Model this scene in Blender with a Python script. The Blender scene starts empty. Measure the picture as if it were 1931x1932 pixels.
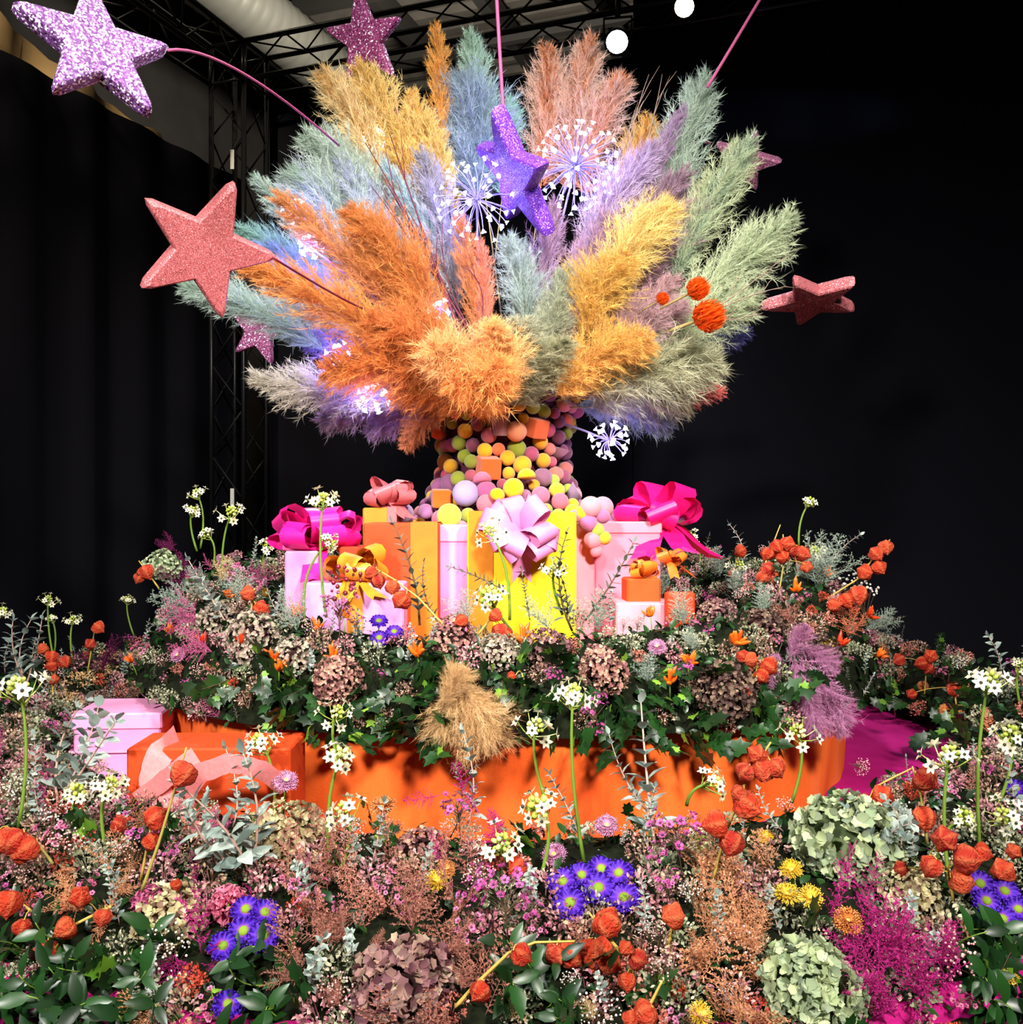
import bpy, math, random
import numpy as np
from mathutils import Matrix, Vector

# ------------------------------------------------------------------ camera, world, lights, exposure
scn = bpy.context.scene
COL = scn.collection
F = 1780.0                      # focal length in pixels of the 1931 px wide frame
HZ = 966.0                      # horizon row, camera is level
CAMZ = 1.6
cam = bpy.data.cameras.new('camera')
cam.sensor_fit = 'HORIZONTAL'; cam.sensor_width = 36.0; cam.lens = 36.0 * F / 1931.0
cam.clip_start = 0.05; cam.clip_end = 100
camo = bpy.data.objects.new('camera', cam); COL.objects.link(camo)
camo.location = (0, 0, CAMZ); camo.rotation_euler = (math.pi / 2, 0, 0)
scn.camera = camo
scn.view_settings.view_transform = 'Standard'
scn.view_settings.look = 'None'
scn.view_settings.gamma = 1.0
scn.view_settings.use_curve_mapping = False
scn.view_settings.exposure = 0.2
cy = scn.cycles
cy.max_bounces = 5; cy.diffuse_bounces = 3; cy.glossy_bounces = 2; cy.transmission_bounces = 3; cy.transparent_max_bounces = 4
cy.caustics_reflective = False; cy.caustics_refractive = False
cy.sample_clamp_indirect = 4.0
w = bpy.data.worlds.new('dark_hall'); scn.world = w; w.use_nodes = True
w.node_tree.nodes['Background'].inputs[0].default_value = (0.75, 0.82, 1.0, 1)
w.node_tree.nodes['Background'].inputs[1].default_value = 0.075

def aim(o, tgt):
    d = Vector(tgt) - o.location
    o.rotation_euler = d.to_track_quat('-Z', 'Y').to_euler()

def area(name, loc, tgt, size, power, color, spread=180):
    l = bpy.data.lights.new(name, 'AREA'); l.shape = 'DISK'; l.size = size; l.energy = power; l.color = color; l.spread = math.radians(spread)
    o = bpy.data.objects.new(name, l); COL.objects.link(o); o.location = loc; aim(o, tgt); return o

def spot(name, loc, tgt, power, color, angle, size=0.08, blend=0.3):
    l = bpy.data.lights.new(name, 'SPOT'); l.energy = power; l.color = color; l.spot_size = math.radians(angle); l.spot_blend = blend
    l.shadow_soft_size = size
    o = bpy.data.objects.new(name, l); COL.objects.link(o); o.location = loc; aim(o, tgt); return o

def point(name, loc, power, color, size=0.03):
    l = bpy.data.lights.new(name, 'POINT'); l.energy = power; l.color = color; l.shadow_soft_size = size
    o = bpy.data.objects.new(name, l); COL.objects.link(o); o.location = loc; return o

# the hall's front stage lamps (behind and above the viewer), cool and warm back lamps on the truss, added plume and ceiling fills
area('stage_lamp_key', (1.7, -1.6, 4.4), (0.1, 3.6, 1.1), 0.6, 98, (1.0, 0.93, 0.86), 70)
area('stage_lamp_fill', (-2.5, -1.4, 4.0), (-0.2, 3.4, 1.1), 0.7, 80, (1.0, 0.95, 0.92), 70)
area('stage_lamp_top', (-0.2, 2.2, 6.4), (0.0, 3.2, 0.8), 0.5, 45, (1.0, 0.95, 0.9), 80)
area('added_plume_fill', (0.6, -0.8, 5.4), (0.0, 4.4, 2.9), 0.5, 42, (1.0, 0.95, 0.88), 45)  # added fill to brighten the plume tops, not a known lamp of the hall
spot('stage_lamp_back_cool', (0.85, 7.35, 5.25), (0.0, 4.4, 2.6), 260, (0.72, 0.88, 1.0), 60, 0.1)
spot('stage_lamp_back_warm', (-1.15, 7.75, 4.72), (-0.4, 4.5, 3.0), 260, (1.0, 0.93, 0.80), 50, 0.1)
spot('added_ceiling_fill', (-0.5, 9.0, 6.1), (-1.6, 11.5, 8.5), 800, (1.0, 0.93, 0.82), 140, 0.3)  # unseen fill light added to lift the ceiling and truss

rnd = random.Random(7)
NR = np.random.default_rng(11)

# ------------------------------------------------------------------ helpers
def P(px, py, d):
    return Vector(((px - 965.5) / F * d, d, CAMZ - (py - HZ) / F * d))

def PX(v):
    return (965.5 + v[0] / v[1] * F, HZ - (v[2] - CAMZ) / v[1] * F)

def lin(h):
    h = h.lstrip('#'); r = []
    for i in (0, 2, 4):
        c = int(h[i:i + 2], 16) / 255.0
        r.append(c / 12.92 if c <= 0.04045 else ((c + 0.055) / 1.055) ** 2.4)
    return (r[0], r[1], r[2], 1.0)

MATS = {}
def nmat(name):
    m = bpy.data.materials.new(name); m.use_nodes = True
    nt = m.node_tree; nt.nodes.clear()
    out = nt.nodes.new('ShaderNodeOutputMaterial')
    return m, nt, out

def bsdf(nt, out, rough=0.6, spec=0.3, metal=0.0, transl=0.0, sheen=0.0):
    b = nt.nodes.new('ShaderNodeBsdfPrincipled')
    b.inputs['Roughness'].default_value = rough
    b.inputs['Specular IOR Level'].default_value = spec
    b.inputs['Metallic'].default_value = metal
    if sheen: b.inputs['Sheen Weight'].default_value = sheen
    if transl > 0:
        t = nt.nodes.new('ShaderNodeBsdfTranslucent'); mx = nt.nodes.new('ShaderNodeMixShader'); mx.inputs[0].default_value = transl
        nt.links.new(b.outputs[0], mx.inputs[1]); nt.links.new(t.outputs[0], mx.inputs[2]); nt.links.new(mx.outputs[0], out.inputs[0])
        return b, [b.inputs['Base Color'], t.inputs['Color']]
    nt.links.new(b.outputs[0], out.inputs[0])
    return b, [b.inputs['Base Color']]

def ramp(nt, cols, interp='LINEAR'):
    r = nt.nodes.new('ShaderNodeValToRGB'); cr = r.color_ramp; cr.interpolation = interp
    n = len(cols)
    while len(cr.elements) < n: cr.elements.new(0.5)
    for i, c in enumerate(cols):
        cr.elements[i].position = i / max(1, n - 1) if interp == 'LINEAR' else i / n
        cr.elements[i].color = lin(c)
    return r

def petal(name, cols, rough=0.6, transl=0.25, spec=0.25, attr='rnd', tip=None, tipamt=1.0, bump=0.0):
    """natural plant colour: picked per piece from a few tones, optionally running to another colour along the piece (on plumes partly painted backlight)"""
    if name in MATS: return MATS[name]
    m, nt, out = nmat(name)
    b, socks = bsdf(nt, out, rough, spec, 0, transl)
    oi = nt.nodes.new('ShaderNodeObjectInfo'); at = nt.nodes.new('ShaderNodeAttribute'); at.attribute_name = attr
    ad = nt.nodes.new('ShaderNodeMath'); ad.operation = 'ADD'; fr = nt.nodes.new('ShaderNodeMath'); fr.operation = 'FRACT'
    nt.links.new(oi.outputs['Random'], ad.inputs[0]); nt.links.new(at.outputs['Fac'], ad.inputs[1]); nt.links.new(ad.outputs[0], fr.inputs[0])
    r = ramp(nt, cols); nt.links.new(fr.outputs[0], r.inputs[0]); src = r.outputs[0]
    if tip:
        t = nt.nodes.new('ShaderNodeAttribute'); t.attribute_name = 'tip'
        mx = nt.nodes.new('ShaderNodeMix'); mx.data_type = 'RGBA'; mx.inputs[7].default_value = lin(tip)
        mm = nt.nodes.new('ShaderNodeMath'); mm.operation = 'MULTIPLY'; mm.inputs[1].default_value = tipamt
        nt.links.new(t.outputs['Fac'], mm.inputs[0]); nt.links.new(mm.outputs[0], mx.inputs[0])
        nt.links.new(src, mx.inputs[6]); src = mx.outputs[2]
    for s in socks: nt.links.new(src, s)
    if bump:
        tc = nt.nodes.new('ShaderNodeTexCoord'); no = nt.nodes.new('ShaderNodeTexNoise'); no.inputs['Scale'].default_value = 7; no.inputs['Detail'].default_value = 5
        bp = nt.nodes.new('ShaderNodeBump'); bp.inputs['Strength'].default_value = bump; bp.inputs['Distance'].default_value = 0.02
        nt.links.new(tc.outputs['Object'], no.inputs['Vector']); nt.links.new(no.outputs['Fac'], bp.inputs['Height']); nt.links.new(bp.outputs[0], b.inputs['Normal'])
    MATS[name] = m; return m

def plain(name, col, rough=0.6, spec=0.3, metal=0.0, transl=0.0, noise=0.0, nscale=30.0, bump=0.0, sheen=0.0, emit=None):
    if name in MATS: return MATS[name]
    m, nt, out = nmat(name)
    b, socks = bsdf(nt, out, rough, spec, metal, transl, sheen)
    c = lin(col)
    for s in socks: s.default_value = c
    if noise or bump:
        tc = nt.nodes.new('ShaderNodeTexCoord'); no = nt.nodes.new('ShaderNodeTexNoise'); no.inputs['Scale'].default_value = nscale; no.inputs['Detail'].default_value = 4
        nt.links.new(tc.outputs['Object'], no.inputs['Vector'])
        if noise:
            hs = nt.nodes.new('ShaderNodeHueSaturation'); hs.inputs['Color'].default_value = c
            mr = nt.nodes.new('ShaderNodeMapRange'); mr.inputs[3].default_value = 1 - noise; mr.inputs[4].default_value = 1 + noise
            mr.inputs[1].default_value = 0.3; mr.inputs[2].default_value = 0.7
            nt.links.new(no.outputs['Fac'], mr.inputs[0]); nt.links.new(mr.outputs[0], hs.inputs['Value'])
            for s in socks: nt.links.new(hs.outputs[0], s)
        if bump:
            bp = nt.nodes.new('ShaderNodeBump'); bp.inputs['Strength'].default_value = bump; bp.inputs['Distance'].default_value = 0.01
            nt.links.new(no.outputs['Fac'], bp.inputs['Height']); nt.links.new(bp.outputs[0], b.inputs['Normal'])
    if emit:
        b.inputs['Emission Color'].default_value = lin(emit[0]); b.inputs['Emission Strength'].default_value = emit[1]
        m.cycles.emission_sampling = 'NONE'
    MATS[name] = m; return m

def glitter(name, c1, c2, spark, scale=420.0):
    """glitter coat: flakes of random tilt and brightness over a coloured ground"""
    if name in MATS: return MATS[name]
    m, nt, out = nmat(name)
    b, socks = bsdf(nt, out, 0.38, 0.5, 0.25)
    tc = nt.nodes.new('ShaderNodeTexCoord'); vo = nt.nodes.new('ShaderNodeTexVoronoi'); vo.inputs['Scale'].default_value = scale
    nt.links.new(tc.outputs['Object'], vo.inputs['Vector'])
    sx = nt.nodes.new('ShaderNodeSeparateColor'); nt.links.new(vo.outputs['Color'], sx.inputs[0])
    r = nt.nodes.new('ShaderNodeValToRGB'); cr = r.color_ramp
    cr.elements[0].color = lin(c1); cr.elements[1].position = 1.0; cr.elements[1].color = lin('#ffffff')
    e = cr.elements.new(0.62); e.color = lin(c2); e = cr.elements.new(1 - spark); e.color = lin(c2); e = cr.elements.new(min(0.99, 1 - spark + 0.04)); e.color = lin('#f6e6ff')
    nt.links.new(sx.outputs[0], r.inputs[0]); nt.links.new(r.outputs[0], socks[0])
    g = nt.nodes.new('ShaderNodeNewGeometry')
    sub = nt.nodes.new('ShaderNodeVectorMath'); sub.operation = 'SUBTRACT'; sub.inputs[1].default_value = (0.5, 0.5, 0.5); nt.links.new(vo.outputs['Color'], sub.inputs[0])
    sc = nt.nodes.new('ShaderNodeVectorMath'); sc.operation = 'SCALE'; sc.inputs['Scale'].default_value = 0.9; nt.links.new(sub.outputs[0], sc.inputs[0])
    ad = nt.nodes.new('ShaderNodeVectorMath'); ad.operation = 'ADD'; nt.links.new(g.outputs['Normal'], ad.inputs[0]); nt.links.new(sc.outputs[0], ad.inputs[1])
    no = nt.nodes.new('ShaderNodeVectorMath'); no.operation = 'NORMALIZE'; nt.links.new(ad.outputs[0], no.inputs[0]); nt.links.new(no.outputs[0], b.inputs['Normal'])
    MATS[name] = m; return m

class MB:
    def __init__(s): s.V = []; s.Fc = []; s.mi = []; s.r = []; s.t = []; s.n = 0
    def add(s, V, Fc, mi=0, rn=0.0, tip=None):
        k = s.n; V = [tuple(v) for v in V]
        s.V += V; s.n += len(V)
        s.Fc += [tuple(i + k for i in f) for f in Fc]; s.mi += [mi] * len(Fc)
        s.r += [rn] * len(V); s.t += (list(tip) if tip is not None else [0.0] * len(V))
    def addM(s, V, Fc, M, **k): s.add([M @ Vector(v) for v in V], Fc, **k)
    def mesh(s, name, mats, smooth=True):
        return mk(name, s.V, s.Fc, mats, s.mi, smooth, s.r, s.t)

def mk(name, V, Fc, mats, mi=None, smooth=True, r=None, t=None):
    me = bpy.data.meshes.new(name)
    me.from_pydata([tuple(v) for v in V], [], [tuple(int(i) for i in f) for f in Fc])
    for m in (mats if isinstance(mats, (list, tuple)) else [mats]): me.materials.append(m)
    if mi is not None and any(mi): me.polygons.foreach_set('material_index', np.array(mi, dtype=np.int32))
    if smooth: me.polygons.foreach_set('use_smooth', np.ones(len(me.polygons), dtype=bool))
    for nm, a in (('rnd', r), ('tip', t)):
        if a is not None and np.any(np.array(a)):
            at = me.attributes.new(nm, 'FLOAT', 'POINT'); at.data.foreach_set('value', np.array(a, dtype=np.float32))
    me.update(); return me

def frame(pos, z, roll=0.0, s=1.0, up=None):
    z = Vector(z).normalized()
    u = Vector(up) if up is not None else (Vector((0, 0, 1)) if abs(z.z) < 0.9 else Vector((0, 1, 0)))
    x = u.cross(z)
    if x.length < 1e-5: x = Vector((1, 0, 0)).cross(z)
    x.normalize(); y = z.cross(x)
    M = Matrix((x, y, z)).transposed().to_4x4()
    if roll: M = M @ Matrix.Rotation(roll, 4, 'Z')
    if s != 1.0: M = M @ (Matrix.Scale(s, 4) if not isinstance(s, tuple) else Matrix.Diagonal((s[0], s[1], s[2], 1)))
    M.translation = Vector(pos); return M

def tube_vf(pts, rad, n=6, cap=True):
    pts = [Vector(p) for p in pts]; V = []; Fc = []
    m = len(pts); rad = rad if isinstance(rad, (list, tuple)) else [rad] * m
    t0 = (pts[1] - pts[0]).normalized(); a = t0.orthogonal().normalized()
    for i in range(m):
        t = (pts[min(i + 1, m - 1)] - pts[max(i - 1, 0)])
        t = t.normalized() if t.length > 1e-9 else t0
        a = (a - t * a.dot(t)); a = a.normalized() if a.length > 1e-6 else t.orthogonal().normalized()
        b = t.cross(a)
        for k in range(n):
            c = 2 * math.pi * k / n
            V.append(pts[i] + (a * math.cos(c) + b * math.sin(c)) * rad[i])
    for i in range(m - 1):
        for k in range(n):
            k2 = (k + 1) % n
            Fc.append((i * n + k, i * n + k2, (i + 1) * n + k2, (i + 1) * n + k))
    if cap: Fc.append(tuple(reversed(range(n)))); Fc.append(tuple((m - 1) * n + k for k in range(n)))
    return V, Fc

def curve3(a, b, bulge, n=7):
    a, b, bulge = Vector(a), Vector(b), Vector(bulge)
    return [a.lerp(b, i / (n - 1)) + bulge * (4 * (i / (n - 1)) * (1 - i / (n - 1))) for i in range(n)]

def sphere_vf(r=1.0, nu=8, nv=5, sz=1.0):
    V = [(0, 0, -r * sz)]; Fc = []
    for j in range(1, nv):
        th = math.pi * j / nv
        for i in range(nu):
            ph = 2 * math.pi * i / nu
            V.append((r * math.sin(th) * math.cos(ph), r * math.sin(th) * math.sin(ph), -r * sz * math.cos(th)))
    V.append((0, 0, r * sz)); top = len(V) - 1
    for i in range(nu):
        i2 = (i + 1) % nu
        Fc.append((0, 1 + i2, 1 + i)); Fc.append((top, 1 + (nv - 2) * nu + i, 1 + (nv - 2) * nu + i2))
        for j in range(nv - 2):
            a = 1 + j * nu
            Fc.append((a + i, a + i2, a + nu + i2, a + nu + i))
    return V, Fc

def leaf_vf(L=1.0, W=0.4, fold=0.25, bend=0.2, peak=0.4):
    V = [(0, 0, 0)]
    for u, k in ((peak * 0.55, 0.78), (peak * 1.25, 1.0), (0.82, 0.55)):
        z = -bend * L * u * u; w_ = W * 0.5 * k
        V += [(-w_, L * u, z + fold * w_), (0, L * u, z), (w_, L * u, z + fold * w_)]
    V.append((0, L, -bend * L))
    Fc = [(0, 2, 1), (0, 3, 2), (1, 2, 5, 4), (2, 3, 6, 5), (4, 5, 8, 7), (5, 6, 9, 8), (7, 8, 10), (8, 9, 10)]
    return V, Fc

def strands(P0, D0, L, width, droop=None, rn=None, tipcol=True, rng=NR):
    """n ribbons, each a quad and a triangle; returns arrays"""
    n = len(P0); D0 = D0 / np.maximum(np.linalg.norm(D0, axis=1, keepdims=True), 1e-9)
    L = np.broadcast_to(np.asarray(L, float), (n,))[:, None]; width = np.broadcast_to(np.asarray(width, float), (n,))[:, None]
    dr = np.zeros((n, 3)) if droop is None else droop
    P1 = P0 + D0 * L * 0.5 + dr * L * 0.22; P2 = P0 + D0 * L * 0.95 + dr * L * 0.9
    S = np.cross(D0, rng.normal(size=(n, 3))); S /= np.maximum(np.linalg.norm(S, axis=1, keepdims=True), 1e-9); S *= width * 0.5
    V = np.stack([P0 - S, P0 + S, P1 - S * 0.8, P1 + S * 0.8, P2], 1).reshape(-1, 3)
    b = (np.arange(n) * 5)[:, None]
    Q = (b + np.array([0, 1, 3, 2])).tolist(); T = (b + np.array([2, 3, 4])).tolist()
    t = np.tile(np.array([0, 0, 0.5, 0.5, 1.0]), n)
    r = np.repeat(rn, 5) if rn is not None else None
    return V, Q + T, r, t

def link(o): COL.objects.link(o); return o

def empty(name, M, label=None, cat=None, group=None):
    o = bpy.data.objects.new(name, None); o.empty_display_size = 0.02; link(o); o.matrix_world = M
    tag(o, label, cat, group); return o

def tag(o, label=None, cat=None, group=None, kind=None):
    if label: o['label'] = label
    if cat: o['category'] = cat
    if group: o['group'] = group
    if kind: o['kind'] = kind
    return o

def part(parent, name, me, M=None, label=None, kind=None, mat=None):
    o = bpy.data.objects.new(name, me); link(o)
    if parent is not None: o.parent = parent
    if M is not None: o.matrix_basis = M
    if label: o['label'] = label
    if kind: o['kind'] = kind
    if mat is not None:
        o.material_slots[0].link = 'OBJECT'; o.material_slots[0].material = mat
    return o

def solo(name, me, M, label, cat, group=None, kind=None):
    o = bpy.data.objects.new(name, me); link(o); o.matrix_world = M
    return tag(o, label, cat, group, kind)

I4 = Matrix.Identity(4)
FLORA = []      # (object, px, py, description, landmark phrase or None)

def place(spec, name, cat, group, M, desc=None, mark=None, label=None):
    """spec: list of (part name, mesh, local matrix, kind, children)"""
    root = empty(name, M, label, cat, group)
    for (pn, me, pm, kind, ch) in spec:
        o = part(root, pn, me, pm, kind=kind)
        for (cn, cme, cm) in ch: part(o, cn, cme, cm)
    if desc:
        c = M @ Vector((0, 0, 0.03)); px = PX(c)
        FLORA.append((root, px[0], px[1], desc, mark))
    return root

# ------------------------------------------------------------------ the hall
U = Vector((0.942, -0.336, 0)); W_ = Vector((-0.336, -0.942, 0))      # along the back truss (to the right), along the left truss (to the viewer)
TC = Vector((-2.60, 9.0, 0))                                          # foot of the corner tower
m_black = plain('black_floor_paint', '#0b0b0e', 0.5, 0.3, noise=0.3, nscale=6)
def quad(name, pts, mat, kind='structure'):
    o = bpy.data.objects.new(name, mk(name, pts, [tuple(range(len(pts)))], mat, smooth=False)); link(o); o['kind'] = kind; return o
quad('floor', [(-16, -6, 0), (16, -6, 0), (16, 18, 0), (-16, 18, 0)], m_black)
m_ceil = plain('corrugated_ceiling_paint', '#57524b', 0.7, 0.2, noise=0.25, nscale=3)
# corrugated ceiling sheet, ribs running along the back truss
V = []; Fc = []
nr = 150
for i in range(nr + 1):
    t = -6 + 14 * i / nr; z = 8.2 + (0.06 if i % 4 < 2 else 0.0)
    for s_ in (-12, 14):
        p = TC + U * s_ + W_ * (-t) ; V.append((p.x, p.y, z))
for i in range(nr): Fc.append((2 * i, 2 * i + 1, 2 * i + 3, 2 * i + 2))
ceil = bpy.data.objects.new('ceiling', mk('ceiling', V, Fc, m_ceil, smooth=False)); link(ceil); ceil['kind'] = 'structure'
m_steel = plain('dark_steel_beam_paint', '#2c2a27', 0.6, 0.3)
def beam_vf(a, b, wd, ht):
    a, b = Vector(a), Vector(b); d = (b - a).normalized(); s_ = d.cross(Vector((0, 0, 1))).normalized() * wd / 2; h = Vector((0, 0, ht / 2))
    V = [p + q for p in (a, b) for q in (-s_ - h, s_ - h, s_ + h, -s_ + h)]
    return V, [(3, 2, 1, 0), (4, 5, 6, 7), (0, 1, 5, 4), (1, 2, 6, 5), (2, 3, 7, 6), (3, 0, 4, 7)]
for k in range(7):
    a = TC + U * (-2.5 + 1.25 * k) - W_ * 0.5; b = a - W_ * 6
    V, Fc = beam_vf((a.x, a.y, 7.95), (b.x, b.y, 7.95), 0.14, 0.3); part(ceil, 'beam', mk('beam', V, Fc, m_steel, smooth=False))
for k in range(4):
    a = TC - W_ * (0.8 + 1.5 * k) - U * 9; b = a + U * 20
    V, Fc = beam_vf((a.x, a.y, 7.7), (b.x, b.y, 7.7), 0.1, 0.16); part(ceil, 'beam', mk('beam', V, Fc, m_steel, smooth=False))
m_wall = plain('grey_hall_wall', '#2a2724', 0.85, 0.2, noise=0.2, nscale=2)
def vwall(name, a, b, z0, z1, mat):
    return quad(name, [(a.x, a.y, z0), (b.x, b.y, z0), (b.x, b.y, z1), (a.x, a.y, z1)], mat)
bb = TC - W_ * 6.0
vwall('wall_back', bb - U * 12, bb + U * 14, 0, 8.3, m_wall)
lw = TC - U * 2.6
vwall('wall_left', lw - W_ * 6.0, lw + W_ * 12, 0, 8.3, m_wall)
rw = TC + U * 13.5
vwall('wall_right', rw - W_ * 6.0, rw + W_ * 14, 0, 8.3, plain('dark_side_wall', '#0c0d10', 0.9, 0.1))
# ventilation duct of spiral sheet under the ceiling
da = TC - W_ * 5.8 + U * 1.0; dv = []
V = []; Fc = []; n = 16; ns = 160
a = TC - W_ * 5.6 + U * (-0.55); b = TC + W_ * 3.0 + U * (-0.85)
for i in range(ns + 1):
    c = a.lerp(b, i / ns); r_ = 0.34 + (0.012 if i % 3 == 0 else 0)
    for k in range(n):
        an = 2 * math.pi * k / n; V.append((c.x + U.x * r_ * math.cos(an), c.y + U.y * r_ * math.cos(an), 7.1 + r_ * math.sin(an)))
for i in range(ns):
    for k in range(n): Fc.append((i * n + k, i * n + (k + 1) % n, (i + 1) * n + (k + 1) % n, (i + 1) * n + k))
solo('ventilation_duct', mk('ventilation_duct', V, Fc, plain('galvanised_duct', '#8f8d82', 0.35, 0.5, 0.6)), I4, 'round ribbed grey ventilation duct running under the ceiling', 'duct')
# pale cladding lit by a work lamp behind the left drape, its upper edge falling to the corner
m_clad = plain('tan_cladding', '#947c56', 0.8, 0.2, noise=0.55, nscale=1.6)
q0 = TC - U * 0.75
def wl(t, z): p = q0 + W_ * t; return (p.x, p.y, z)
V = []; Fc = []; N = 40
for i in range(N + 1):
    t = -0.7 + 5.0 * i / N; top = 5.12 + t * 0.155 + 0.03 * math.sin(i * 1.7)
    p = q0 + W_ * t + U * (0.06 * math.sin(i * 0.9)); V += [(p.x, p.y, 3.2), (p.x, p.y, top - 0.22), (p.x + 0.03, p.y, top)]
for i in range(N):
    for k in (0, 1): Fc.append((3 * i + k, 3 * i + 3 + k, 3 * i + 4 + k, 3 * i + 1 + k))
solo('lining_cloth', mk('lining_cloth', V, Fc, m_clad), I4, 'crumpled tan lining cloth showing above the black left drape', 'cloth')
spot('lining_lamp', tuple(TC + U * 0.6 + W_ * 4.6 + Vector((0, 0, 7.4))), tuple(q0 + W_ * 2.2 + Vector((0, 0, 5.2))), 1000, (1.0, 0.83, 0.6), 60, 0.1)
# black drapes
m_drape = plain('black_molton', '#131318', 0.95, 0.05)
def drape(name, a, b, z1, amp, label, seed):
    r_ = random.Random(seed); d = (b - a); L = d.length; d = d.normalized(); nrm = Vector((-d.y, d.x, 0)); n = int(L * 14); V = []; Fc = []
    ph = 0.0
    for i in range(n + 1):
        ph += r_.uniform(0.35, 0.95); o = math.sin(ph) * amp * r_.uniform(0.6, 1.1)
        for j, z in enumerate((0.02, z1 * 0.5, z1)):
            p = a + d * (L * i / n) + nrm * o * (1.0 - 0.25 * j); V.append((p.x, p.y, z))
    for i in range(n):
        for j in (0, 1): Fc.append((3 * i + j, 3 * i + 3 + j, 3 * i + 4 + j, 3 * i + 1 + j))
    return solo(name, mk(name, V, Fc, m_drape), I4, label, 'curtain', 'black drapes around the stage')
drape('stage_drape', TC - U * 0.22 + W_ * (-0.35), TC - U * 0.22 + W_ * 9.5, 4.9, 0.05, 'tall black pleated drape hanging along the left side', 3)
drape('stage_drape', TC + U * 0.1 - W_ * 0.35, TC + U * 4.3 - W_ * 0.35, 5.5, 0.025, 'black drape hanging behind the bouquet beside the truss tower', 5)
drape('stage_drape', TC + U * 3.75 - W_ * 0.30, TC + U * 13, 7.6, 0.012, 'wide smooth black drape filling the right side', 6)
# faint cool glancing light on the right drape
spot('drape_streak_lamp', tuple(TC + U * 11.0 + W_ * 1.2 + Vector((0, 0, 4.1))), tuple(TC + U * 5.0 - W_ * 0.25 + Vector((0, 0, 4.75))), 900, (0.35, 0.5, 1.0), 5, 0.02, 0.8)

# ------------------------------------------------------------------ truss, lamps
m_truss = plain('black_truss_paint', '#17171a', 0.3, 0.5, 0.3)
m_brace = plain('black_brace_paint', '#08080a', 0.6, 0.3)
def tube_me(name, pts, rad, mat, n=6): V, Fc = tube_vf(pts, rad, n); return mk(name, V, Fc, mat)
def truss(name, A, B, a, sx, sy, bay, label):
    A, B = Vector(A), Vector(B); root = empty(name, Matrix.Translation(A), label, 'truss', 'black stage truss'); D = B - A; L = D.length; d = D.normalized(); n = max(1, round(L / bay))
    cs = [sx * (a / 2 * i) + sy * (a / 2 * j) for i, j in ((1, 1), (-1, 1), (-1, -1), (1, -1))]
    for c in cs: part(root, 'chord', tube_me('chord', [c, c + D], 0.026, m_truss, 8))
    for f in range(4):
        c0, c1 = cs[f], cs[(f + 1) % 4]
        for k in range(n):
            p, q = (c0, c1) if k % 2 == 0 else (c1, c0)
            part(root, 'brace', tube_me('brace', [p + d * (L * k / n), q + d * (L * (k + 1) / n)], 0.009, m_brace, 5))
    for k in (0, n):
        for f in range(4): part(root, 'strut', tube_me('strut', [cs[f] + d * (L * k / n), cs[(f + 1) % 4] + d * (L * k / n)], 0.013, m_truss, 5))
    return root
ZT = 5.8; ta = 0.36; up = Vector((0, 0, 1))
truss('truss_tower', TC, TC + up * (ZT + 0.18), ta, U, W_, 0.42, 'black upright truss tower standing in the back left corner')
truss('stage_truss', TC + up * ZT + U * 0.2, TC + up * ZT + U * 9.5, ta, W_, up, 0.42, 'black horizontal truss crossing above the bouquet to the right')
truss('stage_truss', TC + up * ZT + W_ * 0.2, TC + up * ZT + W_ * 5.5, ta, U, up, 0.42, 'black horizontal truss above the left drape running to the viewer')
tw = solo('cable_tag', mk('cable_tag', *beam_vf((0, 0, -0.09), (0, 0.012, -0.09), 0.035, 0.18), plain('white_tag', '#d8dcd6', 0.6), smooth=False), Matrix.Translation(TC + up * 4.98 + W_ * 0.19 + U * 0.06), 'small white paper tag taped to the truss tower, upper one', 'tag')
solo('cable_tag', mk('cable_tag', *beam_vf((0, 0, -0.09), (0, 0.012, -0.09), 0.035, 0.18), MATS['white_tag'], smooth=False), Matrix.Translation(TC + up * 1.82 + W_ * 0.19 + U * 0.06), 'small white tag on the truss tower, lower one', 'tag')

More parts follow.
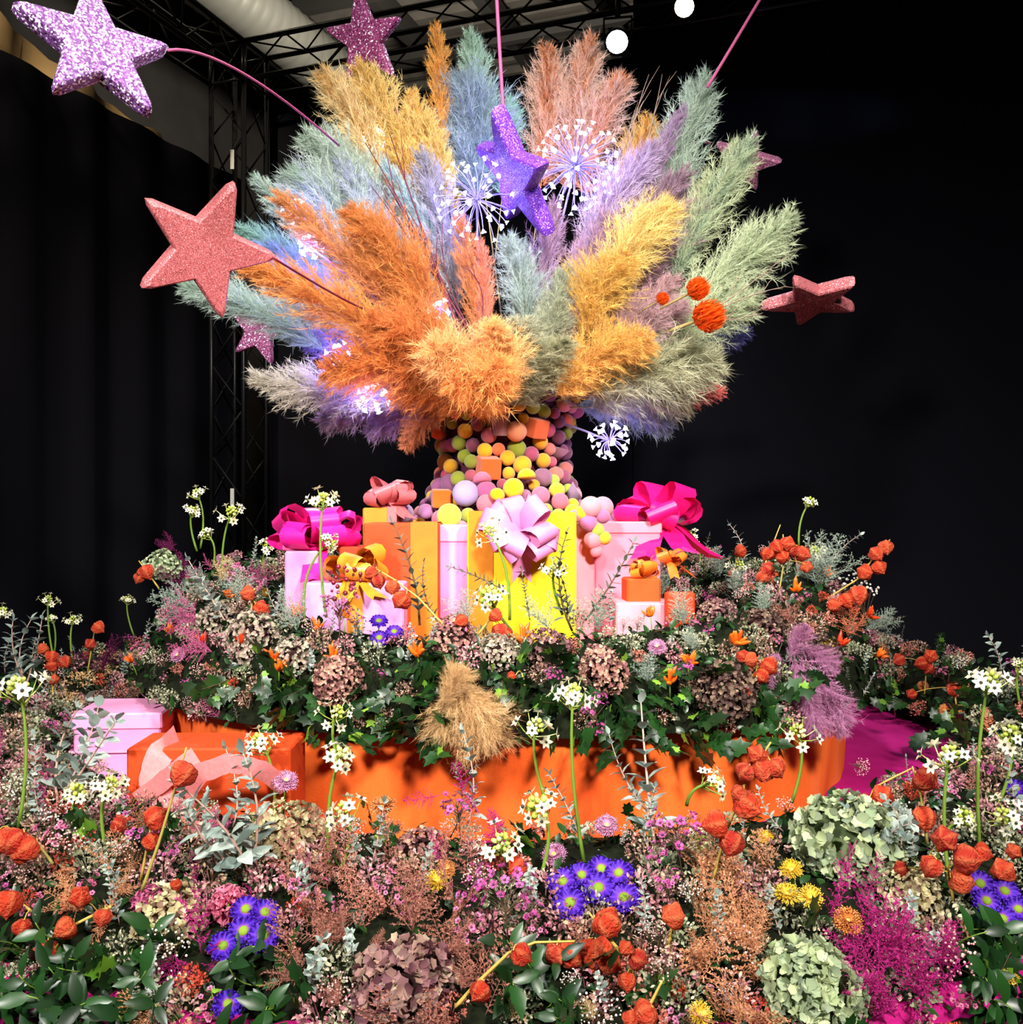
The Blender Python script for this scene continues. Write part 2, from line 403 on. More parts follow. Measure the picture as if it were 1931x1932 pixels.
def stage_light(loc, tgt, col, st, label, r_=0.09):
    loc = Vector(loc); d = (Vector(tgt) - loc).normalized(); M = frame(loc, d)
    root = empty('stage_light', M, label, 'spotlight', 'stage lights on the truss')
    prof = [(-0.26, 0.05), (-0.24, 0.075), (-0.05, 0.085), (0.0, r_ + 0.015), (0.03, r_ + 0.02), (0.03, r_)]
    V = []; Fc = []; n = 16
    for z, r in prof:
        for k in range(n): V.append((r * math.cos(2 * math.pi * k / n), r * math.sin(2 * math.pi * k / n), z))
    for i in range(len(prof) - 1):
        for k in range(n): Fc.append((i * n + k, i * n + (k + 1) % n, (i + 1) * n + (k + 1) % n, (i + 1) * n + k))
    Fc.append(tuple(range(n)))
    part(root, 'housing', mk('housing', V, Fc, m_truss))
    V = [(0, 0, 0.03)] + [(r_ * math.cos(2 * math.pi * k / n), r_ * math.sin(2 * math.pi * k / n), 0.022) for k in range(n)]
    part(root, 'lens', mk('lens', V, [(0, 1 + k, 1 + (k + 1) % n) for k in range(n)], plain('lens_' + col, col, 0.3, emit=(col, st))))
    Mi = M.inverted().to_3x3(); upl = (Mi @ Vector((0, 0, 1))).normalized(); sd = upl.cross(Vector((0, 0, 1))).normalized()
    pts = [sd * 0.11 + Vector((0, 0, -0.1)), sd * 0.11 + upl * 0.17 + Vector((0, 0, -0.1)), -sd * 0.11 + upl * 0.17 + Vector((0, 0, -0.1)), -sd * 0.11 + Vector((0, 0, -0.1))]
    part(root, 'yoke', tube_me('yoke', pts, 0.012, m_truss, 5))
    part(root, 'clamp', tube_me('clamp', [upl * 0.17 + Vector((0, 0, -0.1)), upl * 0.33 + Vector((0, 0, -0.1))], 0.022, m_truss, 6))
stage_light(P(1165, 78, 7.45), (0.0, 2.5, 1.6), '#dff2ff', 40, 'blue white spotlight glowing under the truss above the bouquet', 0.085)
stage_light(P(1292, 12, 7.35), (0.0, 2.0, 1.6), '#ffe9b8', 25, 'warm white spotlight at the upper edge of the truss', 0.075)
stage_light(P(705, 262, 7.9), (-0.5, 2.5, 1.9), '#fff0d0', 30, 'warm spotlight shining through the pale yellow plumes', 0.10)

# ------------------------------------------------------------------ plinths
CX, CYD = 0.0, 4.5
ZP, ZD = 0.57, 0.97
def sup(th, a=1.43, n=2.5):
    c, s = math.cos(th), math.sin(th); r = a / ((abs(c) ** n + abs(s) ** n) ** (1 / n)); return r
DY = 1.09
def drum_pt(th, k=1.0): r = sup(th) * k; s_ = math.sin(th); return (CX - 0.02 + r * math.cos(th), CYD + r * s_ * (DY if s_ < 0 else 1))
def cloth_mat(name, cols, streak, wear):
    m, nt, out = nmat(name); b, so = bsdf(nt, out, 0.8, 0.15)
    tc = nt.nodes.new('ShaderNodeTexCoord'); mp = nt.nodes.new('ShaderNodeMapping'); mp.inputs['Scale'].default_value = streak
    no = nt.nodes.new('ShaderNodeTexNoise'); no.inputs['Scale'].default_value = 3.0; no.inputs['Detail'].default_value = 6; no.inputs['Roughness'].default_value = 0.65
    nt.links.new(tc.outputs['Object'], mp.inputs[0]); nt.links.new(mp.outputs[0], no.inputs['Vector'])
    r = ramp(nt, cols); mr = nt.nodes.new('ShaderNodeMapRange'); mr.inputs[1].default_value = 0.5 - wear; mr.inputs[2].default_value = 0.5 + wear
    nt.links.new(no.outputs['Fac'], mr.inputs[0]); nt.links.new(mr.outputs[0], r.inputs[0]); nt.links.new(r.outputs[0], so[0])
    n2 = nt.nodes.new('ShaderNodeTexNoise'); n2.inputs['Scale'].default_value = 160; bp = nt.nodes.new('ShaderNodeBump'); bp.inputs['Strength'].default_value = 0.25; bp.inputs['Distance'].default_value = 0.004
    nt.links.new(tc.outputs['Object'], n2.inputs['Vector']); nt.links.new(n2.outputs['Fac'], bp.inputs['Height']); nt.links.new(bp.outputs[0], b.inputs['Normal'])
    return m
m_mag = cloth_mat('magenta_plinth_paint', ['#8c0c56', '#a8126a', '#b81c78'], (1, 1, 1), 0.25)
m_drum = cloth_mat('orange_brushed_cloth', ['#a83410', '#d4561c', '#dc6426', '#de7448'], (1.0, 1.0, 0.22), 0.22)
# lower round plinth
V = []; Fc = []; n = 128; R0 = 2.66
prof = [(R0 - 0.02, 0.0), (R0, 0.02), (R0, 0.40), (R0 + 0.012, 0.42), (R0 + 0.012, ZP - 0.02), (R0 - 0.01, ZP), (1.2, ZP)]
for r, z in prof:
    for k in range(n): a = 2 * math.pi * k / n; V.append((CX + r * math.cos(a), CYD + r * math.sin(a), z))
for i in range(len(prof) - 1):
    for k in range(n): Fc.append((i * n + k, i * n + (k + 1) % n, (i + 1) * n + (k + 1) % n, (i + 1) * n + k))
Fc.append(tuple((len(prof) - 1) * n + k for k in range(n)))
solo('round_plinth', mk('round_plinth', V, Fc, m_mag), I4, 'wide round magenta plinth carrying the whole display', 'plinth')
# orange drum with slightly creased cloth side
V = []; Fc = []; n = 180; zs = [ZP + 0.001, ZP + 0.02, ZP + 0.1, ZP + 0.2, ZP + 0.3, ZD - 0.03, ZD, ZD]
for j, z in enumerate(zs):
    for k in range(n):
        a = 2 * math.pi * k / n; wob = 0.010 * math.sin(7 * a + z * 6) + 0.006 * math.sin(19 * a - z * 14) + 0.004 * math.sin(41 * a)
        kk = 1.0 if j < 6 else (0.99 if j == 6 else 0.5)
        r = sup(a) * kk + (wob if j < 7 else 0); s_ = math.sin(a); V.append((CX - 0.02 + r * math.cos(a), CYD + r * s_ * (DY if s_ < 0 else 1), z))
for i in range(len(zs) - 1):
    for k in range(n): Fc.append((i * n + k, i * n + (k + 1) % n, (i + 1) * n + (k + 1) % n, (i + 1) * n + k))
Fc.append(tuple((len(zs) - 1) * n + k for k in range(n)))
solo('orange_drum', mk('orange_drum', V, Fc, m_drum), I4, 'broad orange cloth-covered drum standing on the magenta plinth', 'plinth')

# ------------------------------------------------------------------ gift boxes
def box_vf(w, d, h, bev=0.006, jit=0.0):
    V = []; Fc = []
    lv = [(0, bev), (bev, 0), (h - bev, 0), (h, bev)]
    for z, ins in lv:
        x, y = w / 2 - ins, d / 2 - ins
        for sx, sy in ((-1, -1), (1, -1), (1, 1), (-1, 1)):
            e = bev
            if sx * sy > 0: V += [(sx * x, sy * (y - e), z), (sx * (x - e), sy * y, z)] if False else [(sx * (x), sy * (y - e), z), (sx * (x - e), sy * y, z)]
            else: V += [(sx * (x - e), sy * y, z), (sx * x, sy * (y - e), z)]
    # order each ring counter-clockwise by angle
    R = []
    for i in range(4):
        ring = sorted(V[i * 8:(i + 1) * 8], key=lambda p: math.atan2(p[1] / d, p[0] / w)); R += ring
    for i in range(3):
        for k in range(8): Fc.append((i * 8 + k, i * 8 + (k + 1) % 8, (i + 1) * 8 + (k + 1) % 8, (i + 1) * 8 + k))
    Fc.append(tuple(reversed(range(8)))); Fc.append(tuple(24 + k for k in range(8)))
    return R, Fc
def card(col): return plain('card_' + col, col, 0.65, 0.25, noise=0.06, nscale=14, bump=0.12)
def satin(col): return plain('satin_' + col, col, 0.38, 0.45, transl=0.12, noise=0.1, nscale=18)
def loop_vf(L, H, wd, n=12, pinch=0.35, off=0.0):
    V = []; Fc = []
    for i in range(n + 1):
        u = i / n; a = 2 * math.pi * u
        x = L * (0.5 - 0.5 * math.cos(a)); z = H * math.sin(a) * (0.55 + 0.45 * (x / L)); ww = wd * (pinch + (1 - pinch) * math.sin(math.pi * u) ** 0.6)
        V += [(x, -ww / 2 + off * x, z), (x, 0 + off * x, z * 1.06), (x, ww / 2 + off * x, z)]
    for i in range(n):
        for k in (0, 1): Fc.append((3 * i + k, 3 * i + 3 + k, 3 * i + 4 + k, 3 * i + 1 + k))
    return V, Fc
def tail_vf(L, wd, n=8, curl=0.25, notch=0.3):
    V = []; Fc = []
    for i in range(n + 1):
        u = i / n; x = L * u; z = -curl * L * u * u + 0.04 * L * math.sin(u * 7); ww = wd * (0.5 + 0.5 * min(1, u * 3))
        V += [(x + (notch * wd if i == n else 0), -ww / 2, z), (x - (notch * wd if i == n else 0), 0, z + 0.006), (x + (notch * wd if i == n else 0), ww / 2, z)]
    for i in range(n):
        for k in (0, 1): Fc.append((3 * i + k, 3 * i + 3 + k, 3 * i + 4 + k, 3 * i + 1 + k))
    return V, Fc
def bow(parent, M, size, col, loops, tails=2, seed=0, wd=0.4, H=0.22, spread=1.0, flat=False):
    """loops of ribbon round a knot: loops and tails hang under the bow part"""
    r_ = random.Random(seed); mt = satin(col)
    k = MB(); V, Fc = sphere_vf(size * 0.13, 8, 6); k.add([(x, y, z * 1.2) for x, y, z in V], Fc)
    b = part(parent, 'bow', k.mesh('bow', mt), M)
    for i in range(loops):
        az = 2 * math.pi * i / loops * (1 if not flat else 1) + r_.uniform(-0.25, 0.25)
        el = r_.uniform(0.15, 1.0) * spread
        if flat: az = (0 if i % 2 == 0 else math.pi) + r_.uniform(-0.5, 0.5); el = r_.uniform(-0.3, 0.8)
        V, Fc = loop_vf(size * r_.uniform(0.85, 1.1), size * H * r_.uniform(0.8, 1.25), size * wd, off=r_.uniform(-0.2, 0.2))
        Ml = Matrix.Rotation(az, 4, 'Z') @ Matrix.Rotation(-el, 4, 'Y') @ Matrix.Rotation(r_.uniform(-0.5, 0.5), 4, 'X')
        part(b, 'loop', mk('loop', V, Fc, mt), Ml)
    for i in range(tails):
        V, Fc = tail_vf(size * r_.uniform(1.0, 1.4), size * wd * 0.8, curl=0.5)
        part(b, 'tail', mk('tail', V, Fc, mt), Matrix.Rotation((i + 0.5) * math.pi / max(1, tails) * 1.0 + math.pi * 1.25, 4, 'Z') @ Matrix.Rotation(0.1, 4, 'Y'))
    return b
def gift(label, x0, x1, ytop, d, depth, zb, col, rot=0.0, lid=None, rib=None, cross=None, bows=(), group='wrapped gift boxes', lidh=0.07):
    """box whose front spans pixel columns x0..x1 at depth d and whose top stands at pixel row ytop"""
    wdt = (x1 - x0) / F * d; c = P((x0 + x1) / 2, ytop, d); h = c.z - zb
    M = Matrix.Translation((c.x, d + depth / 2, zb)) @ Matrix.Rotation(rot, 4, 'Z')
    root = empty('gift_box', M, label, 'gift box', group)
    lh = lidh if lid else 0.0
    V, Fc = box_vf(wdt - (0.012 if lid else 0), depth - (0.012 if lid else 0), h - (lh * 0.5 if lid else 0)); part(root, 'body', mk('body', V, Fc, card(col), smooth=False))
    if lid:
        V, Fc = box_vf(wdt, depth, lh); part(root, 'lid', mk('lid', V, Fc, card(lid), smooth=False), Matrix.Translation((0, 0, h - lh)))
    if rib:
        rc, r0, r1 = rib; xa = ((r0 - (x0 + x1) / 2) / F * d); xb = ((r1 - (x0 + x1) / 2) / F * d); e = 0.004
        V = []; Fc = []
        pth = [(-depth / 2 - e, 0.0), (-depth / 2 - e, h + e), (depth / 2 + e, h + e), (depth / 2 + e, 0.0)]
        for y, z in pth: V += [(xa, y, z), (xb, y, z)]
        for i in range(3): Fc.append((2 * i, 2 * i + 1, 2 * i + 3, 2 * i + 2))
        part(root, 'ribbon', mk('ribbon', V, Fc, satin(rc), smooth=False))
    if cross:
        rc, z0, z1 = cross; e = 0.005; V = []; Fc = []
        q = [(-wdt / 2 - e, -depth / 2 - e), (wdt / 2 + e, -depth / 2 - e), (wdt / 2 + e, depth / 2 + e), (-wdt / 2 - e, depth / 2 + e)]
        for x, y in q: V += [(x, y, h * z0), (x, y, h * z1)]
        for i in range(4): j = (i + 1) % 4; Fc.append((2 * i, 2 * j, 2 * j + 1, 2 * i + 1))
        part(root, 'ribbon', mk('ribbon', V, Fc, satin(rc), smooth=False))
    for (px, py, bd, size, bc, kw) in bows:
        p = M.inverted() @ P(px, py, bd)
        kw = dict(kw); tilt = kw.pop('tilt', 0.0)
        bow(root, Matrix.Translation(p) @ Matrix.Rotation(tilt, 4, 'X'), size, bc, **kw)
    return root
gift('tall orange gift box with a wide light orange ribbon, left of centre', 685, 828, 987, 3.62, 0.30, ZD, '#bc3e14', 0.0, rib=('#d8701c', 775, 826))
gift('tall pale pink gift box between the orange and yellow boxes', 822, 888, 990, 3.70, 0.26, ZD, '#d684bc', 0.02, lid='#dc8ec4')
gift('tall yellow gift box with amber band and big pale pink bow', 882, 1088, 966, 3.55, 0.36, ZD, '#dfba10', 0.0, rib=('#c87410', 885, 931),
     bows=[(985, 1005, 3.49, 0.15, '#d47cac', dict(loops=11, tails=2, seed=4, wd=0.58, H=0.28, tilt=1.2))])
gift('tall narrow salmon pink gift box right of the yellow box', 1086, 1124, 985, 3.74, 0.24, ZD, '#e58392', -0.03)
gift('wide pink gift box with a hot pink bow at its right side', 1120, 1250, 984, 3.80, 0.34, ZD, '#dc7488', 0.0, lid='#e07a8c', lidh=0.05,
     bows=[(1243, 985, 3.95, 0.20, '#d8106a', dict(loops=10, tails=4, seed=9, wd=0.62, H=0.26))])
gift('amber gift box at the back left topped by a dusty pink bow', 682, 742, 958, 4.02, 0.24, ZD, '#c87620', 0.05, rib=('#c7666a', 728, 746),
     bows=[(736, 948, 4.1, 0.12, '#c9676c', dict(loops=10, tails=1, seed=12, wd=0.8, H=0.3))])
gift('pale pink gift box under the magenta bow at the far left', 530, 592, 1040, 3.66, 0.28, ZD, '#d985b6', 0.12,
     bows=[(600, 1025, 3.82, 0.19, '#e01a86', dict(loops=14, tails=2, seed=21, wd=0.6, H=0.24, spread=0.9))])
gift('small red orange gift box behind the amber bow', 640, 692, 1032, 3.70, 0.26, ZD, '#b03010', 0.0)
gift('low pale lilac gift box with a big amber bow on its lid', 575, 762, 1100, 3.45, 0.13, ZD, '#cf8cc4', 0.0, rib=('#d88c26', 655, 685),
     bows=[(675, 1088, 3.50, 0.12, '#d88c26', dict(loops=9, tails=3, seed=31, wd=0.75, H=0.34, spread=1.1))])
gift('orange cube gift box with an orange ruffled bow at right', 1182, 1246, 1092, 3.48, 0.13, ZD, '#cc4612', 0.05,
     bows=[(1215, 1086, 3.52, 0.065, '#d87824', dict(loops=12, tails=0, seed=41, wd=0.6, H=0.3)), (1264, 1062, 3.56, 0.075, '#d46c22', dict(loops=6, tails=2, seed=43, wd=0.6, H=0.3))])
gift('flat white pink gift box under the orange ruffled cube', 1165, 1310, 1138, 3.42, 0.20, ZD, '#c08c98', -0.04)
gift('red orange gift box half hidden by grey foliage at right', 1258, 1312, 1118, 3.36, 0.05, ZD, '#c43a16', 0.08)
# two boxes low on the magenta plinth
gift('pink paper gift box on the magenta plinth left of the drum', 131, 299, 1346, 3.37, 0.28, ZP, '#e58fbb', 0.06, cross=('#e9a0c6', 0.55, 0.58), lid='#ea98c2', lidh=0.06)
ob = gift('orange gift box with a frayed pink ribbon in front of the drum', 238, 548, 1412, 2.72, 0.20, ZP, '#b83c10', 0.0)
frm = plain('frayed_pink_ribbon', '#ee8f8f', 0.8, 0.1, transl=0.2, noise=0.12, nscale=90)
def ribbon_strip(pts, wd, fray=0.004, seed=0):
    r_ = random.Random(seed); V = []; Fc = []; n = len(pts)
    for i, (p, s_) in enumerate(pts):
        p = Vector(p); s_ = Vector(s_).normalized() * wd / 2
        V += [p - s_ * (1 + r_.uniform(0, .12)), p - s_ * 0.9, p, p + s_ * 0.9, p + s_ * (1 + r_.uniform(0, .12))]
    for i in range(n - 1):
        for k in range(4): Fc.append((5 * i + k, 5 * i + 5 + k, 5 * i + 6 + k, 5 * i + 1 + k))
    return V, Fc
obi = ob.matrix_world.inverted()
def rib3(pxs, wd, seed):
    pts = []
    for i, (x, y, d) in enumerate(pxs): pts.append(P(x, y, d))
    dense = []
    for i in range(len(pts) - 1):
        for k in range(6): dense.append(pts[i].lerp(pts[i + 1], k / 6))
    dense.append(pts[-1]); out = []
    for i, p in enumerate(dense):
        t = dense[min(i + 2, len(dense) - 1)] - dense[max(i - 2, 0)]; out.append((obi @ p, obi.to_3x3() @ (t.cross(Vector((0, 1, 0.25))))))
    return ribbon_strip(out, wd, seed=seed)
for i, (pl, wd) in enumerate((([(335, 1390, 2.80), (300, 1425, 2.70), (285, 1475, 2.69), (320, 1520, 2.68), (350, 1560, 2.68)], 0.07),
                 ([(260, 1510, 2.70), (300, 1480, 2.66), (350, 1440, 2.60), (370, 1425, 2.62)], 0.05),
                 ([(345, 1500, 2.66), (375, 1460, 2.58), (430, 1440, 2.55), (490, 1450, 2.58), (545, 1490, 2.66)], 0.055))):
    V, Fc = rib3(pl, wd, i); part(ob, 'ribbon', mk('ribbon', V, Fc, frm))

# ------------------------------------------------------------------ ball-covered column (vase)
def col_r(z):
    zs = [0.97, 1.30, 1.50, 1.58, 1.66, 1.76, 1.87, 1.98, 2.08, 2.20]
    rs = [0.56, 0.54, 0.50, 0.43, 0.37, 0.325, 0.305, 0.325, 0.365, 0.36]
    return float(np.interp(z, zs, rs))
VC = Vector((-0.035, 4.5, 0))
vase = empty('ball_covered_vase', Matrix.Translation(VC + Vector((0, 0, ZD))), 'waisted vase covered all over in coloured felt balls, holding the pampas', 'vase')
V = []; Fc = []; n = 32; zs = np.linspace(0.972, 2.2, 30)
for z in zs:
    for k in range(n): a = 2 * math.pi * k / n; r = col_r(z) - 0.05; V.append((r * math.cos(a), r * math.sin(a), z - ZD))
for i in range(len(zs) - 1):
    for k in range(n): Fc.append((i * n + k, i * n + (k + 1) % n, (i + 1) * n + (k + 1) % n, (i + 1) * n + k))
Fc.append(tuple(range(n)))
part(vase, 'core', mk('core', V, Fc, plain('vase_core_felt', '#4a2430', 0.95, 0.05)))
felt = {}
def feltm(c): return plain('felt_' + c, c, 0.95, 0.08, noise=0.1, nscale=60, bump=0.35, sheen=0.3)
PAL_HI = ['#8e3f4e', '#c9941c', '#8f9a2c', '#b5485a', '#6b3346', '#cf8f1a', '#d9653a', '#c67160', '#93a031', '#7d3d52', '#a8505e', '#c98a20']
PAL_LO = ['#c04f86', '#d9a51e', '#c4576c', '#b86ab0', '#8a8f35', '#d6606a', '#a85a8c', '#cf7a7c', '#a2b030', '#e0b01c', '#93607c']
bm_ = {}
def ball_me(c):
    if c not in bm_: V, Fc = sphere_vf(1.0, 18, 11); bm_[c] = mk('felt_ball', V, Fc, feltm(c))
    return bm_[c]
BP = []
def try_ball(a, z, r, col, out=0.0, force=False):
    rr = col_r(z) - 0.02 + out; p = Vector((rr * math.cos(a), rr * math.sin(a), z - ZD))
    if not force:
        for q, qr in BP:
            if (p - q).length < (r + qr) * 0.93: return False
    BP.append((p, r)); part(vase, 'ball', ball_me(col), Matrix.Translation(p) @ Matrix.Scale(r, 4)); return True
def vase_at(px, py):      # column surface under a pixel
    for it in range(3):
        d = 4.5 - (col_r(P(px, py, 4.1 if it == 0 else d).z) if True else 0)
    p = P(px, py, d) - VC; rr = col_r(p.z); s = max(-1, min(1, p.x / rr)); return math.atan2(-math.sqrt(1 - s * s), s), p.z
def vball(px, py, rpx, col, out=0.0):
    a, z = vase_at(px, py); try_ball(a, z, rpx / F * 4.15, col, out, True)
for q in [(974, 814, 20, '#dd8a66', .03), (886, 931, 25, '#a898cf', .06), (915, 850, 15, '#d9a51a', .02), (958, 864, 15, '#cf9a1c', .02), (986, 877, 18, '#c9961e', .02), (1003, 856, 15, '#96405c', .02),
          (848, 878, 15, '#d39a20', .02), (1026, 868, 15, '#c48f1e', .02), (877, 811, 15, '#cf8f1c', .02), (865, 833, 15, '#8a9632', .02), (889, 870, 14, '#8f9c38', .02), (863, 902, 15, '#9aa63a', .02),
          (905, 770, 18, '#c48a22', 0), (945, 768, 18, '#c96a48', .01), (980, 763, 14, '#c39a28', .01), (1008, 766, 14, '#8f9a38', .01), (978, 846, 19, '#8d9830', -.01), (1030, 900, 19, '#7d5468', 0),
          (1021, 935, 18, '#b0607a', .02), (1000, 953, 17, '#b464a0', .03), (1056, 946, 17, '#d46070', .03), (1053, 925, 16, '#d3a62a', .02), (1085, 952, 13, '#d7a820', .02), (968, 922, 20, '#e3b516', .04),
          (918, 927, 20, '#a05480', .02), (918, 951, 18, '#d26a78', .03), (955, 1060, 10, '#d26a78', 0), (1115, 957, 22, '#d4828c', .1), (1110, 988, 18, '#b2608e', .12), (1120, 1019, 17, '#e07680', .13), (1142, 1015, 13, '#e0a524', .12),
          (1140, 975, 14, '#a85c82', .12), (1070, 965, 14, '#dcae1e', .06), (1090, 970, 12, '#dcae1e', .08), (840, 910, 19, '#8f5a80', 0), (815, 915, 17, '#a8618c', .0), (784, 968, 19, '#9a7ba0', .1), (812, 965, 15, '#a06a98', .06),
          (808, 935, 12, '#c9a028', .02), (1058, 893, 16, '#b36a5c', 0), (1075, 897, 15, '#8a4258', 0), (1050, 905, 12, '#8fae3a', .01)]: vball(*q)
for (x, y, rp_, c) in ((1115, 957, 21, '#d4828c'), (1110, 986, 18, '#b2608e'), (1138, 974, 14, '#a85c82'), (1128, 1000, 13, '#8fae3a'), (1118, 1020, 17, '#e07680'), (1141, 1015, 13, '#e0a524'), (1098, 968, 14, '#dcae1e'), (1085, 974, 13, '#cf6a78'), (1125, 1040, 12, '#d9707c')):
    p = P(x, y, 3.69) - VC - Vector((0, 0, ZD)); r = rp_ / F * 3.69; BP.append((p, r)); part(vase, 'ball', ball_me(c), Matrix.Translation(p) @ Matrix.Scale(r, 4))
def vshape(kind, px, py, size, col, out=0.02, rx=0.0, rz=0.0, name='cube'):
    a, z = vase_at(px, py); rr = col_r(z) + out; p = Vector((rr * math.cos(a), rr * math.sin(a), z - ZD)); s = size / F * 4.15
    if kind == 'cube': V, Fc = box_vf(1, 1, 1, 0.04); V = [(x, y, zz - 0.5) for x, y, zz in V]; sm = False
    elif kind == 'cone':
        V = [(0, 0, 0.6)] + [(0.5 * math.cos(k * math.pi / 8), 0.5 * math.sin(k * math.pi / 8), -0.4) for k in range(16)]; Fc = [(0, 1 + k, 1 + (k + 1) % 16) for k in range(16)] + [tuple(reversed(range(1, 17)))]; sm = True
    elif kind == 'half':
        V = []; Fc = []
        for j in range(5):
            th = j * math.pi / 8
            for k in range(16): V.append((0.5 * math.cos(th) * math.cos(k * math.pi / 8), 0.5 * math.cos(th) * math.sin(k * math.pi / 8), 0.5 * math.sin(th)))
        for j in range(4):
            for k in range(16): Fc.append((j * 16 + k, j * 16 + (k + 1) % 16, j * 16 + 16 + (k + 1) % 16, j * 16 + 16 + k))
        Fc.append(tuple(reversed(range(16)))); Fc.append(tuple(64 + k for k in range(16))); sm = True
    else:
        V = []; Fc = []
        for j, (zz, r) in enumerate(((-0.5, 0.34), (0.5, 0.5))):
            for k in range(16): V.append((r * math.cos(k * math.pi / 8), r * math.sin(k * math.pi / 8), zz))
        for k in range(16): Fc.append((k, (k + 1) % 16, 16 + (k + 1) % 16, 16 + k))
        Fc.append(tuple(reversed(range(16)))); Fc.append(tuple(16 + k for k in range(16))); sm = True
    part(vase, name, mk(name, V, Fc, feltm(col), smooth=sm and kind not in ('cup',)), Matrix.Translation(p) @ Matrix.Rotation(rz, 4, 'Z') @ Matrix.Rotation(rx, 4, 'X') @ Matrix.Scale(s, 4))
    BP.append((p, s * 0.5))
vshape('cube', 922, 882, 40, '#d35a24', 0.0, 0.25, 0.3, 'felt_cube'); vshape('cube', 1012, 806, 36, '#cf5a26', 0.0, 0.3, 0.7, 'felt_cube'); vshape('cone', 827, 812, 42, '#dc5220', 0.02, 1.9, -0.4, 'felt_cone')
vshape('cup', 945, 802, 40, '#8f6068', 0.0, 0.1, 0.0, 'felt_cup'); vshape('half', 916, 908, 36, '#d2708f', 0.05, -0.5, 0.3, 'felt_half_ball'); vshape('half', 988, 902, 36, '#e0b01a', 0.05, -0.2, 0.2, 'felt_half_ball')
vshape('cone', 808, 942, 34, '#7a4f60', 0.0, 0.1, 0, 'felt_cone'); vshape('cube', 842, 940, 34, '#db6420', 0.04, 0.1, 0.2, 'felt_cube'); vshape('cone', 1078, 925, 34, '#7d6478', 0.02, 0.4, 0, 'felt_cone')
vshape('half', 940, 936, 30, '#dca514', 0.06, 0.8, 0.4, 'felt_half_ball'); vshape('cone', 1062, 850, 34, '#8d5c63', 0.0, 1.4, 1.0, 'felt_cone')
r_ = random.Random(5)
for it in range(9000):
    z = r_.uniform(1.40, 2.18); a = r_.uniform(-math.pi * 1.03, 0.03 * math.pi); r = r_.choice((0.030, 0.034, 0.036, 0.040)) if it < 5000 else 0.026
    try_ball(a, z, r, r_.choice(PAL_HI if z > 1.68 else PAL_LO))
    if len(BP) > 290: break
# the lime ball sitting on the pale pink box
V, Fc = sphere_vf(0.05, 20, 12)
solo('felt_ball', mk('felt_ball', V, Fc, feltm('#a9d23c')), Matrix.Translation(P(848, 973, 3.82)), 'bright lime green felt ball on the pale pink gift box', 'ball')

# ------------------------------------------------------------------ glitter stars
def star_me(name, mat, thick=0.26):
    out = []
    for k in range(5):
        a = math.radians(-72 * k)
        for da, r in ((-3.6, 0.93), (0, 1.0), (3.6, 0.93)): out.append((r * math.cos(a + math.radians(da)), r * math.sin(a + math.radians(da))))
        b = a - math.radians(36)
        out = out[:-3] + list(reversed(out[-3:]))
        out.append((0.44 * math.cos(b), 0.44 * math.sin(b)))
    n = len(out); V = []; Fc = []
    def ring(k, y, dz=0.0):
        for (x, z) in out: V.append((x * k, y, z * k))
    t = thick / 2
    ring(0.90, -t); ring(0.97, -t * 0.8); ring(1.0, -t * 0.45); ring(1.0, t * 0.45); ring(0.97, t * 0.8); ring(0.90, t)
    for j in range(5):
        for k in range(n): Fc.append((j * n + k, j * n + (k + 1) % n, (j + 1) * n + (k + 1) % n, (j + 1) * n + k))
    V.append((0, -t * 1.05, 0)); c0 = len(V) - 1; V.append((0, t * 1.05, 0)); c1 = len(V) - 1
    for k in range(n): Fc.append((c0, (k + 1) % n, k)); Fc.append((c1, 5 * n + k, 5 * n + (k + 1) % n))
    return mk(name, V, Fc, mat, smooth=False)
from mathutils import Euler
STARS = {
 'S1': (2.60, (-0.326, -0.324, 0.792), 0.214, (-1.145, 1.275), glitter('lilac_glitter', '#5f3470', '#80508f', 0.24, 42), 'big lilac star thick with white glitter, upper left corner'),
 'S2': (5.20, (0.404, -0.217, -0.536), 0.247, (-0.808, 2.607), glitter('rose_glitter', '#9a3a74', '#b8588e', 0.10, 38), 'dark rose glitter star hanging behind the yellow plumes'),
 'S3': (3.20, (0.526, -0.058, 0.570), 0.246, (-1.041, 0.891), glitter('salmon_glitter', '#bc6064', '#c66c6e', 0.015, 130), 'large salmon pink star left of the bouquet'),
 'S4': (5.40, (0.221, 0.024, -0.243), 0.195, (-1.443, 1.033), glitter('plum_glitter', '#a04a7c', '#b86898', 0.10, 36), 'small plum glitter star behind the left plumes'),
 'S5': (5.60, (0.962, 0.113, -0.326), 0.207, (1.391, 2.084), glitter('mauve_glitter', '#b0648c', '#c47ca0', 0.08, 36), 'small mauve star behind the yellow tipped plume at right'),
 'S6': (5.20, (1.336, 0.098, 0.284), 0.273, (1.658, 1.172), glitter('coral_glitter', '#dc727c', '#e6888e', 0.03, 60), 'coral pink star floating at the far right of the bouquet'),
 'S7': (4.02, (0.531, 0.192, -1.176), 0.290, (0.02 * 4.02 / 4.15, 1.449 - 0.0), glitter('violet_glitter', '#5a22a0', '#6c36b4', 0.05, 90), 'violet star nestled between the two glowing flower lamps'),
}
for k, (d, e, R, c, mt, lb) in STARS.items():
    if k == 'S7': c = ((974 - 965.5) / F * d, (966 - 329) / F * d)
    M = Matrix.LocRotScale(Vector((c[0], d, CAMZ + c[1])), Euler(e), Vector((R, R, R)))
    solo('glitter_star', star_me('glitter_star', mt), M, lb, 'star', 'hanging glitter stars')
m_cord = plain('pink_cord', '#a84a72', 0.6, 0.2)
m_rcord = plain('wine_cord', '#6a1f30', 0.6, 0.2)
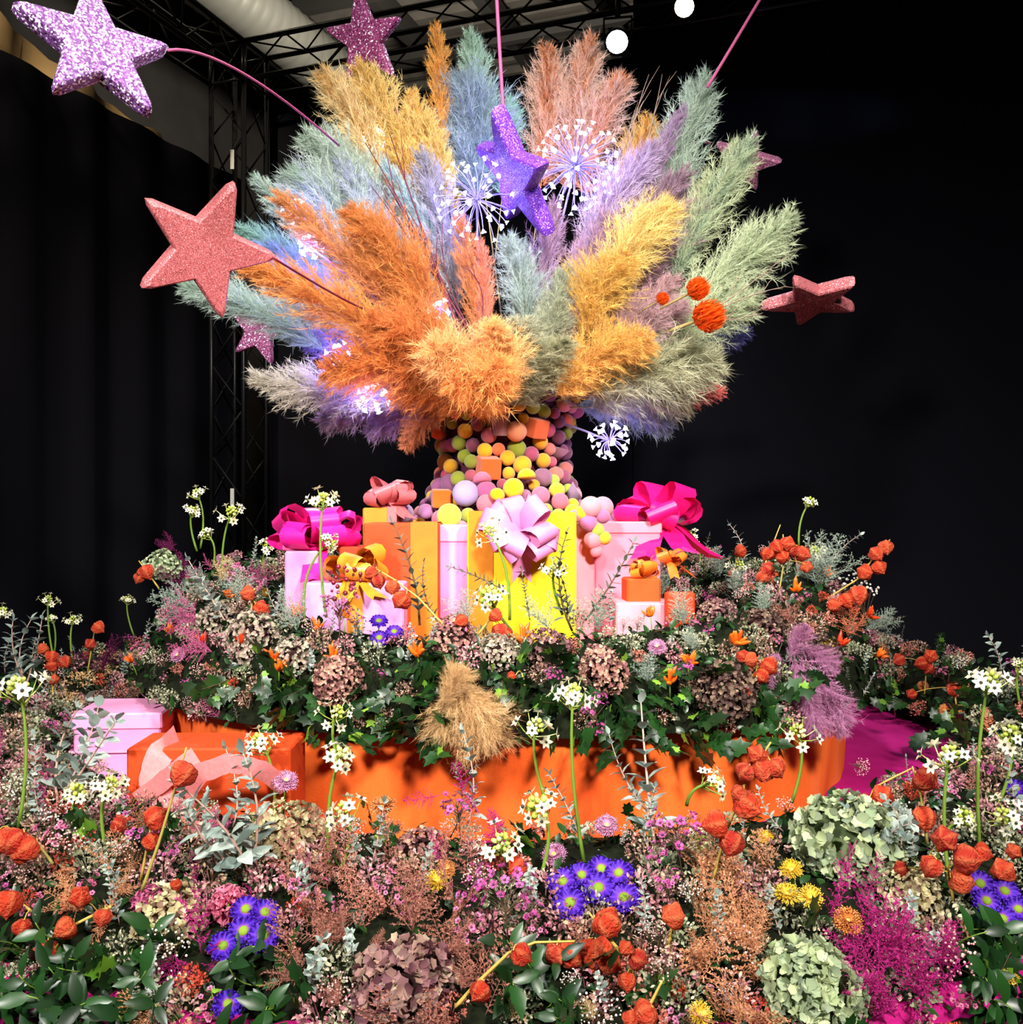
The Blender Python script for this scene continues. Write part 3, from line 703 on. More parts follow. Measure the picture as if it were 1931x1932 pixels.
def cord(pts, rad, label, mat=m_cord, g='star cords', n=14):
    pts = [P(*p) for p in pts]
    if len(pts) == 3:      # smooth quadratic
        a, b, c = pts; q = b * 2 - (a + c) * 0.5; pts = [a.lerp(q, t).lerp(q.lerp(c, t), t) for t in [i / n for i in range(n + 1)]]
    V, Fc = tube_vf(pts, rad, 6); return solo('cord', mk('cord', V, Fc, mat), I4, label, 'cord', g)
cord([(318, 95, 2.62), (470, 145, 3.2), (640, 275, 4.2)], 0.0045, 'pink cord from the lilac star to the bouquet')
cord([(933, -90, 4.05), (941, 60, 4.05), (951, 225, 4.05)], 0.008, 'pink cord holding the violet star from above')
cord([(1450, -28, 4.6), (1395, 65, 4.6), (1335, 165, 4.6)], 0.008, 'pink cord slanting up to the right from the sage plume')
cord([(515, 486, 3.22), (640, 560, 3.7), (705, 590, 4.0)], 0.004, 'thin wine red cord from the salmon star', m_rcord)
cord([(1437, 577, 5.2), (1400, 586, 4.9), (1370, 592, 4.6)], 0.005, 'thin cord from the coral star to the pale mint plume')
cord([(545, 628, 5.4), (600, 650, 5.0), (680, 690, 4.7)], 0.005, 'thin cord from the plum star to the bouquet')
cord([(745, 160, 5.2), (760, 260, 4.9), (800, 330, 4.7)], 0.006, 'pink cord below the dark rose star')
cord([(1340, 272, 5.6), (1318, 268, 5.3), (1290, 275, 5.0)], 0.006, 'short cord left of the small mauve star')

# ------------------------------------------------------------------ pampas plumes
def plume_me(seed, dense=1.0, bulge=0.05, fluff=1.0, slim=1.0, tipcut=1.0):
    g = np.random.default_rng(seed); nb = int(270 * dense); per = 56; P0 = []; D0 = []; LL = []; DR = []; RN = []
    for b in range(nb):
        s0 = g.uniform(0.0, 0.93) ** 0.95; az = g.uniform(0, 2 * math.pi)
        R = 0.15 * slim * (math.sin(math.pi * min(1, (0.10 + 0.90 * s0))) ** 0.55) * (1.0 if s0 < 0.45 else 1.0 - 0.62 * (s0 - 0.45) / 0.55)
        rad = np.array([math.cos(az), math.sin(az), 0.0]); ax = np.array([bulge * 4 * (1 - 2 * s0), 0, 1.0]); ax /= np.linalg.norm(ax)
        base = np.array([bulge * 4 * s0 * (1 - s0), 0, s0]); lb = g.uniform(0.5, 1.05)
        d = ax * g.uniform(0.9, 1.4) + rad * g.uniform(0.55, 1.0); reach = R * 1.45 * lb + 0.02
        u = g.uniform(0.05, 1.0, per) ** 0.8
        pts = base + d * (u * reach)[:, None] + rad * (u ** 2 * reach * 0.35)[:, None]
        P0.append(pts); D0.append(d * 0.9 + g.normal(size=(per, 3)) * 0.62); LL.append(g.uniform(0.022, 0.062, per) * fluff * (0.55 + 0.75 * R / 0.15))
        DR.append(rad * 0.25 + g.normal(size=(per, 3)) * 0.35); RN.append(np.full(per, g.uniform(0, 1)) + g.uniform(-0.08, 0.08, per))
    P0 = np.concatenate(P0); D0 = np.concatenate(D0); LL = np.concatenate(LL); DR = np.concatenate(DR); RN = np.concatenate(RN)
    V, Fc, r, t = strands(P0, D0, LL, g.uniform(0.0022, 0.0042, len(LL)), DR, RN, rng=g)
    # paler outer hairs, part dye and part painted backlight: tip follows axis distance
    ax = np.stack([bulge * 4 * V[:, 2].clip(0, 1) * (1 - V[:, 2].clip(0, 1)), np.zeros(len(V)), V[:, 2].clip(0, 1)], 1)
    dist = np.linalg.norm(V - ax, axis=1); t = np.clip((dist - 0.05) / 0.11, 0, 1) * 0.75 + 0.25 * t
    return mk('plume', V, Fc, plume_dummy, None, True, r % 1.0, t)
plume_dummy = plain('plume_ground', '#cccccc', 0.8)
def plume_mat(c, tip=None, tipamt=0.6):
    nm = 'pampas_' + c + (tip or '')
    h = c.lstrip('#'); rgb = [int(int(h[i:i + 2], 16) * .78 + .22 * q) for i, q in ((0, 236), (2, 222), (4, 200))]; c = '#%02x%02x%02x' % tuple(rgb)
    dk = '#%02x%02x%02x' % tuple(int(v * 0.78) for v in rgb); lt = '#%02x%02x%02x' % tuple(min(255, int(v * 1.08 + 6)) for v in rgb)
    if tip is None: tip = '#%02x%02x%02x' % tuple(min(255, int(v * 0.72 + 255 * 0.28 * 0.95)) for v in rgb)
    return petal(nm, [dk, c, lt, c], 0.85, 0.42, 0.1, tip=tip, tipamt=tipamt)
PLV = [plume_me(100, 1.0, 0.05), plume_me(101, 1.0, 0.09, 1.15), plume_me(102, 1.0, -0.03, 1.0), plume_me(103, 1.15, 0.07, 1.35, 1.1), plume_me(104, 0.9, 0.03, 0.85, 0.85), plume_me(105, 1.1, 0.10, 1.2, 1.0)]
VM = VC + Vector((0, 0, 2.16))
m_stem = plain('dry_stem', '#8a7a4c', 0.7, 0.2)
def pampas(tip, root, wpx, col, desc, v=0, tipc=None, ta=0.6, flip=False, stem=True):
    a = P(*root); b = P(*tip); L = (b - a).length; d = (b - a) / L; dm = (tip[2] + root[2]) / 2; wm = wpx / F * dm
    view = (a - Vector((0, 0, CAMZ))).normalized(); x = d.cross(view).normalized()
    if (x.z < 0) != flip: x = -x
    y = d.cross(x); kw = 0.80 if v not in (3, 5) else 0.92; M = Matrix((x * (wm * kw / 0.34), y * (wm * kw / 0.34), d * (L * 1.0))).transposed().to_4x4(); M.translation = a
    root_o = empty('pampas_plume', Matrix.Translation(VM), desc, 'pampas grass', 'dyed pampas plumes in the vase')
    pm = Matrix.Translation(-VM) @ M
    o = part(root_o, 'plume', PLV[v % len(PLV)], pm, kind=None, mat=plume_mat(col, tipc, ta)); 
    if stem:
        st = Vector((rnd.uniform(-.16, .16), rnd.uniform(-.16, .1), -0.12)); V, Fc = tube_vf(curve3(st, a - VM + d * 0.1 * L, Vector((0, 0, 0.02)), 5), [0.005, 0.005, 0.004, 0.003, 0.002], 5)
        part(root_o, 'stem', mk('stem', V, Fc, m_stem))
    return root_o
PLUMES = [
 # tip(px,py,depth) root width colour description variant tipcolour (partly painted backlight) amount
 ((822, 42, 5.0), (832, 290, 4.7), 52, '#d88f32', 'narrow amber pampas plume, tallest on the top left', 4, '#e8b460', .5),
 ((884, 60, 5.1), (905, 300, 4.8), 66, '#8fb8a2', 'tall pale sage pampas plume beside the tall amber one', 0, '#bcd8cc', .6),
 ((868, 150, 4.95), (895, 370, 4.7), 112, '#7fa0bd', 'broad blue grey pampas plume in the top centre', 3, '#a8b8c0', .5),
 ((603, 135, 4.9), (740, 400, 4.6), 92, '#d8a24a', 'pale cream yellow pampas plume at the upper left edge', 1, '#f2e2b0', .9),
 ((672, 125, 4.9), (790, 380, 4.6), 100, '#cf9c38', 'broad golden pampas plume left of the amber one', 0, '#f0d890', .8),
 ((776, 175, 4.8), (835, 360, 4.6), 72, '#d6a136', 'short golden pampas plume below the tall amber one', 2, '#f2dc96', .8),
 ((800, 215, 4.7), (860, 400, 4.5), 60, '#cfa23e', 'thin golden pampas plume just left of the flower lamp', 4, '#f2dc96', .8),
 ((968, 190, 5.0), (948, 370, 4.7), 66, '#6fb8a4', 'teal pampas plume behind the violet star', 0, '#b8e0d8', .6),
 ((1033, 85, 5.05), (1022, 360, 4.7), 84, '#c96a2c', 'tall rust orange pampas plume with white fringe, top centre right', 2, '#e8e4dc', .55),
 ((1118, 72, 5.05), (1068, 360, 4.7), 84, '#cb6e30', 'second tall rust orange plume with white fringe, leaning right', 0, '#e8e8e4', .55),
 ((1178, 145, 5.0), (1105, 370, 4.7), 96, '#d6743c', 'peach orange pampas plume with bluish white fringe', 1, '#e2ecf0', .5),
 ((1228, 222, 4.9), (1150, 420, 4.6), 84, '#cf9236', 'golden pampas plume behind the mauve ones', 2, '#ecd090', .7),
 ((1335, 145, 4.9), (1255, 440, 4.6), 98, '#9bb5a2', 'tall sage green pampas plume at the upper right', 0, '#c4d4c8', .6),
 ((1296, 195, 4.7), (1185, 430, 4.4), 46, '#8f6f9a', 'slim mauve pampas plume lying on the sage one', 4, '#b49ac0', .5),
 ((1240, 275, 4.5), (1085, 560, 4.25), 96, '#9a7fb0', 'lilac pampas plume right of the flower lamps', 1, '#d0c0dc', .7),
 ((1300, 325, 4.55), (1095, 620, 4.3), 96, '#7d5a74', 'dusky mauve pampas plume behind the lilac one', 0, '#b096ac', .6),
 ((1330, 380, 4.6), (1130, 640, 4.35), 84, '#8a5f78', 'second dusky mauve plume above the yellow one', 3, '#b898a8', .6),
 ((1424, 262, 4.6), (1265, 540, 4.4), 92, '#8cae96', 'sage plume with yellow tip at the right', 0, '#d8d6a4', .6),
 ((1502, 402, 4.5), (1240, 610, 4.3), 104, '#a2b692', 'pale mint pampas plume reaching far right', 2, '#d4dcb8', .7),
 ((1275, 385, 4.25), (1120, 580, 4.05), 84, '#dcb862', 'bright yellow pampas plume right of centre', 3, '#ecd488', .6),
 ((1190, 480, 4.0), (1110, 640, 4.0), 120, '#d4a448', 'fluffy deep yellow pampas plume below the bright one', 1, '#e8c46a', .6),
 ((1285, 525, 4.15), (1150, 660, 4.05), 66, '#a57a84', 'pinkish mauve plume beside the orange pincushions', 0, '#c8a8ac', .5),
 ((1300, 575, 4.15), (1165, 690, 4.05), 72, '#a8808a', 'lower pinkish mauve plume beside the orange pincushions', 1, '#c8aab0', .5),
 ((1432, 560, 4.4), (1240, 670, 4.2), 104, '#a3b48c', 'pale mint plume behind the orange pincushions', 0, '#cfd8b8', .7),
 ((1240, 640, 3.95), (1045, 752, 4.0), 96, '#dca04a', 'golden orange plume drooping low right of the vase', 5, '#ecc468', .6),
 ((1365, 685, 4.2), (1110, 745, 4.1), 106, '#989a78', 'olive sage plume low on the right', 3, '#c8ccac', .7),
 ((1180, 690, 4.3), (1060, 760, 4.2), 80, '#8f8f6c', 'short olive plume above the vase rim at right', 1, '#b4b490', .5),
 ((1310, 765, 4.35), (1110, 770, 4.2), 84, '#97906f', 'drooping olive plume at the lower right', 5, '#c4c0a0', .6),
 ((1372, 738, 4.4), (1210, 765, 4.3), 56, '#d65f5c', 'coral pampas plume at the lower right edge', 4, '#ec8a84', .5),
 ((1272, 812, 4.5), (1085, 765, 4.35), 66, '#93aebc', 'pale blue plume hanging lowest on the right', 5, '#c4d8d8', .6),
 ((1418, 622, 4.6), (1330, 668, 4.5), 56, '#3d3f92', 'navy blue dried plume at the right edge', 4, '#5a5cae', .5),
 ((955, 445, 4.15), (985, 660, 4.0), 84, '#8aa294', 'sage plume in the middle below the violet star', 1, '#b4c4d0', .6),
 ((1078, 500, 4.05), (1020, 690, 3.95), 66, '#8e9880', 'grey sage plume right of the middle', 0, '#acb49c', .5),
 ((1050, 380, 4.3), (1005, 680, 4.05), 72, '#8e6a8e', 'long mauve plume rising in the middle', 0, '#b090b4', .5),
 ((1150, 400, 4.25), (1020, 690, 4.0), 86, '#8a6488', 'long mauve plume leaning right of the middle', 2, '#b494b0', .5),
 ((1000, 480, 4.2), (995, 700, 4.0), 40, '#a8802c', 'thin ochre plume in the middle', 4, '#c09a48', .5),
 ((866, 400, 4.2), (900, 640, 4.05), 58, '#c06a38', 'slim rust orange plume left of the middle', 4, '#d8925c', .4),
 ((905, 450, 4.15), (918, 640, 4.05), 48, '#d8705a', 'coral plume left of the middle', 4, '#e89a80', .4),
 ((985, 600, 3.85), (985, 770, 4.0), 110, '#8c8f70', 'shaggy grey olive plume low in the middle', 3, '#aeb094', .5),
 ((1080, 640, 3.85), (1000, 770, 4.0), 84, '#888a66', 'shaggy olive plume above the vase rim', 1, '#a8a888', .5),
 ((1060, 560, 3.95), (1010, 720, 4.0), 70, '#90987c', 'grey green plume over the middle', 2, '#b0b49c', .5),
 ((808, 655, 3.62), (915, 750, 3.95), 96, '#e0964e', 'peach plume pointing to the viewer, left of three', 3, '#f4c48a', .7),
 ((925, 605, 3.60), (935, 765, 3.95), 96, '#e8a054', 'peach plume pointing up at the viewer, middle of three', 1, '#f8d090', .8),
 ((945, 690, 3.55), (920, 770, 3.95), 90, '#dd8238', 'peach orange plume above the vase, lowest of three', 3, '#f4b46c', .7),
 ((850, 720, 3.60), (930, 765, 3.95), 90, '#d87c34', 'shaggy orange plume over the vase rim at left', 5, '#f0a860', .6),
 ((453, 497, 3.85), (820, 720, 4.0), 96, '#d6802e', 'long bright orange plume sweeping far left', 1, '#eeae66', .6),
 ((515, 368, 4.1), (780, 620, 4.05), 82, '#c87c3e', 'long orange plume above the sweeping one', 0, '#dfa06a', .5),
 ((655, 395, 4.05), (840, 630, 4.0), 88, '#bd6a26', 'curly burnt orange plume left of centre', 3, '#d88c48', .5),
 ((640, 470, 4.1), (860, 690, 4.0), 84, '#cf7c34', 'orange plume in the left middle', 1, '#e8a460', .5),
 ((600, 700, 3.9), (870, 752, 4.0), 108, '#c96a24', 'deep orange plume lying low on the left', 5, '#e49650', .5),
 ((690, 600, 3.85), (905, 745, 3.95), 96, '#c4682a', 'rusty orange plume left of the peach ones', 3, '#dd8c48', .5),
 ((730, 740, 4.0), (900, 775, 4.0), 84, '#c8702e', 'orange plume drooping over the vase rim', 5, '#e49a58', .5),
 ((472, 712, 4.1), (790, 752, 4.1), 86, '#b8b4a2', 'cream white plume reaching low to the left', 2, '#d8d4c4', .7),
 ((337, 540, 4.3), (620, 665, 4.2), 62, '#8fae9e', 'mint plume with tip farthest left', 5, '#bcd0c4', .6),
 ((445, 432, 4.5), (680, 590, 4.3), 66, '#72a8a0', 'teal plume behind the salmon star tip', 1, '#a8ccc4', .5),
 ((480, 465, 4.4), (690, 620, 4.25), 76, '#7a9cd6', 'sky blue plume around the left fairy light', 0, '#b0c4ec', .6),
 ((476, 330, 4.7), (620, 500, 4.5), 60, '#9cbcae', 'narrow pale sage plume at the upper left', 4, '#cfe0d8', .7),
 ((572, 255, 4.75), (760, 470, 4.5), 108, '#8fae9c', 'broad sage plume at the upper left', 1, '#d0dcd0', .8),
 ((548, 330, 4.65), (740, 560, 4.4), 118, '#84a695', 'broad sage green plume below the first sage one', 3, '#ccd6cc', .7),
 ((640, 300, 4.6), (820, 560, 4.35), 86, '#93a0bf', 'lilac blue plume left of the twigs', 2, '#c0c8dc', .6),
 ((790, 285, 4.5), (865, 590, 4.25), 88, '#8e8c94', 'grey lavender plume left of the flower lamp', 0, '#b0b0c8', .6),
 ((740, 430, 4.35), (870, 640, 4.15), 58, '#78b0b0', 'aqua plume along the twigs', 4, '#a8d4d4', .5),
 ((720, 300, 4.5), (850, 520, 4.35), 56, '#8fb4c2', 'pale aqua plume behind the twigs', 4, '#c4dce0', .6),
 ((560, 640, 4.3), (810, 710, 4.2), 76, '#8f7fc4', 'lavender plume low on the left', 0, '#b8a8dc', .5),
 ((470, 570, 4.35), (710, 670, 4.25), 70, '#8ba894', 'grey mint plume under the long orange one', 5, '#b8ccbc', .6),
 ((600, 800, 4.3), (810, 752, 4.2), 76, '#a88cae', 'mauve plume hanging low on the left', 5, '#ccb4cc', .6),
 ((690, 820, 4.3), (850, 765, 4.2), 66, '#a884b4', 'second mauve plume hanging beside the vase', 5, '#c4a8cc', .5),
 ((760, 850, 4.1), (850, 765, 4.1), 44, '#b8683a', 'thin rust plume hanging left of the vase', 5, '#cf8a5a', .4),
 ((580, 590, 4.35), (800, 690, 4.2), 70, '#6f9aa2', 'blue grey plume between the orange ones', 2, '#9cbcc0', .5),
]
for q in PLUMES:
    pampas(*q)

# orange pincushion heads, coral tufts
def pinc_spec(seed, col):
    g = np.random.default_rng(seed); n = 420; ph = g.uniform(0, 2 * math.pi, n); ct = g.uniform(-0.5, 1, n); st = np.sqrt(1 - ct ** 2)
    D = np.stack([st * np.cos(ph), st * np.sin(ph), ct], 1); V, Fc, r, t = strands(D * 0.02, D + np.array([0, 0, .35]), g.uniform(0.03, 0.045, n), 0.0045, np.array([[0, 0, .5]]) * np.ones((n, 1)) - D * 0.6, g.uniform(0, 1, n), rng=g)
    me = mk('florets', V, Fc, col, None, True, r, t); sv, sf = sphere_vf(0.024, 10, 7); core = mk('core', sv, sf, plain('pinc_core', '#b04a14', 0.8))
    tv, tf = tube_vf([(0, 0, -0.30), (0.01, 0, -0.15), (0, 0, 0)], 0.004, 5); return [('florets', me, I4, 'stuff', []), ('core', core, I4, None, []), ('stem', mk('stem', tv, tf, m_stem), I4, None, [])]
pm = petal('pincushion_orange', ['#d9480a', '#ee6412', '#f07a20'], 0.6, 0.3)
PC = pinc_spec(3, pm)
for (x, y, s, lb) in ((1330, 600, 1.9, 'large orange pincushion flower on the right of the bouquet'), (1312, 548, 1.35, 'smaller orange pincushion flower just above the large one'), (1248, 565, 0.75, 'tiny orange pincushion flower among the mauve plumes')):
    c = P(x, y, 3.92); place(PC, 'pincushion_flower', 'flower', 'orange pincushion flowers', frame(c, (c - VM).normalized() + Vector((0, -0.6, 0)), rnd.uniform(0, 6), s), label=lb)

# twigs in the bouquet
m_twig = plain('dark_red_twig', '#55202e', 0.6, 0.2)
def twig_bundle(tips, root, rad, label, mat, seed):
    r_ = random.Random(seed); mb = MB()
    for t in tips:
        a = P(*root) + Vector((r_.uniform(-.03, .03), r_.uniform(-.03, .03), 0)); b = P(*t); bl = Vector((r_.uniform(-.06, .06), 0, r_.uniform(-.03, .05)))
        pts = curve3(a, b, bl, 9); V, Fc = tube_vf(pts, [rad * (1 - 0.7 * i / 8) for i in range(9)], 5); mb.add(V, Fc)
        for k in (3, 5, 6):
            e = pts[k] + (b - a) * 0.22 + Vector((r_.uniform(-.07, .07), r_.uniform(-.04, .04), r_.uniform(-.02, .06))); V, Fc = tube_vf([pts[k], pts[k].lerp(e, .5) + Vector((0, 0, .01)), e], [rad * .5, rad * .4, rad * .2], 4); mb.add(V, Fc)
    return solo('twig_bundle', mb.mesh('twig_bundle', mat), I4, label, 'twigs', 'dried twigs in the bouquet')
twig_bundle([(690, 270, 4.3), (720, 330, 4.25), (735, 250, 4.35), (765, 420, 4.2), (700, 350, 4.25)], (885, 640, 3.95), 0.006, 'dark red twigs fanning up left through the plumes', m_twig, 1)
twig_bundle([(835, 420, 4.1), (870, 500, 4.0)], (900, 650, 3.95), 0.004, 'short dark twigs left of the rust plume', m_twig, 2)
m_wil = plain('grey_willow', '#8f7a6a', 0.7, 0.2)
twig_bundle([(1225, 140, 4.7), (1215, 190, 4.7), (1250, 140, 4.75), (1275, 215, 4.7)], (1170, 400, 4.5), 0.004, 'curly grey willow twigs above the golden plume at right', m_wil, 3)
twig_bundle([(1490, 478, 4.2), (1478, 545, 4.2), (1440, 590, 4.2)], (1330, 600, 4.1), 0.0035, 'curling pale twigs at the right edge of the bouquet', m_wil, 4)
twig_bundle([(980, 150, 4.9), (1010, 180, 4.9)], (1000, 400, 4.6), 0.004, 'bent brown twigs beside the rust plumes', m_wil, 5)
twig_bundle([(495, 335, 4.5), (520, 430, 4.4)], (640, 520, 4.3), 0.003, 'thin pale twigs by the narrow sage plume', m_wil, 6)

# ------------------------------------------------------------------ glowing flower lamps
m_led = plain('led_white', '#eef0ff', 0.4, emit=('#dfe4ff', 5.0))
m_ledstem = plain('led_white_wire', '#9088c4', 0.5, 0.3)
def bulb_me():
    mb = MB()
    for k in range(3):
        a = 2 * math.pi * k / 3; V, Fc = leaf_vf(0.016, 0.016, 0.5, 0.1); mb.addM(V, Fc, Matrix.Rotation(a, 4, 'Z') @ Matrix.Rotation(0.7, 4, 'X'))
    V, Fc = sphere_vf(0.0055, 6, 4); mb.add([(x, y, z + .002) for x, y, z in V], Fc); return mb.mesh('led_bulb', m_led)
BULB = bulb_me()
def allium(c, R, n, label, root, seed, full=True):
    g = random.Random(seed); c = Vector(c); M = Matrix.Translation(c); o = empty('flower_lamp', M, label, 'lamp', 'glowing flower lamps'); mb = MB(); ends = []
    for k in range(n):
        z = 1 - 2 * (k + .5) / n; ph = k * 2.39996 + g.uniform(-.2, .2); s = math.sqrt(1 - z * z); d = Vector((s * math.cos(ph), s * math.sin(ph), z)) * R * g.uniform(0.82, 1.05); ends.append(d)
        V, Fc = tube_vf(curve3((0, 0, 0), d * 0.97, Vector((g.uniform(-.01, .01), g.uniform(-.01, .01), 0.01)), 5), 0.0022, 4, False); mb.add(V, Fc)
    part(o, 'branches', mb.mesh('branches', m_ledstem))
    for d in ends: part(o, 'led_bulb', BULB, frame(d, d, g.uniform(0, 6), g.uniform(0.9, 1.25) * (1 if full else 1.1)))
    V, Fc = tube_vf(curve3((0, 0, 0), Vector(root) - c, Vector((0, 0, .02)), 6), 0.005, 6); part(o, 'stem', mk('stem', V, Fc, m_ledstem))
    return o
allium(P(900, 378, 4.12), 0.175, 54, 'round glowing white flower lamp left of the violet star', P(905, 640, 4.45), 1)
allium(P(1086, 315, 4.32), 0.20, 84, 'round glowing white flower lamp right of the violet star', P(1010, 640, 4.5), 2)
for i, (x, y, d, R, n, lb) in enumerate(((585, 465, 4.22, 0.05, 14, 'small glowing fairy light cluster among the sky blue plume'), (705, 752, 4.05, 0.06, 14, 'small glowing light cluster under the low orange plume'),
        (640, 668, 4.1, 0.05, 10, 'small violet lit cluster above the cream plume'), (1150, 832, 4.2, 0.085, 26, 'glowing light cluster hanging below the right plumes'), (830, 585, 4.0, 0.04, 8, 'tiny glowing lights at the foot of the twigs'), (560, 400, 4.45, 0.06, 10, 'tiny glowing lights between the sage plumes'))):
    allium(P(x, y, d), R, n, lb, P(940, 770, 4.55), 10 + i, False)
LB = (0.22, 0.16, 1.0)
for (x, y, d, p) in ((900, 375, 4.14, 15), (1086, 312, 4.34, 17), (585, 468, 4.2, 8), (690, 750, 4.02, 4.5), (630, 665, 4.1, 6), (1160, 832, 4.2, 3.5), (830, 580, 3.98, 1.0), (560, 400, 4.4, 2), (960, 330, 3.6, 1.2)):  # last entry is an added fill for the violet star, no flower lamp there
    point('lamp_glow_and_star_fill', P(x, y, d), p, LB, 0.04)

# ------------------------------------------------------------------ flower beds: two mounds, sampled so plants can be rooted in them
def low_sec(th, s):
    f = max(0.0, -math.sin(th)) ** 3                       # 1 at the front, 0 at the sides
    ri, ro = 1.93 - 0.20 * f, 2.655 + 0.07 * f ** 2 - 0.04 * math.exp(-((th + 1.12) / .08) ** 2) - 0.03 * math.exp(-((th + 2.02) / .07) ** 2); r = ri + (ro - ri) * s
    H = 0.15 + 0.14 * (1 - f); z = ZP - 0.01 + H * (math.sin(math.pi * min(1, s * 0.95 + 0.05) ** 0.8) ** 0.8) - 0.06 * f * max(0, (s - 0.8) / 0.2)
    return Vector((CX + r * math.cos(th), CYD + r * math.sin(th), z))
def up_sec(th, s):
    f = max(0.0, -math.sin(th + 0.05)) ** 1.6
    k = 0.72 + (1.02 + 0.025 * f + 0.10 * (1 - f) ** 1.5 - 0.72) * s; x, y = drum_pt(th, k)
    H = 0.40 - 0.205 * f; z = ZD - 0.01 + H * (math.sin(math.pi * min(1, s * 0.93 + 0.07) ** 0.9) ** 0.75) - 0.05 * f * max(0, (s - 0.85) / 0.15)
    return Vector((x, y, z))
def make_bed(fn, th0, th1, nt, ns_, label, seed):
    r_ = random.Random(seed); G = np.zeros((nt, ns_, 3))
    for i in range(nt):
        th = th0 + (th1 - th0) * i / (nt - 1)
        for j in range(ns_): G[i, j] = fn(th, j / (ns_ - 1))
    du = np.gradient(G, axis=0); dv = np.gradient(G, axis=1); N = np.cross(dv, du); N /= np.maximum(np.linalg.norm(N, axis=2, keepdims=True), 1e-9)
    if N[nt // 2, ns_ // 2, 2] < 0: N = -N
    D = G + N * (NR.uniform(-0.018, 0.012, (nt, ns_)))[:, :, None]
    Fc = []
    for i in range(nt - 1):
        for j in range(ns_ - 1): a = i * ns_ + j; Fc.append((a, a + 1, a + ns_ + 1, a + ns_))
    root = solo('flower_bed', mk('flower_bed', D.reshape(-1, 3), Fc, plain('bed_moss', '#11160a', 0.95, 0.1, noise=0.5, nscale=40)), I4, label, 'flower bed')
    V = G.reshape(-1, 3); n = N.reshape(-1, 3); cam_ = np.array([0, 0, CAMZ]); view = V - cam_; face = (n * view).sum(1) < 0
    px = 965.5 + V[:, 0] / V[:, 1] * F; py = HZ - (V[:, 2] - CAMZ) / V[:, 1] * F
    return dict(root=root, V=V, N=n, face=face, px=px, py=py, nt=nt, ns=ns_)
LOWB = make_bed(low_sec, -math.pi * 1.42, math.pi * 0.42, 420, 36, 'dark mossy bed ringing the magenta plinth under the lower flowers', 1)
UPB = make_bed(up_sec, -math.pi * 1.30, math.pi * 0.30, 320, 28, 'dark mossy bed on the orange drum rim under the upper flowers', 2)
def anchor(px, py, bed):
    d = (bed['px'] - px) ** 2 + (bed['py'] - py) ** 2; d = np.where(bed['face'], d, d + 4e3); 
    # among near equal hits take the one nearest the viewer
    i = int(np.argmin(d + (bed['V'][:, 1] - 1.5) * 60)); return Vector(bed['V'][i]), Vector(bed['N'][i])

# ------------------------------------------------------------------ plant materials
M_G = petal('leaf_deep_green', ['#0c220b', '#143210', '#1e4518', '#0f2812'], 0.38, 0.12, 0.5)
M_LG = petal('leaf_lime', ['#4f7a22', '#6c9a2c', '#82ad3a'], 0.45, 0.25, 0.4)
M_EUC = petal('leaf_grey_green', ['#5e6e66', '#84948a', '#9fada3', '#70847c', '#b2beb4'], 0.6, 0.15, 0.3)
M_EUCD = petal('leaf_dusty_olive', ['#4a5248', '#616b5c', '#747f70', '#565f5a'], 0.65, 0.15, 0.25)
M_EUCS = petal('stem_pinkish', ['#a8877a', '#b89a8c'], 0.6, 0.0)
M_STG = petal('stem_green', ['#5c7a26', '#6f8c30', '#4f6f22'], 0.5, 0.0, 0.3)
M_STY = petal('stem_straw', ['#b89a4c', '#a88a3c', '#8f8a44'], 0.6, 0.0, 0.3)
M_STB = petal('stem_brown', ['#5a4632', '#48402c'], 0.7, 0.0)
M_WHT = petal('petal_white', ['#e6e2c0', '#eeebd4', '#dcd8ac'], 0.55, 0.25)
M_EYE = plain('dark_eye', '#161a10', 0.4, 0.5)
M_BUD = petal('bud_yellow_green', ['#b4c452', '#a3b83e', '#cdd67c', '#dfe2a8'], 0.5, 0.2)
M_PHY = petal('lantern_orange', ['#b4281a', '#cc3a1e', '#d64a2c', '#b02820', '#d85a34'], 0.6, 0.3, 0.25, tip='#e88050', tipamt=0.55, bump=0.9)
M_VIO = petal('daisy_violet', ['#340c92', '#4416a4', '#5426b4', '#3a0e9a'], 0.55, 0.22, 0.25, tip='#b8549a', tipamt=1.0)
M_VDK = petal('daisy_green_disc', ['#5f7a1a', '#728a22'], 0.8, 0.0)
M_HG = petal('hydrangea_green', ['#8fa072', '#a8b588', '#bcc79c', '#7f9270', '#9aa884', '#6f7c68'], 0.6, 0.25)
M_HC = petal('hydrangea_cream', ['#b0a878', '#c9c290', '#8f7a5c', '#d8d2a4', '#7a5448', '#c0b486'], 0.6, 0.25)
M_HB = petal('hydrangea_burgundy', ['#4c2c34', '#6b444a', '#856060', '#a08070', '#5a343e', '#b09c84'], 0.6, 0.2)
M_HR = petal('hydrangea_dusk', ['#6a3f44', '#8a5c58', '#a47a6a', '#c09a84', '#5a3038'], 0.6, 0.2)
M_HK = petal('hydrangea_dark', ['#2c1c1c', '#46302c', '#5e463e', '#8a7460', '#38241f'], 0.6, 0.2)
M_HP = petal('hydrangea_ash', ['#8a8270', '#a49c84', '#a28a84', '#75705c', '#b8b096', '#8c6c70'], 0.6, 0.2)
M_WAX = petal('waxflower_pink', ['#a83a80', '#b84a90', '#c060a0', '#9a2f74'], 0.5, 0.25)
M_WAXL = petal('waxflower_rose', ['#c0688c', '#c97aa0', '#b85a80', '#a84c70'], 0.5, 0.25)
M_WXC = plain('waxflower_cup', '#4a1230', 0.5, 0.4)
M_GYP = petal('gyp_white', ['#e0d8cc', '#ece6dc', '#d8c8c0'], 0.7, 0.2)
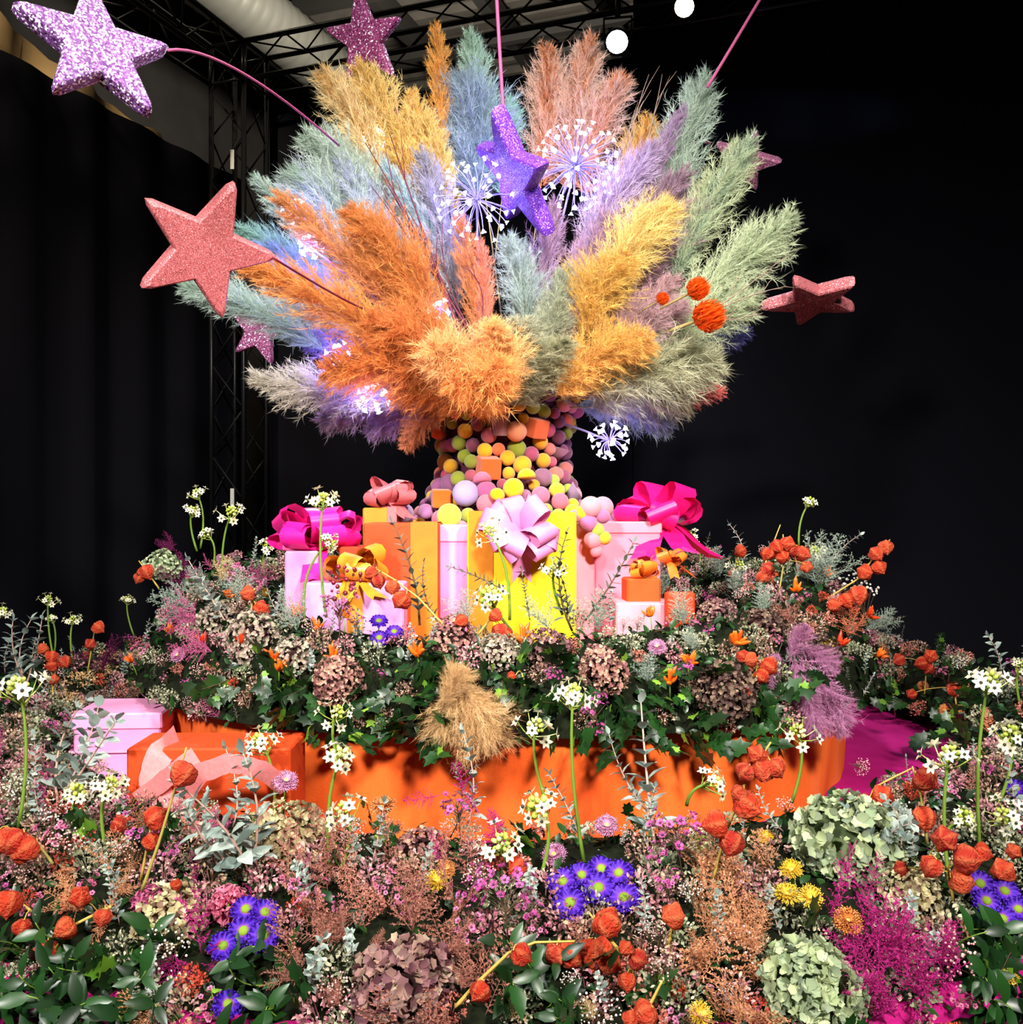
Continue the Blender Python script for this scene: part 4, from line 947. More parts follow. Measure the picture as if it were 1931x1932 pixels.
M_GYPP = petal('gyp_pink', ['#d8a8a4', '#e4bcb4', '#c98f90'], 0.7, 0.2)
M_FD = petal('fern_dusty_rose', ['#9a6252', '#ad7260', '#b98070', '#8c5648'], 0.75, 0.25)
M_FP = petal('fern_peach', ['#c08058', '#d0946a', '#d8a078', '#b4744e'], 0.75, 0.25)
M_FM = petal('fern_magenta', ['#94145e', '#ac1c72', '#c23088', '#9c1664'], 0.7, 0.25)
M_FL = petal('fern_plum', ['#4c0c34', '#641646', '#7a2058'], 0.7, 0.2)
M_FI = petal('fern_lilac', ['#a86a90', '#b87ca0', '#c48cae', '#9c5c84'], 0.75, 0.25)
M_FC = petal('fern_coral', ['#cc6a4a', '#d87e5c', '#e08c68'], 0.75, 0.25)
M_FPK = petal('fern_pink', ['#b0507a', '#c0648c', '#a84070'], 0.75, 0.25)
M_TAN = petal('tan_dried', ['#c09866', '#d0aa76', '#dcb888', '#b08a5a'], 0.8, 0.2)
M_CRM = petal('cream_dried', ['#c4a878', '#d4ba8c', '#b89a68'], 0.8, 0.2)
M_PEP = petal('pepper_orange', ['#d8540f', '#e46814', '#ec7a1c', '#d0460f'], 0.35, 0.1, 0.5)
M_PEPR = petal('pepper_red', ['#cc3410', '#dc4418', '#c42c14'], 0.35, 0.1, 0.5)
M_APK = petal('aster_pink', ['#c07ca4', '#cc8cb4', '#d8a0c0'], 0.6, 0.25)
M_ADK = petal('aster_disc', ['#c8bc6a', '#b4a84e'], 0.8, 0.0)
M_CAR = petal('carnation', ['#b43c60', '#c44c70', '#d06484', '#a83054'], 0.6, 0.25, tip='#d8889c', tipamt=0.5)
M_CARP = petal('carnation_plum', ['#902858', '#a43468', '#b44878'], 0.6, 0.25, tip='#c87898', tipamt=0.5)
M_YEL = petal('mum_yellow', ['#d8b028', '#e0c048', '#e8cc64'], 0.55, 0.25)
M_PCH = petal('mum_peach', ['#cc7c3c', '#d88c48', '#e09c60', '#c87048'], 0.55, 0.25)
M_SG = petal('statice_green', ['#586044', '#7c8462', '#a6ac8a', '#c8c0a2', '#68705a', '#b2a694'], 0.7, 0.2)
M_SP = petal('statice_pink', ['#844858', '#a86a74', '#c89494', '#dab4ac', '#6c3446'], 0.7, 0.2)
M_SB = petal('statice_brown', ['#5a3c34', '#8a6458', '#b48e74', '#d0b494', '#482c28', '#caa0a0'], 0.7, 0.2)
M_SO = petal('statice_red', ['#a83424', '#bc4430', '#cc5c40', '#8c281f'], 0.7, 0.2)
M_SC = petal('statice_coral', ['#b8584c', '#cc7464', '#d89884', '#a04840', '#e0b4a0'], 0.7, 0.2)
M_BER = petal('berry_wine', ['#6c1028', '#80182f', '#581024'], 0.35, 0.0, 0.5)

# ------------------------------------------------------------------ plant builders (unit pieces shared by all copies)
R = random.Random(77)
def leaf_me(name, mat, L, W, fold=0.25, bend=0.2, peak=0.4): V, Fc = leaf_vf(L, W, fold, bend, peak); return mk(name, V, Fc, mat)
def Mdir(pos, fwd, upv, s=1.0):           # piece whose +Y runs along fwd
    y = Vector(fwd).normalized(); z = Vector(upv) - y * Vector(upv).dot(y)
    if z.length < 1e-5: z = y.orthogonal()
    z.normalize(); x = y.cross(z); M = Matrix((x, y, z)).transposed().to_4x4() @ Matrix.Scale(s, 4); M.translation = Vector(pos); return M
def stem_me(pts, r0, r1, mat, n=5, name='stem'):
    m = len(pts); V, Fc = tube_vf(pts, [r0 + (r1 - r0) * i / (m - 1) for i in range(m)], n); return mk(name, V, Fc, mat)

EUC_LEAF = [leaf_me('leaf', M_EUC, 0.048, 0.025, 0.3, 0.25, 0.42), leaf_me('leaf', M_EUC, 0.042, 0.033, 0.15, 0.15, 0.5), leaf_me('leaf', M_EUCD, 0.036, 0.014, 0.3, 0.15, 0.4)]
def euc_spec(seed, kind, L=0.24, nn=11, smat=None):
    r = random.Random(seed); pts = curve3((0, 0, 0), (r.uniform(-.05, .05), r.uniform(-.05, .05), L), (r.uniform(-.03, .03), r.uniform(-.03, .03), 0), 8)
    sp = [('stem', stem_me(pts, 0.0032, 0.0012, smat or M_EUCS), I4, None, [])]
    for i in range(nn):
        u = 0.14 + 0.84 * i / (nn - 1); k = min(6, int(u * 7)); p = pts[k].lerp(pts[k + 1], u * 7 - k); t = (pts[k + 1] - pts[k]).normalized(); az = i * 1.75 + r.uniform(-.4, .4); sc = (1.05 - 0.5 * u) * r.uniform(.85, 1.2)
        for sgn in (0, 1):
            a = az + sgn * math.pi; o = t.orthogonal().normalized(); o.rotate(Matrix.Rotation(a, 3, t)); f = t * r.uniform(.5, .95) + o
            sp.append(('leaf', EUC_LEAF[kind], Mdir(p, f, t - o * 0.3, sc), None, []))
    f = pts[-1] - pts[-2]; sp.append(('leaf', EUC_LEAF[kind], Mdir(pts[-1], f, f.orthogonal(), 0.6), None, []))
    return sp
EUC = [euc_spec(1, 0), euc_spec(2, 0), euc_spec(3, 1), euc_spec(4, 1, 0.22, 10)]
EUCT = [euc_spec(5, 2, 0.24, 14, M_STB), euc_spec(6, 2, 0.24, 13, M_STB)]
BIGL = leaf_me('leaf', M_EUC, 0.052, 0.038, 0.2, 0.2, 0.5)
def bush_spec(seed):                       # forked grey sprig
    sp = []; r = random.Random(seed)
    for b in range(3):
        e = euc_spec(seed * 10 + b, 0 if seed % 2 else 1, 0.20, 9); Rm = Matrix.Rotation(r.uniform(0, 6), 4, 'Z') @ Matrix.Rotation(0.15 + 0.3 * (b > 0), 4, 'X')
        for (nm, me, m, k, c) in e: sp.append((nm, me, Rm @ m, k, c))
    return sp
EUCB = [bush_spec(1), bush_spec(2)]

def blossom6():
    mb = MB()
    for k in range(6):
        V, Fc = leaf_vf(0.017, 0.0085, 0.2, 0.12 if k % 2 else -0.1, 0.45); mb.addM(V, Fc, Matrix.Rotation(k * math.pi / 3, 4, 'Z') @ Matrix.Rotation(0.3, 4, 'X'))
    return mb.mesh('blossom', M_WHT)
BL6 = blossom6(); V, Fc = sphere_vf(0.0035, 6, 5); EYEM = mk('eye', V, Fc, M_EYE)
def orni_head(seed, nb=9, tight=1.0, ybud=1.0):
    r = random.Random(seed); sp = []; bud = MB()
    for k in range(16):
        z = 1 - 1.25 * (k + .5) / 16; s = math.sqrt(max(0, 1 - z * z)); a = k * 2.4; d = Vector((s * math.cos(a), s * math.sin(a), z)); V, Fc = sphere_vf(0.0048 * r.uniform(.7, 1.2), 6, 5, 1.3); p = d * 0.016 * Vector((1, 1, 1.3)).z if False else Vector((d.x * .015, d.y * .015, d.z * .022))
        bud.addM([v for v in V], Fc, frame(p, d), rn=r.random())
    sp.append(('bud_cluster', bud.mesh('bud_cluster', M_BUD), Matrix.Scale(ybud, 4), None, []))
    ped = MB()
    for k in range(nb):
        a = 2 * math.pi * k / nb + r.uniform(-.3, .3); el = r.uniform(-0.25, 0.75); d = Vector((math.cos(a) * math.cos(el), math.sin(a) * math.cos(el), math.sin(el))); Lp = r.uniform(.026, .046) * tight; b0 = Vector((0, 0, -0.018 - r.uniform(0, .02))); e = d * Lp + Vector((0, 0, -.004))
        V, Fc = tube_vf([b0, b0.lerp(e, .6) + Vector((0, 0, -.003)), e], [.0016, .0013, .001], 4, False); ped.add(V, Fc, rn=r.random())
        f = frame(e, d + Vector((0, 0, .4)), r.uniform(0, 6), r.uniform(.8, 1.1)); sp.append(('blossom', BL6, f, None, [('eye', EYEM, Matrix.Translation((0, 0, .004)))]))
    sp.append(('pedicels', ped.mesh('pedicels', M_BUD), I4, None, []))
    return sp
ORN = [orni_head(1), orni_head(2, 11), orni_head(3, 7, 1.2), orni_head(4, 8, .85, 1.25)]

def lantern_me(seed):
    r = random.Random(seed); prof = [(0.06, 0.05), (0.24, 0.0), (0.42, 0.10), (0.52, 0.26), (0.55, 0.42), (0.51, 0.58), (0.41, 0.74), (0.26, 0.88), (0.10, 1.0), (0.01, 1.12)]; n = 15; V = []; Fc = []; tp = []
    for j, (rr, z) in enumerate(prof):
        for k in range(n):
            a = 2 * math.pi * k / n; w_ = 1 + (0.15 if k % 3 == 0 else -0.07) * min(1, rr * 3) + r.uniform(-.09, .09); V.append((rr * w_ * math.cos(a), rr * w_ * math.sin(a), -z + r.uniform(-.02, .02))); tp.append(1.0 if k % 3 == 0 else 0.0)
    for j in range(len(prof) - 1):
        for k in range(n): Fc.append((j * n + k, (j + 1) * n + k, (j + 1) * n + (k + 1) % n, j * n + (k + 1) % n))
    Fc.append(tuple(range(n))); return mk('lantern', V, Fc, M_PHY, None, True, None, tp)
LANT = [lantern_me(i) for i in range(4)]

def ray_flower(seed, n1, layers, L, W, mat, dmat, dr, cup=0.25, tipfn=None, ruff=0.0, dz=0.3):
    r = random.Random(seed); mb = MB()
    for l in range(layers):
        for k in range(n1 - l * 2):
            a = 2 * math.pi * (k + .5 * l) / (n1 - l * 2) + r.uniform(-.06, .06); V, Fc = leaf_vf(L * (1 - .16 * l) * r.uniform(.9, 1.08), W, 0.25, 0.12 + r.uniform(-.1, .12), 0.66)
            tp = [max(0.0, 1 - 3.4 * v[1] / L) for v in V]
            mb.addM(V, Fc, Matrix.Rotation(a, 4, 'Z') @ Matrix.Translation((0, dr * 0.5, .002 * l)) @ Matrix.Rotation(cup + dz * l + r.uniform(-.12, .12), 4, 'X'), rn=r.random() * .5, tip=tp)
    sp = [('petals', mb.mesh('petals', mat), I4, None, [])]
    V, Fc = sphere_vf(dr, 12, 7, 0.55); sp.append(('disc', mk('disc', V, Fc, dmat), Matrix.Translation((0, 0, dr * .25)), None, []))
    sp.append(('stem', stem_me([(0, 0, -.14), (.004, .004, -.07), (0, 0, 0)], .0025, .0025, M_STG), I4, None, [])); return sp
DAI = [ray_flower(i, 15, 2, 0.028, 0.0125, M_VIO, M_VDK, 0.0098, 0.08, dz=.2) for i in (1, 2, 3)]
AST = [ray_flower(i, 30, 4, 0.027, 0.006, M_APK, M_ADK, 0.009, 0.1, dz=.28) for i in (4, 5)]
YMU = [ray_flower(i, 15, 3, 0.023, 0.006, M_YEL, M_YEL, 0.006, 0.25, dz=.35) for i in (6, 7)]
PMU = [ray_flower(i, 22, 4, 0.026, 0.007, M_PCH, M_YEL, 0.006, 0.15, dz=.3) for i in (8, 9)]
def carn_spec(seed, mat):
    r = random.Random(seed); mb = MB()
    for k in range(64):
        z = 1 - 1.15 * (k + .5) / 64; s = math.sqrt(max(0, 1 - z * z)); a = k * 2.4; d = Vector((s * math.cos(a), s * math.sin(a), z)); V, Fc = leaf_vf(.018, .016, .5 * r.uniform(-1, 1), r.uniform(-.3, .5), .75)
        V = [(x, y, zz + (.004 * math.sin(x * 900 + k) if y > .01 else 0)) for x, y, zz in V]; mb.addM(V, Fc, Mdir(d * .012, d, d.orthogonal(), r.uniform(.85, 1.1)) @ Matrix.Rotation(r.uniform(0, 6), 4, 'Y'), rn=r.random() * .4, tip=[v[1] / .018 for v in V])
    return [('petals', mb.mesh('petals', mat), I4, None, []), ('stem', stem_me([(0, 0, -.12), (0, 0, 0)], .003, .003, M_STG), I4, None, [])]
CAR = carn_spec(1, M_CAR); CARP = carn_spec(2, M_CARP)

def floret_me(mat, r=0.016, name='floret'):
    mb = MB()
    for k in range(4):
        V, Fc = leaf_vf(r * 1.05, r * 1.05, 0.42, -0.22 if k % 2 else 0.12, 0.6); mb.addM(V, Fc, Matrix.Rotation(k * math.pi / 2, 4, 'Z') @ Matrix.Rotation(0.30 + 0.25 * (k % 2), 4, 'X'), rn=0.13 * k)
    return mb.mesh(name, mat)
FLR = {}
def hyd_spec(seed, mat, rad, fr, n, joined=False, flat=0.8):
    r = random.Random(seed); sp = []; mb = MB()
    key = (mat.name, round(fr, 4))
    if key not in FLR: FLR[key] = floret_me(mat, fr)
    lobes = [Vector((r.gauss(0, 1), r.gauss(0, 1), r.gauss(.4, .6))).normalized() for _ in range(6)]
    for k in range(n):
        z = 1 - 1.55 * (k + .5) / n; s = math.sqrt(max(0, 1 - z * z)); a = k * 2.39996; d = Vector((s * math.cos(a), s * math.sin(a), z)); lob = max(d.dot(l) for l in lobes); q = rad * (0.70 + 0.32 * max(0, lob) ** 3 + r.uniform(-.10, .08))
        p = Vector((d.x * q, d.y * q, d.z * q * flat)); m = frame(p, d + Vector((r.uniform(-.75, .75), r.uniform(-.75, .75), r.uniform(-.5, .75))), r.uniform(0, 6), r.uniform(.75, 1.25))
        if joined:
            rv = r.random()
            for kk in range(4):
                V, Fc = leaf_vf(fr * 1.05, fr * 0.95, 0.42, -.2 if kk % 2 else .15, 0.6); mb.addM(V, Fc, m @ Matrix.Rotation(kk * math.pi / 2, 4, 'Z') @ Matrix.Rotation(.3 + .3 * (kk % 2), 4, 'X'), rn=(rv + .1 * kk) % 1)
        else: sp.append(('floret', FLR[key], m, None, []))
    if joined: sp.append(('florets', mb.mesh('florets', mat), I4, 'stuff', []))
    V, Fc = sphere_vf(rad * .62, 14, 9, flat); sp.append(('heart', mk('heart', V, Fc, plain('hydrangea_heart_' + mat.name, {'hydrangea_green': '#4c5a3c', 'hydrangea_cream': '#5a4438'}.get(mat.name, '#2c1a1a'), .9, .1)), I4, None, []))
    sp.append(('stem', stem_me([(0, 0, -rad * 1.6), (0, 0, 0)], .005, .004, M_STB), I4, None, [])); return sp

def wax_me(mat):
    mb = MB()
    for k in range(5):
        V, Fc = leaf_vf(.0085, .0085, .15, -.15, .6); mb.addM(V, Fc, Matrix.Rotation(k * 2 * math.pi / 5, 4, 'Z') @ Matrix.Translation((0, .0025, 0)) @ Matrix.Rotation(.25, 4, 'X'))
    V, Fc = sphere_vf(.0034, 6, 4, .7); mb.add(V, Fc, mi=1); return mb.mesh('blossom', [mat, M_WXC])
WXM = {m.name: wax_me(m) for m in (M_WAX, M_WAXL)}
def wax_spec(seed, mat, n=20, L=.16, spread=.055):
    r = random.Random(seed); st = MB(); sp = []; V, Fc = tube_vf([(0, 0, 0), (.003, 0, L * .5), (0, 0, L * .8)], [.0022, .0018, .001], 4); st.add(V, Fc)
    for k in range(n):
        u = r.uniform(.35, .8); a = k * 2.4; b = Vector((0, 0, L * u)); ln = r.uniform(.5, 1.0); e = Vector((math.cos(a) * spread * ln, math.sin(a) * spread * ln, L * min(1.02, u + r.uniform(.12, .32))))
        V, Fc = tube_vf([b, b.lerp(e, .6) + Vector((0, 0, .004)), e], [.0012, .001, .0008], 3, False); st.add(V, Fc); d = (e - b).normalized()
        sp.append(('blossom', WXM[mat.name], frame(e, d + Vector((r.uniform(-.6, .6), r.uniform(-.6, .6), .3)), r.uniform(0, 6), r.uniform(.85, 1.2)), None, []))
        if k % 2 == 0:
            V, Fc = leaf_vf(.022, .003, .2, .1); st.addM(V, Fc, Mdir(b, e - b, (0, 0, 1)), mi=1)
    return [('stem', st.mesh('stem', [M_STB, M_EUCD]), I4, None, [])] + sp
WAX = [wax_spec(1, M_WAX), wax_spec(2, M_WAX, 26, .17, .07)]; WAXL = [wax_spec(3, M_WAXL), wax_spec(4, M_WAXL, 16, .14, .045)]

def dots_spec(seed, mat, n=70, L=.15, spread=.06, rr=.0036, smat=None, name='blossoms'):
    r = random.Random(seed); st = MB(); bl = MB()
    for k in range(n):
        u = r.uniform(.15, .6); a = r.uniform(0, 6.28); q = spread * math.sqrt(r.random()); e = Vector((math.cos(a) * q, math.sin(a) * q, L * r.uniform(.6, 1.05) - q * .4)); b = Vector((0, 0, L * u * .8))
        if k % 3 == 0: V, Fc = tube_vf([b, b.lerp(e, .6), e], [.0008, .0007, .0005], 3, False); st.add(V, Fc)
        V, Fc = sphere_vf(rr * r.uniform(.7, 1.25), 5, 4); bl.add([(x + e.x, y + e.y, z + e.z) for x, y, z in V], Fc, rn=r.random())
    V, Fc = tube_vf([(0, 0, 0), (0, 0, L * .6)], [.0015, .001], 3); st.add(V, Fc)
    return [('stem', st.mesh('stem', smat or M_STB), I4, None, []), (name, bl.mesh(name, mat), I4, 'stuff', [])]
GYP = [dots_spec(1, M_GYP), dots_spec(2, M_GYP, 60)]; GYPP = [dots_spec(3, M_GYPP), dots_spec(4, M_GYPP, 90, .16, .07)]
BER = [dots_spec(5, M_BER, 26, .17, .05, .0058, None, 'berries')]

def fluff_spec(seed, mat, n=210, rad=.055, fl=(.008, .014), flat=.8, name='florets'):
    """dense dried head: small bent flakes on a lumpy dome"""
    r = random.Random(seed); mb = MB(); lobes = [Vector((r.gauss(0, 1), r.gauss(0, 1), r.gauss(.5, .6))).normalized() for _ in range(7)]
    for k in range(n):
        d = Vector((r.gauss(0, 1), r.gauss(0, 1), r.gauss(.35, .8))).normalized(); lob = max(d.dot(l) for l in lobes); q = rad * (.55 + .45 * max(0, lob) ** 5 + r.uniform(-.2, .12)); p = Vector((d.x * q, d.y * q, d.z * q * flat)); L = r.uniform(*fl)
        V, Fc = leaf_vf(L, L * r.uniform(.4, .75), .3, r.uniform(-.2, .5), .5); mb.addM(V, Fc, Mdir(p, d + Vector((r.uniform(-.8, .8), r.uniform(-.8, .8), r.uniform(-.5, .8))), d, 1), rn=r.random())
    for k in range(5):
        V, Fc = tube_vf([(0, 0, -rad * 1.3), (r.uniform(-1, 1) * rad * .5, r.uniform(-1, 1) * rad * .5, rad * .3)], .0016, 3, False); mb.add(V, Fc, rn=.1)
    return [(name, mb.mesh(name, mat), I4, 'stuff', [])]
STA = {k: [fluff_spec(i * 10 + s, m) for s in (0, 1)] for i, (k, m) in enumerate((('green', M_SG), ('pink', M_SP), ('brown', M_SB), ('red', M_SO), ('coral', M_SC)))}
YAR = [fluff_spec(91, M_TAN, 260, .06, (.007, .012), .5), fluff_spec(92, M_TAN, 240, .055, (.007, .012), .45)]

def fern_spec(seed, mat, L=.22, nsec=24, wd=.30, fuzz=.25, bend=.25, need=.012, smat=None):
    g = np.random.default_rng(seed); axis = lambda s: np.array([0, bend * L * s * s * -1, L * s]); P0 = []; D0 = []; LL = []; RN = []; st = MB()
    V, Fc = tube_vf([axis(s) for s in np.linspace(0, 1, 7)], [.0018 * (1 - .7 * s) for s in np.linspace(0, 1, 7)], 4); st.add(V, Fc)
    for i in range(nsec):
        s = .12 + .86 * i / nsec; sgn = 1 if i % 2 else -1; b = axis(s); ls = L * wd * (1 - s) ** .6 * (0.5 + .5 * min(1, s * 4)) + .008; d = np.array([sgn * .85, g.normal() * fuzz, .62 + g.normal() * .1]); d /= np.linalg.norm(d); m = max(3, int(ls / .0034))
        V, Fc = tube_vf([b, b + d * ls], [.0009, .0004], 3, False); st.add(V, Fc)
        for k in range(m):
            u = (k + .5) / m; side = np.cross(d, [0, 1, 0]); side /= np.linalg.norm(side); q = side * (1 if k % 2 else -1) + d * .8 + g.normal(size=3) * (.25 + fuzz); P0.append(b + d * ls * u); D0.append(q); LL.append(need * (1.15 - .6 * u) * g.uniform(.7, 1.2)); RN.append(g.uniform(0, 1) * .5 + .1 * (i % 5))
    V, Fc, r, t = strands(np.array(P0), np.array(D0), np.array(LL), .0028 if fuzz > .45 else .0042, None, np.array(RN), rng=g)
    return [('stem', st.mesh('stem', smat or mat), I4, None, []), ('needles', mk('needles', V, Fc, mat, None, True, r % 1, None), I4, 'stuff', [])]
FERN = {k: [fern_spec(200 + 7 * i + s, m, .22, 24, .34, fz) for s in (0, 1)] for i, (k, m, fz) in enumerate((('dusty', M_FD, .2), ('peach', M_FP, .25), ('magenta', M_FM, .6), ('plum', M_FL, .6), ('lilac', M_FI, .45), ('coral', M_FC, .35), ('pink', M_FPK, .5), ('cream', M_CRM, .5)))}
def cloud_spec(seed, mat, n=5):            # several fronds on one root
    sp = []; r = random.Random(seed)
    for b in range(n):
        e = fern_spec(seed * 10 + b, mat, .24, 24, .36, .7, .35 * r.uniform(-1, 1)); Rm = Matrix.Rotation(r.uniform(0, 6), 4, 'Z') @ Matrix.Rotation(r.uniform(.1, .75), 4, 'X')
        for (nm, me, m, k, c) in e: sp.append((nm, me, Rm @ m, k, c))
    return sp
M_GF = petal('fern_silver_green', ['#7c8c7c', '#94a494', '#aab8a6', '#86968a'], 0.75, 0.25)
CLG = [cloud_spec(41, M_GF, 6), cloud_spec(42, M_GF, 5)]
CLM = [cloud_spec(31, M_FM, 6), cloud_spec(32, M_FM, 5)]; CLP = [cloud_spec(33, M_FL, 5)]; CLD = [cloud_spec(34, M_FD, 5), cloud_spec(35, M_FD, 6)]; CLE = [cloud_spec(36, M_FP, 5)]; CLI = [cloud_spec(37, M_FI, 6)]; CLK = [cloud_spec(38, M_FPK, 5)]; CLC = [cloud_spec(39, M_CRM, 5)]; CLO = [cloud_spec(40, M_FC, 5)]

def pepper_me(seed):
    r = random.Random(seed); pts = curve3((0, 0, 0), (r.uniform(-.006, .006), 0, .036), (r.uniform(-.003, .003), 0, 0), 6); return [tube_vf(pts, [.003, .0052, .0055, .0048, .0034, .0008], 7)]
PEPM = [mk('pepper', *pepper_me(1)[0], M_PEP), mk('pepper', *pepper_me(2)[0], M_PEP)]; PEPMR = [mk('pepper', *pepper_me(3)[0], M_PEPR)]
def pep_spec(seed, ms, n=7):
    r = random.Random(seed); sp = [('stem', stem_me([(0, 0, -.10), (0, 0, -.004)], .003, .0025, M_STG), I4, None, [])]
    for k in range(n):
        a = k * 2.4; t = r.uniform(.1, .85); d = Vector((math.cos(a) * math.sin(t), math.sin(a) * math.sin(t), math.cos(t))); sp.append(('pepper', ms[k % len(ms)], frame(d * .005, d, r.uniform(0, 6), r.uniform(1.05, 1.5)), None, []))
    return sp
PEP = [pep_spec(1, PEPM), pep_spec(2, PEPM, 9)]; PEPR = [pep_spec(3, PEPMR)]

def ivy_leaf_me(mat):
    o = [(0, 0), (.30, -.12), (.52, .10), (.40, .34), (.50, .62), (.24, .60), (0, 1.0), (-.24, .60), (-.50, .62), (-.40, .34), (-.52, .10), (-.30, -.12)]; V = [(0, .35, .0)] + [(x, y, abs(x) * .22 - .12 * y * y) for x, y in o]; Fc = [(0, 1 + k, 1 + (k + 1) % 12) for k in range(12)]
    return mk('leaf', [(x * .05, y * .05, z * .05) for x, y, z in V], Fc, mat)
IVL = ivy_leaf_me(M_G); IVL2 = ivy_leaf_me(M_LG)
def ivy_spec(seed, n=8, L=.16):
    r = random.Random(seed); pts = curve3((0, 0, 0), (r.uniform(-.05, .05), r.uniform(-.02, .02), L), (0, -.02, 0), 7); sp = [('vine', stem_me(pts, .0018, .001, M_STB, 4, 'vine'), I4, None, [])]
    for i in range(n):
        u = (i + .6) / n * 5.9; k = int(u); p = pts[k].lerp(pts[k + 1], u - k); s = 1 if i % 2 else -1; d = Vector((s * r.uniform(.4, 1), r.uniform(-.1, .3), r.uniform(.2, .9)))
        sp.append(('leaf', IVL2 if r.random() < .12 else IVL, Mdir(p, d, (r.uniform(-.3, .3), 1, r.uniform(-.5, .3)), r.uniform(.75, 1.3)), None, []))
    return sp
IVY = [ivy_spec(i) for i in range(4)]
RUL = leaf_me('leaf', M_G, .085, .036, .3, .25, .42); RULL = leaf_me('leaf', M_LG, .08, .042, .3, .25, .42)
def rus_spec(seed, me, n=9, L=.15):
    r = random.Random(seed); pts = curve3((0, 0, 0), (r.uniform(-.03, .03), 0, L), (0, .02, 0), 7); sp = [('stem', stem_me(pts, .003, .0015, M_STG), I4, None, [])]
    for i in range(n):
        u = (i + .5) / n * 5.9; k = int(u); p = pts[k].lerp(pts[k + 1], u - k); a = i * 2.2; d = Vector((math.cos(a), math.sin(a), r.uniform(.3, .9))); sp.append(('leaf', me, Mdir(p, d, Vector((0, 0, 1)), r.uniform(.7, 1.1)), None, []))
    return sp
RUS = [rus_spec(1, RUL), rus_spec(2, RUL)]; RUSL = [rus_spec(3, RULL, 7)]
# dark leaf litter hiding the soil of each bed
def litter(bed, n, seed, size):
    g = np.random.default_rng(seed); V_, N_ = bed['V'], bed['N']; idx = g.choice(np.nonzero(bed['face'])[0], n); mb = MB(); r = random.Random(seed); V0, F0 = leaf_vf(1, .55, .25, .3)
    for i in idx:
        nn = Vector(N_[i]); p = Vector(V_[i]) + nn * r.uniform(-.01, .03); s = size * r.uniform(.6, 1.2); mb.addM(V0, F0, Mdir(p, nn * r.uniform(.1, .9) + Vector((r.gauss(0, 1), r.gauss(0, 1), r.gauss(-.2, .8))), nn, s), rn=r.random())
    part(bed['root'], 'foliage', mb.mesh('foliage', M_G), I4, kind='stuff')
litter(LOWB, 3600, 1, .045); litter(UPB, 2600, 2, .038)

# ------------------------------------------------------------------ hand-placed flowers
KEEP = []        # (px, py, radius px) regions that filler should not cover
CAMV = Vector((0, 0, CAMZ))
def mult(spec, mn): return spec[mn % len(spec)]
def head_at(px, py, bed, lift=0.03, r0=0.0):
    p, n = anchor(px, py, bed); d = p.y - lift; q = P(px, py, d); return q, n, p
def facing(q, n, up_=0.5, tow=0.8, jit=0.25):
    v = (CAMV - q).normalized(); return v * tow + n * 0.5 + Vector((R.uniform(-jit, jit), R.uniform(-jit, jit), up_ + R.uniform(-jit, jit)))
def head(spec, name, cat, group, px, py, bed, lift=0.03, s=1.0, up_=0.5, tow=0.8, desc=None, mark=None, label=None, keep=0, dir=None):
    q, n, p = head_at(px, py, bed, lift); z = Vector(dir) if dir else facing(q, n, up_, tow)
    if keep: KEEP.append((px, py, keep, q.y))
    return place(spec, name, cat, group, frame(q, z, R.uniform(0, 6.28), s), desc, mark, label)

def hyd(px, py, rpx, mat, fr, n, bed, label, joined=False, lift=0.03, seed=None):
    p, nn = anchor(px, py, bed); rad = rpx / F * (p.y - lift); n = int(max(n, 3.3 * (rad / fr) ** 2))
    sp = hyd_spec(seed or int(px * 7 + py), mat, rad, fr, n, joined); q = P(px, py, p.y - lift)
    KEEP.append((px, py, rpx * 0.95, q.y)); v = (CAMV - q).normalized()
    return place(sp, 'hydrangea', 'hydrangea', 'dried hydrangea heads', frame(q, v * 0.75 + Vector((0, 0, 0.6)), 0.5), label=label)
hyd(1590, 1592, 106, M_HG, .023, 150, LOWB, 'large pale green hydrangea at front right, below the orange drum', lift=.10)
hyd(1527, 1868, 86, M_HG, .021, 130, LOWB, 'lower pale green hydrangea at the bottom edge, right of centre', lift=.06)
hyd(318, 1738, 66, M_HC, .013, 160, LOWB, 'cream speckled hydrangea beside the plum carnation, front left', lift=.05)
hyd(545, 1590, 82, M_HC, .0135, 190, LOWB, 'speckled cream and burgundy hydrangea in front of the orange box', lift=.05)
hyd(762, 1862, 92, M_HB, .019, 140, LOWB, 'large burgundy brown hydrangea at the bottom edge, left of centre', lift=.06)
hyd(1722, 1690, 58, M_HC, .011, 100, LOWB, 'small cream hydrangea above the magenta fern at right', lift=.04)
hyd(790, 1608, 52, M_HR, .011, 90, LOWB, 'dusty pink brown hydrangea against the orange drum, front centre', lift=.03)
hyd(636, 1284, 48, M_HR, .012, 170, UPB, 'round dusky pink hydrangea hanging over the orange drum at left', True, .08)
hyd(1141, 1262, 48, M_HR, .012, 170, UPB, 'round dusky pink hydrangea hanging over the drum, right of centre', True, .08)
hyd(852, 1208, 52, M_HR, .012, 170, UPB, 'wide dusky hydrangea under the pale pink box', True, .04)
hyd(945, 1232, 40, M_HP, .011, 90, UPB, 'ash lilac hydrangea at the centre of the upper ring', True, .05)
hyd(1032, 1228, 44, M_HB, .012, 90, UPB, 'brown burgundy hydrangea below the yellow box', True, .05)
hyd(1370, 1305, 56, M_HK, .014, 170, UPB, 'very dark brown hydrangea hanging over the drum at right', True, .09)
hyd(1545, 1240, 44, M_HK, .011, 90, UPB, 'dark brown hydrangea behind the lilac fern at right', True, .04)
hyd(310, 1070, 34, M_HG, .013, 70, UPB, 'small pale green hydrangea at the left end of the upper ring', True, .03)
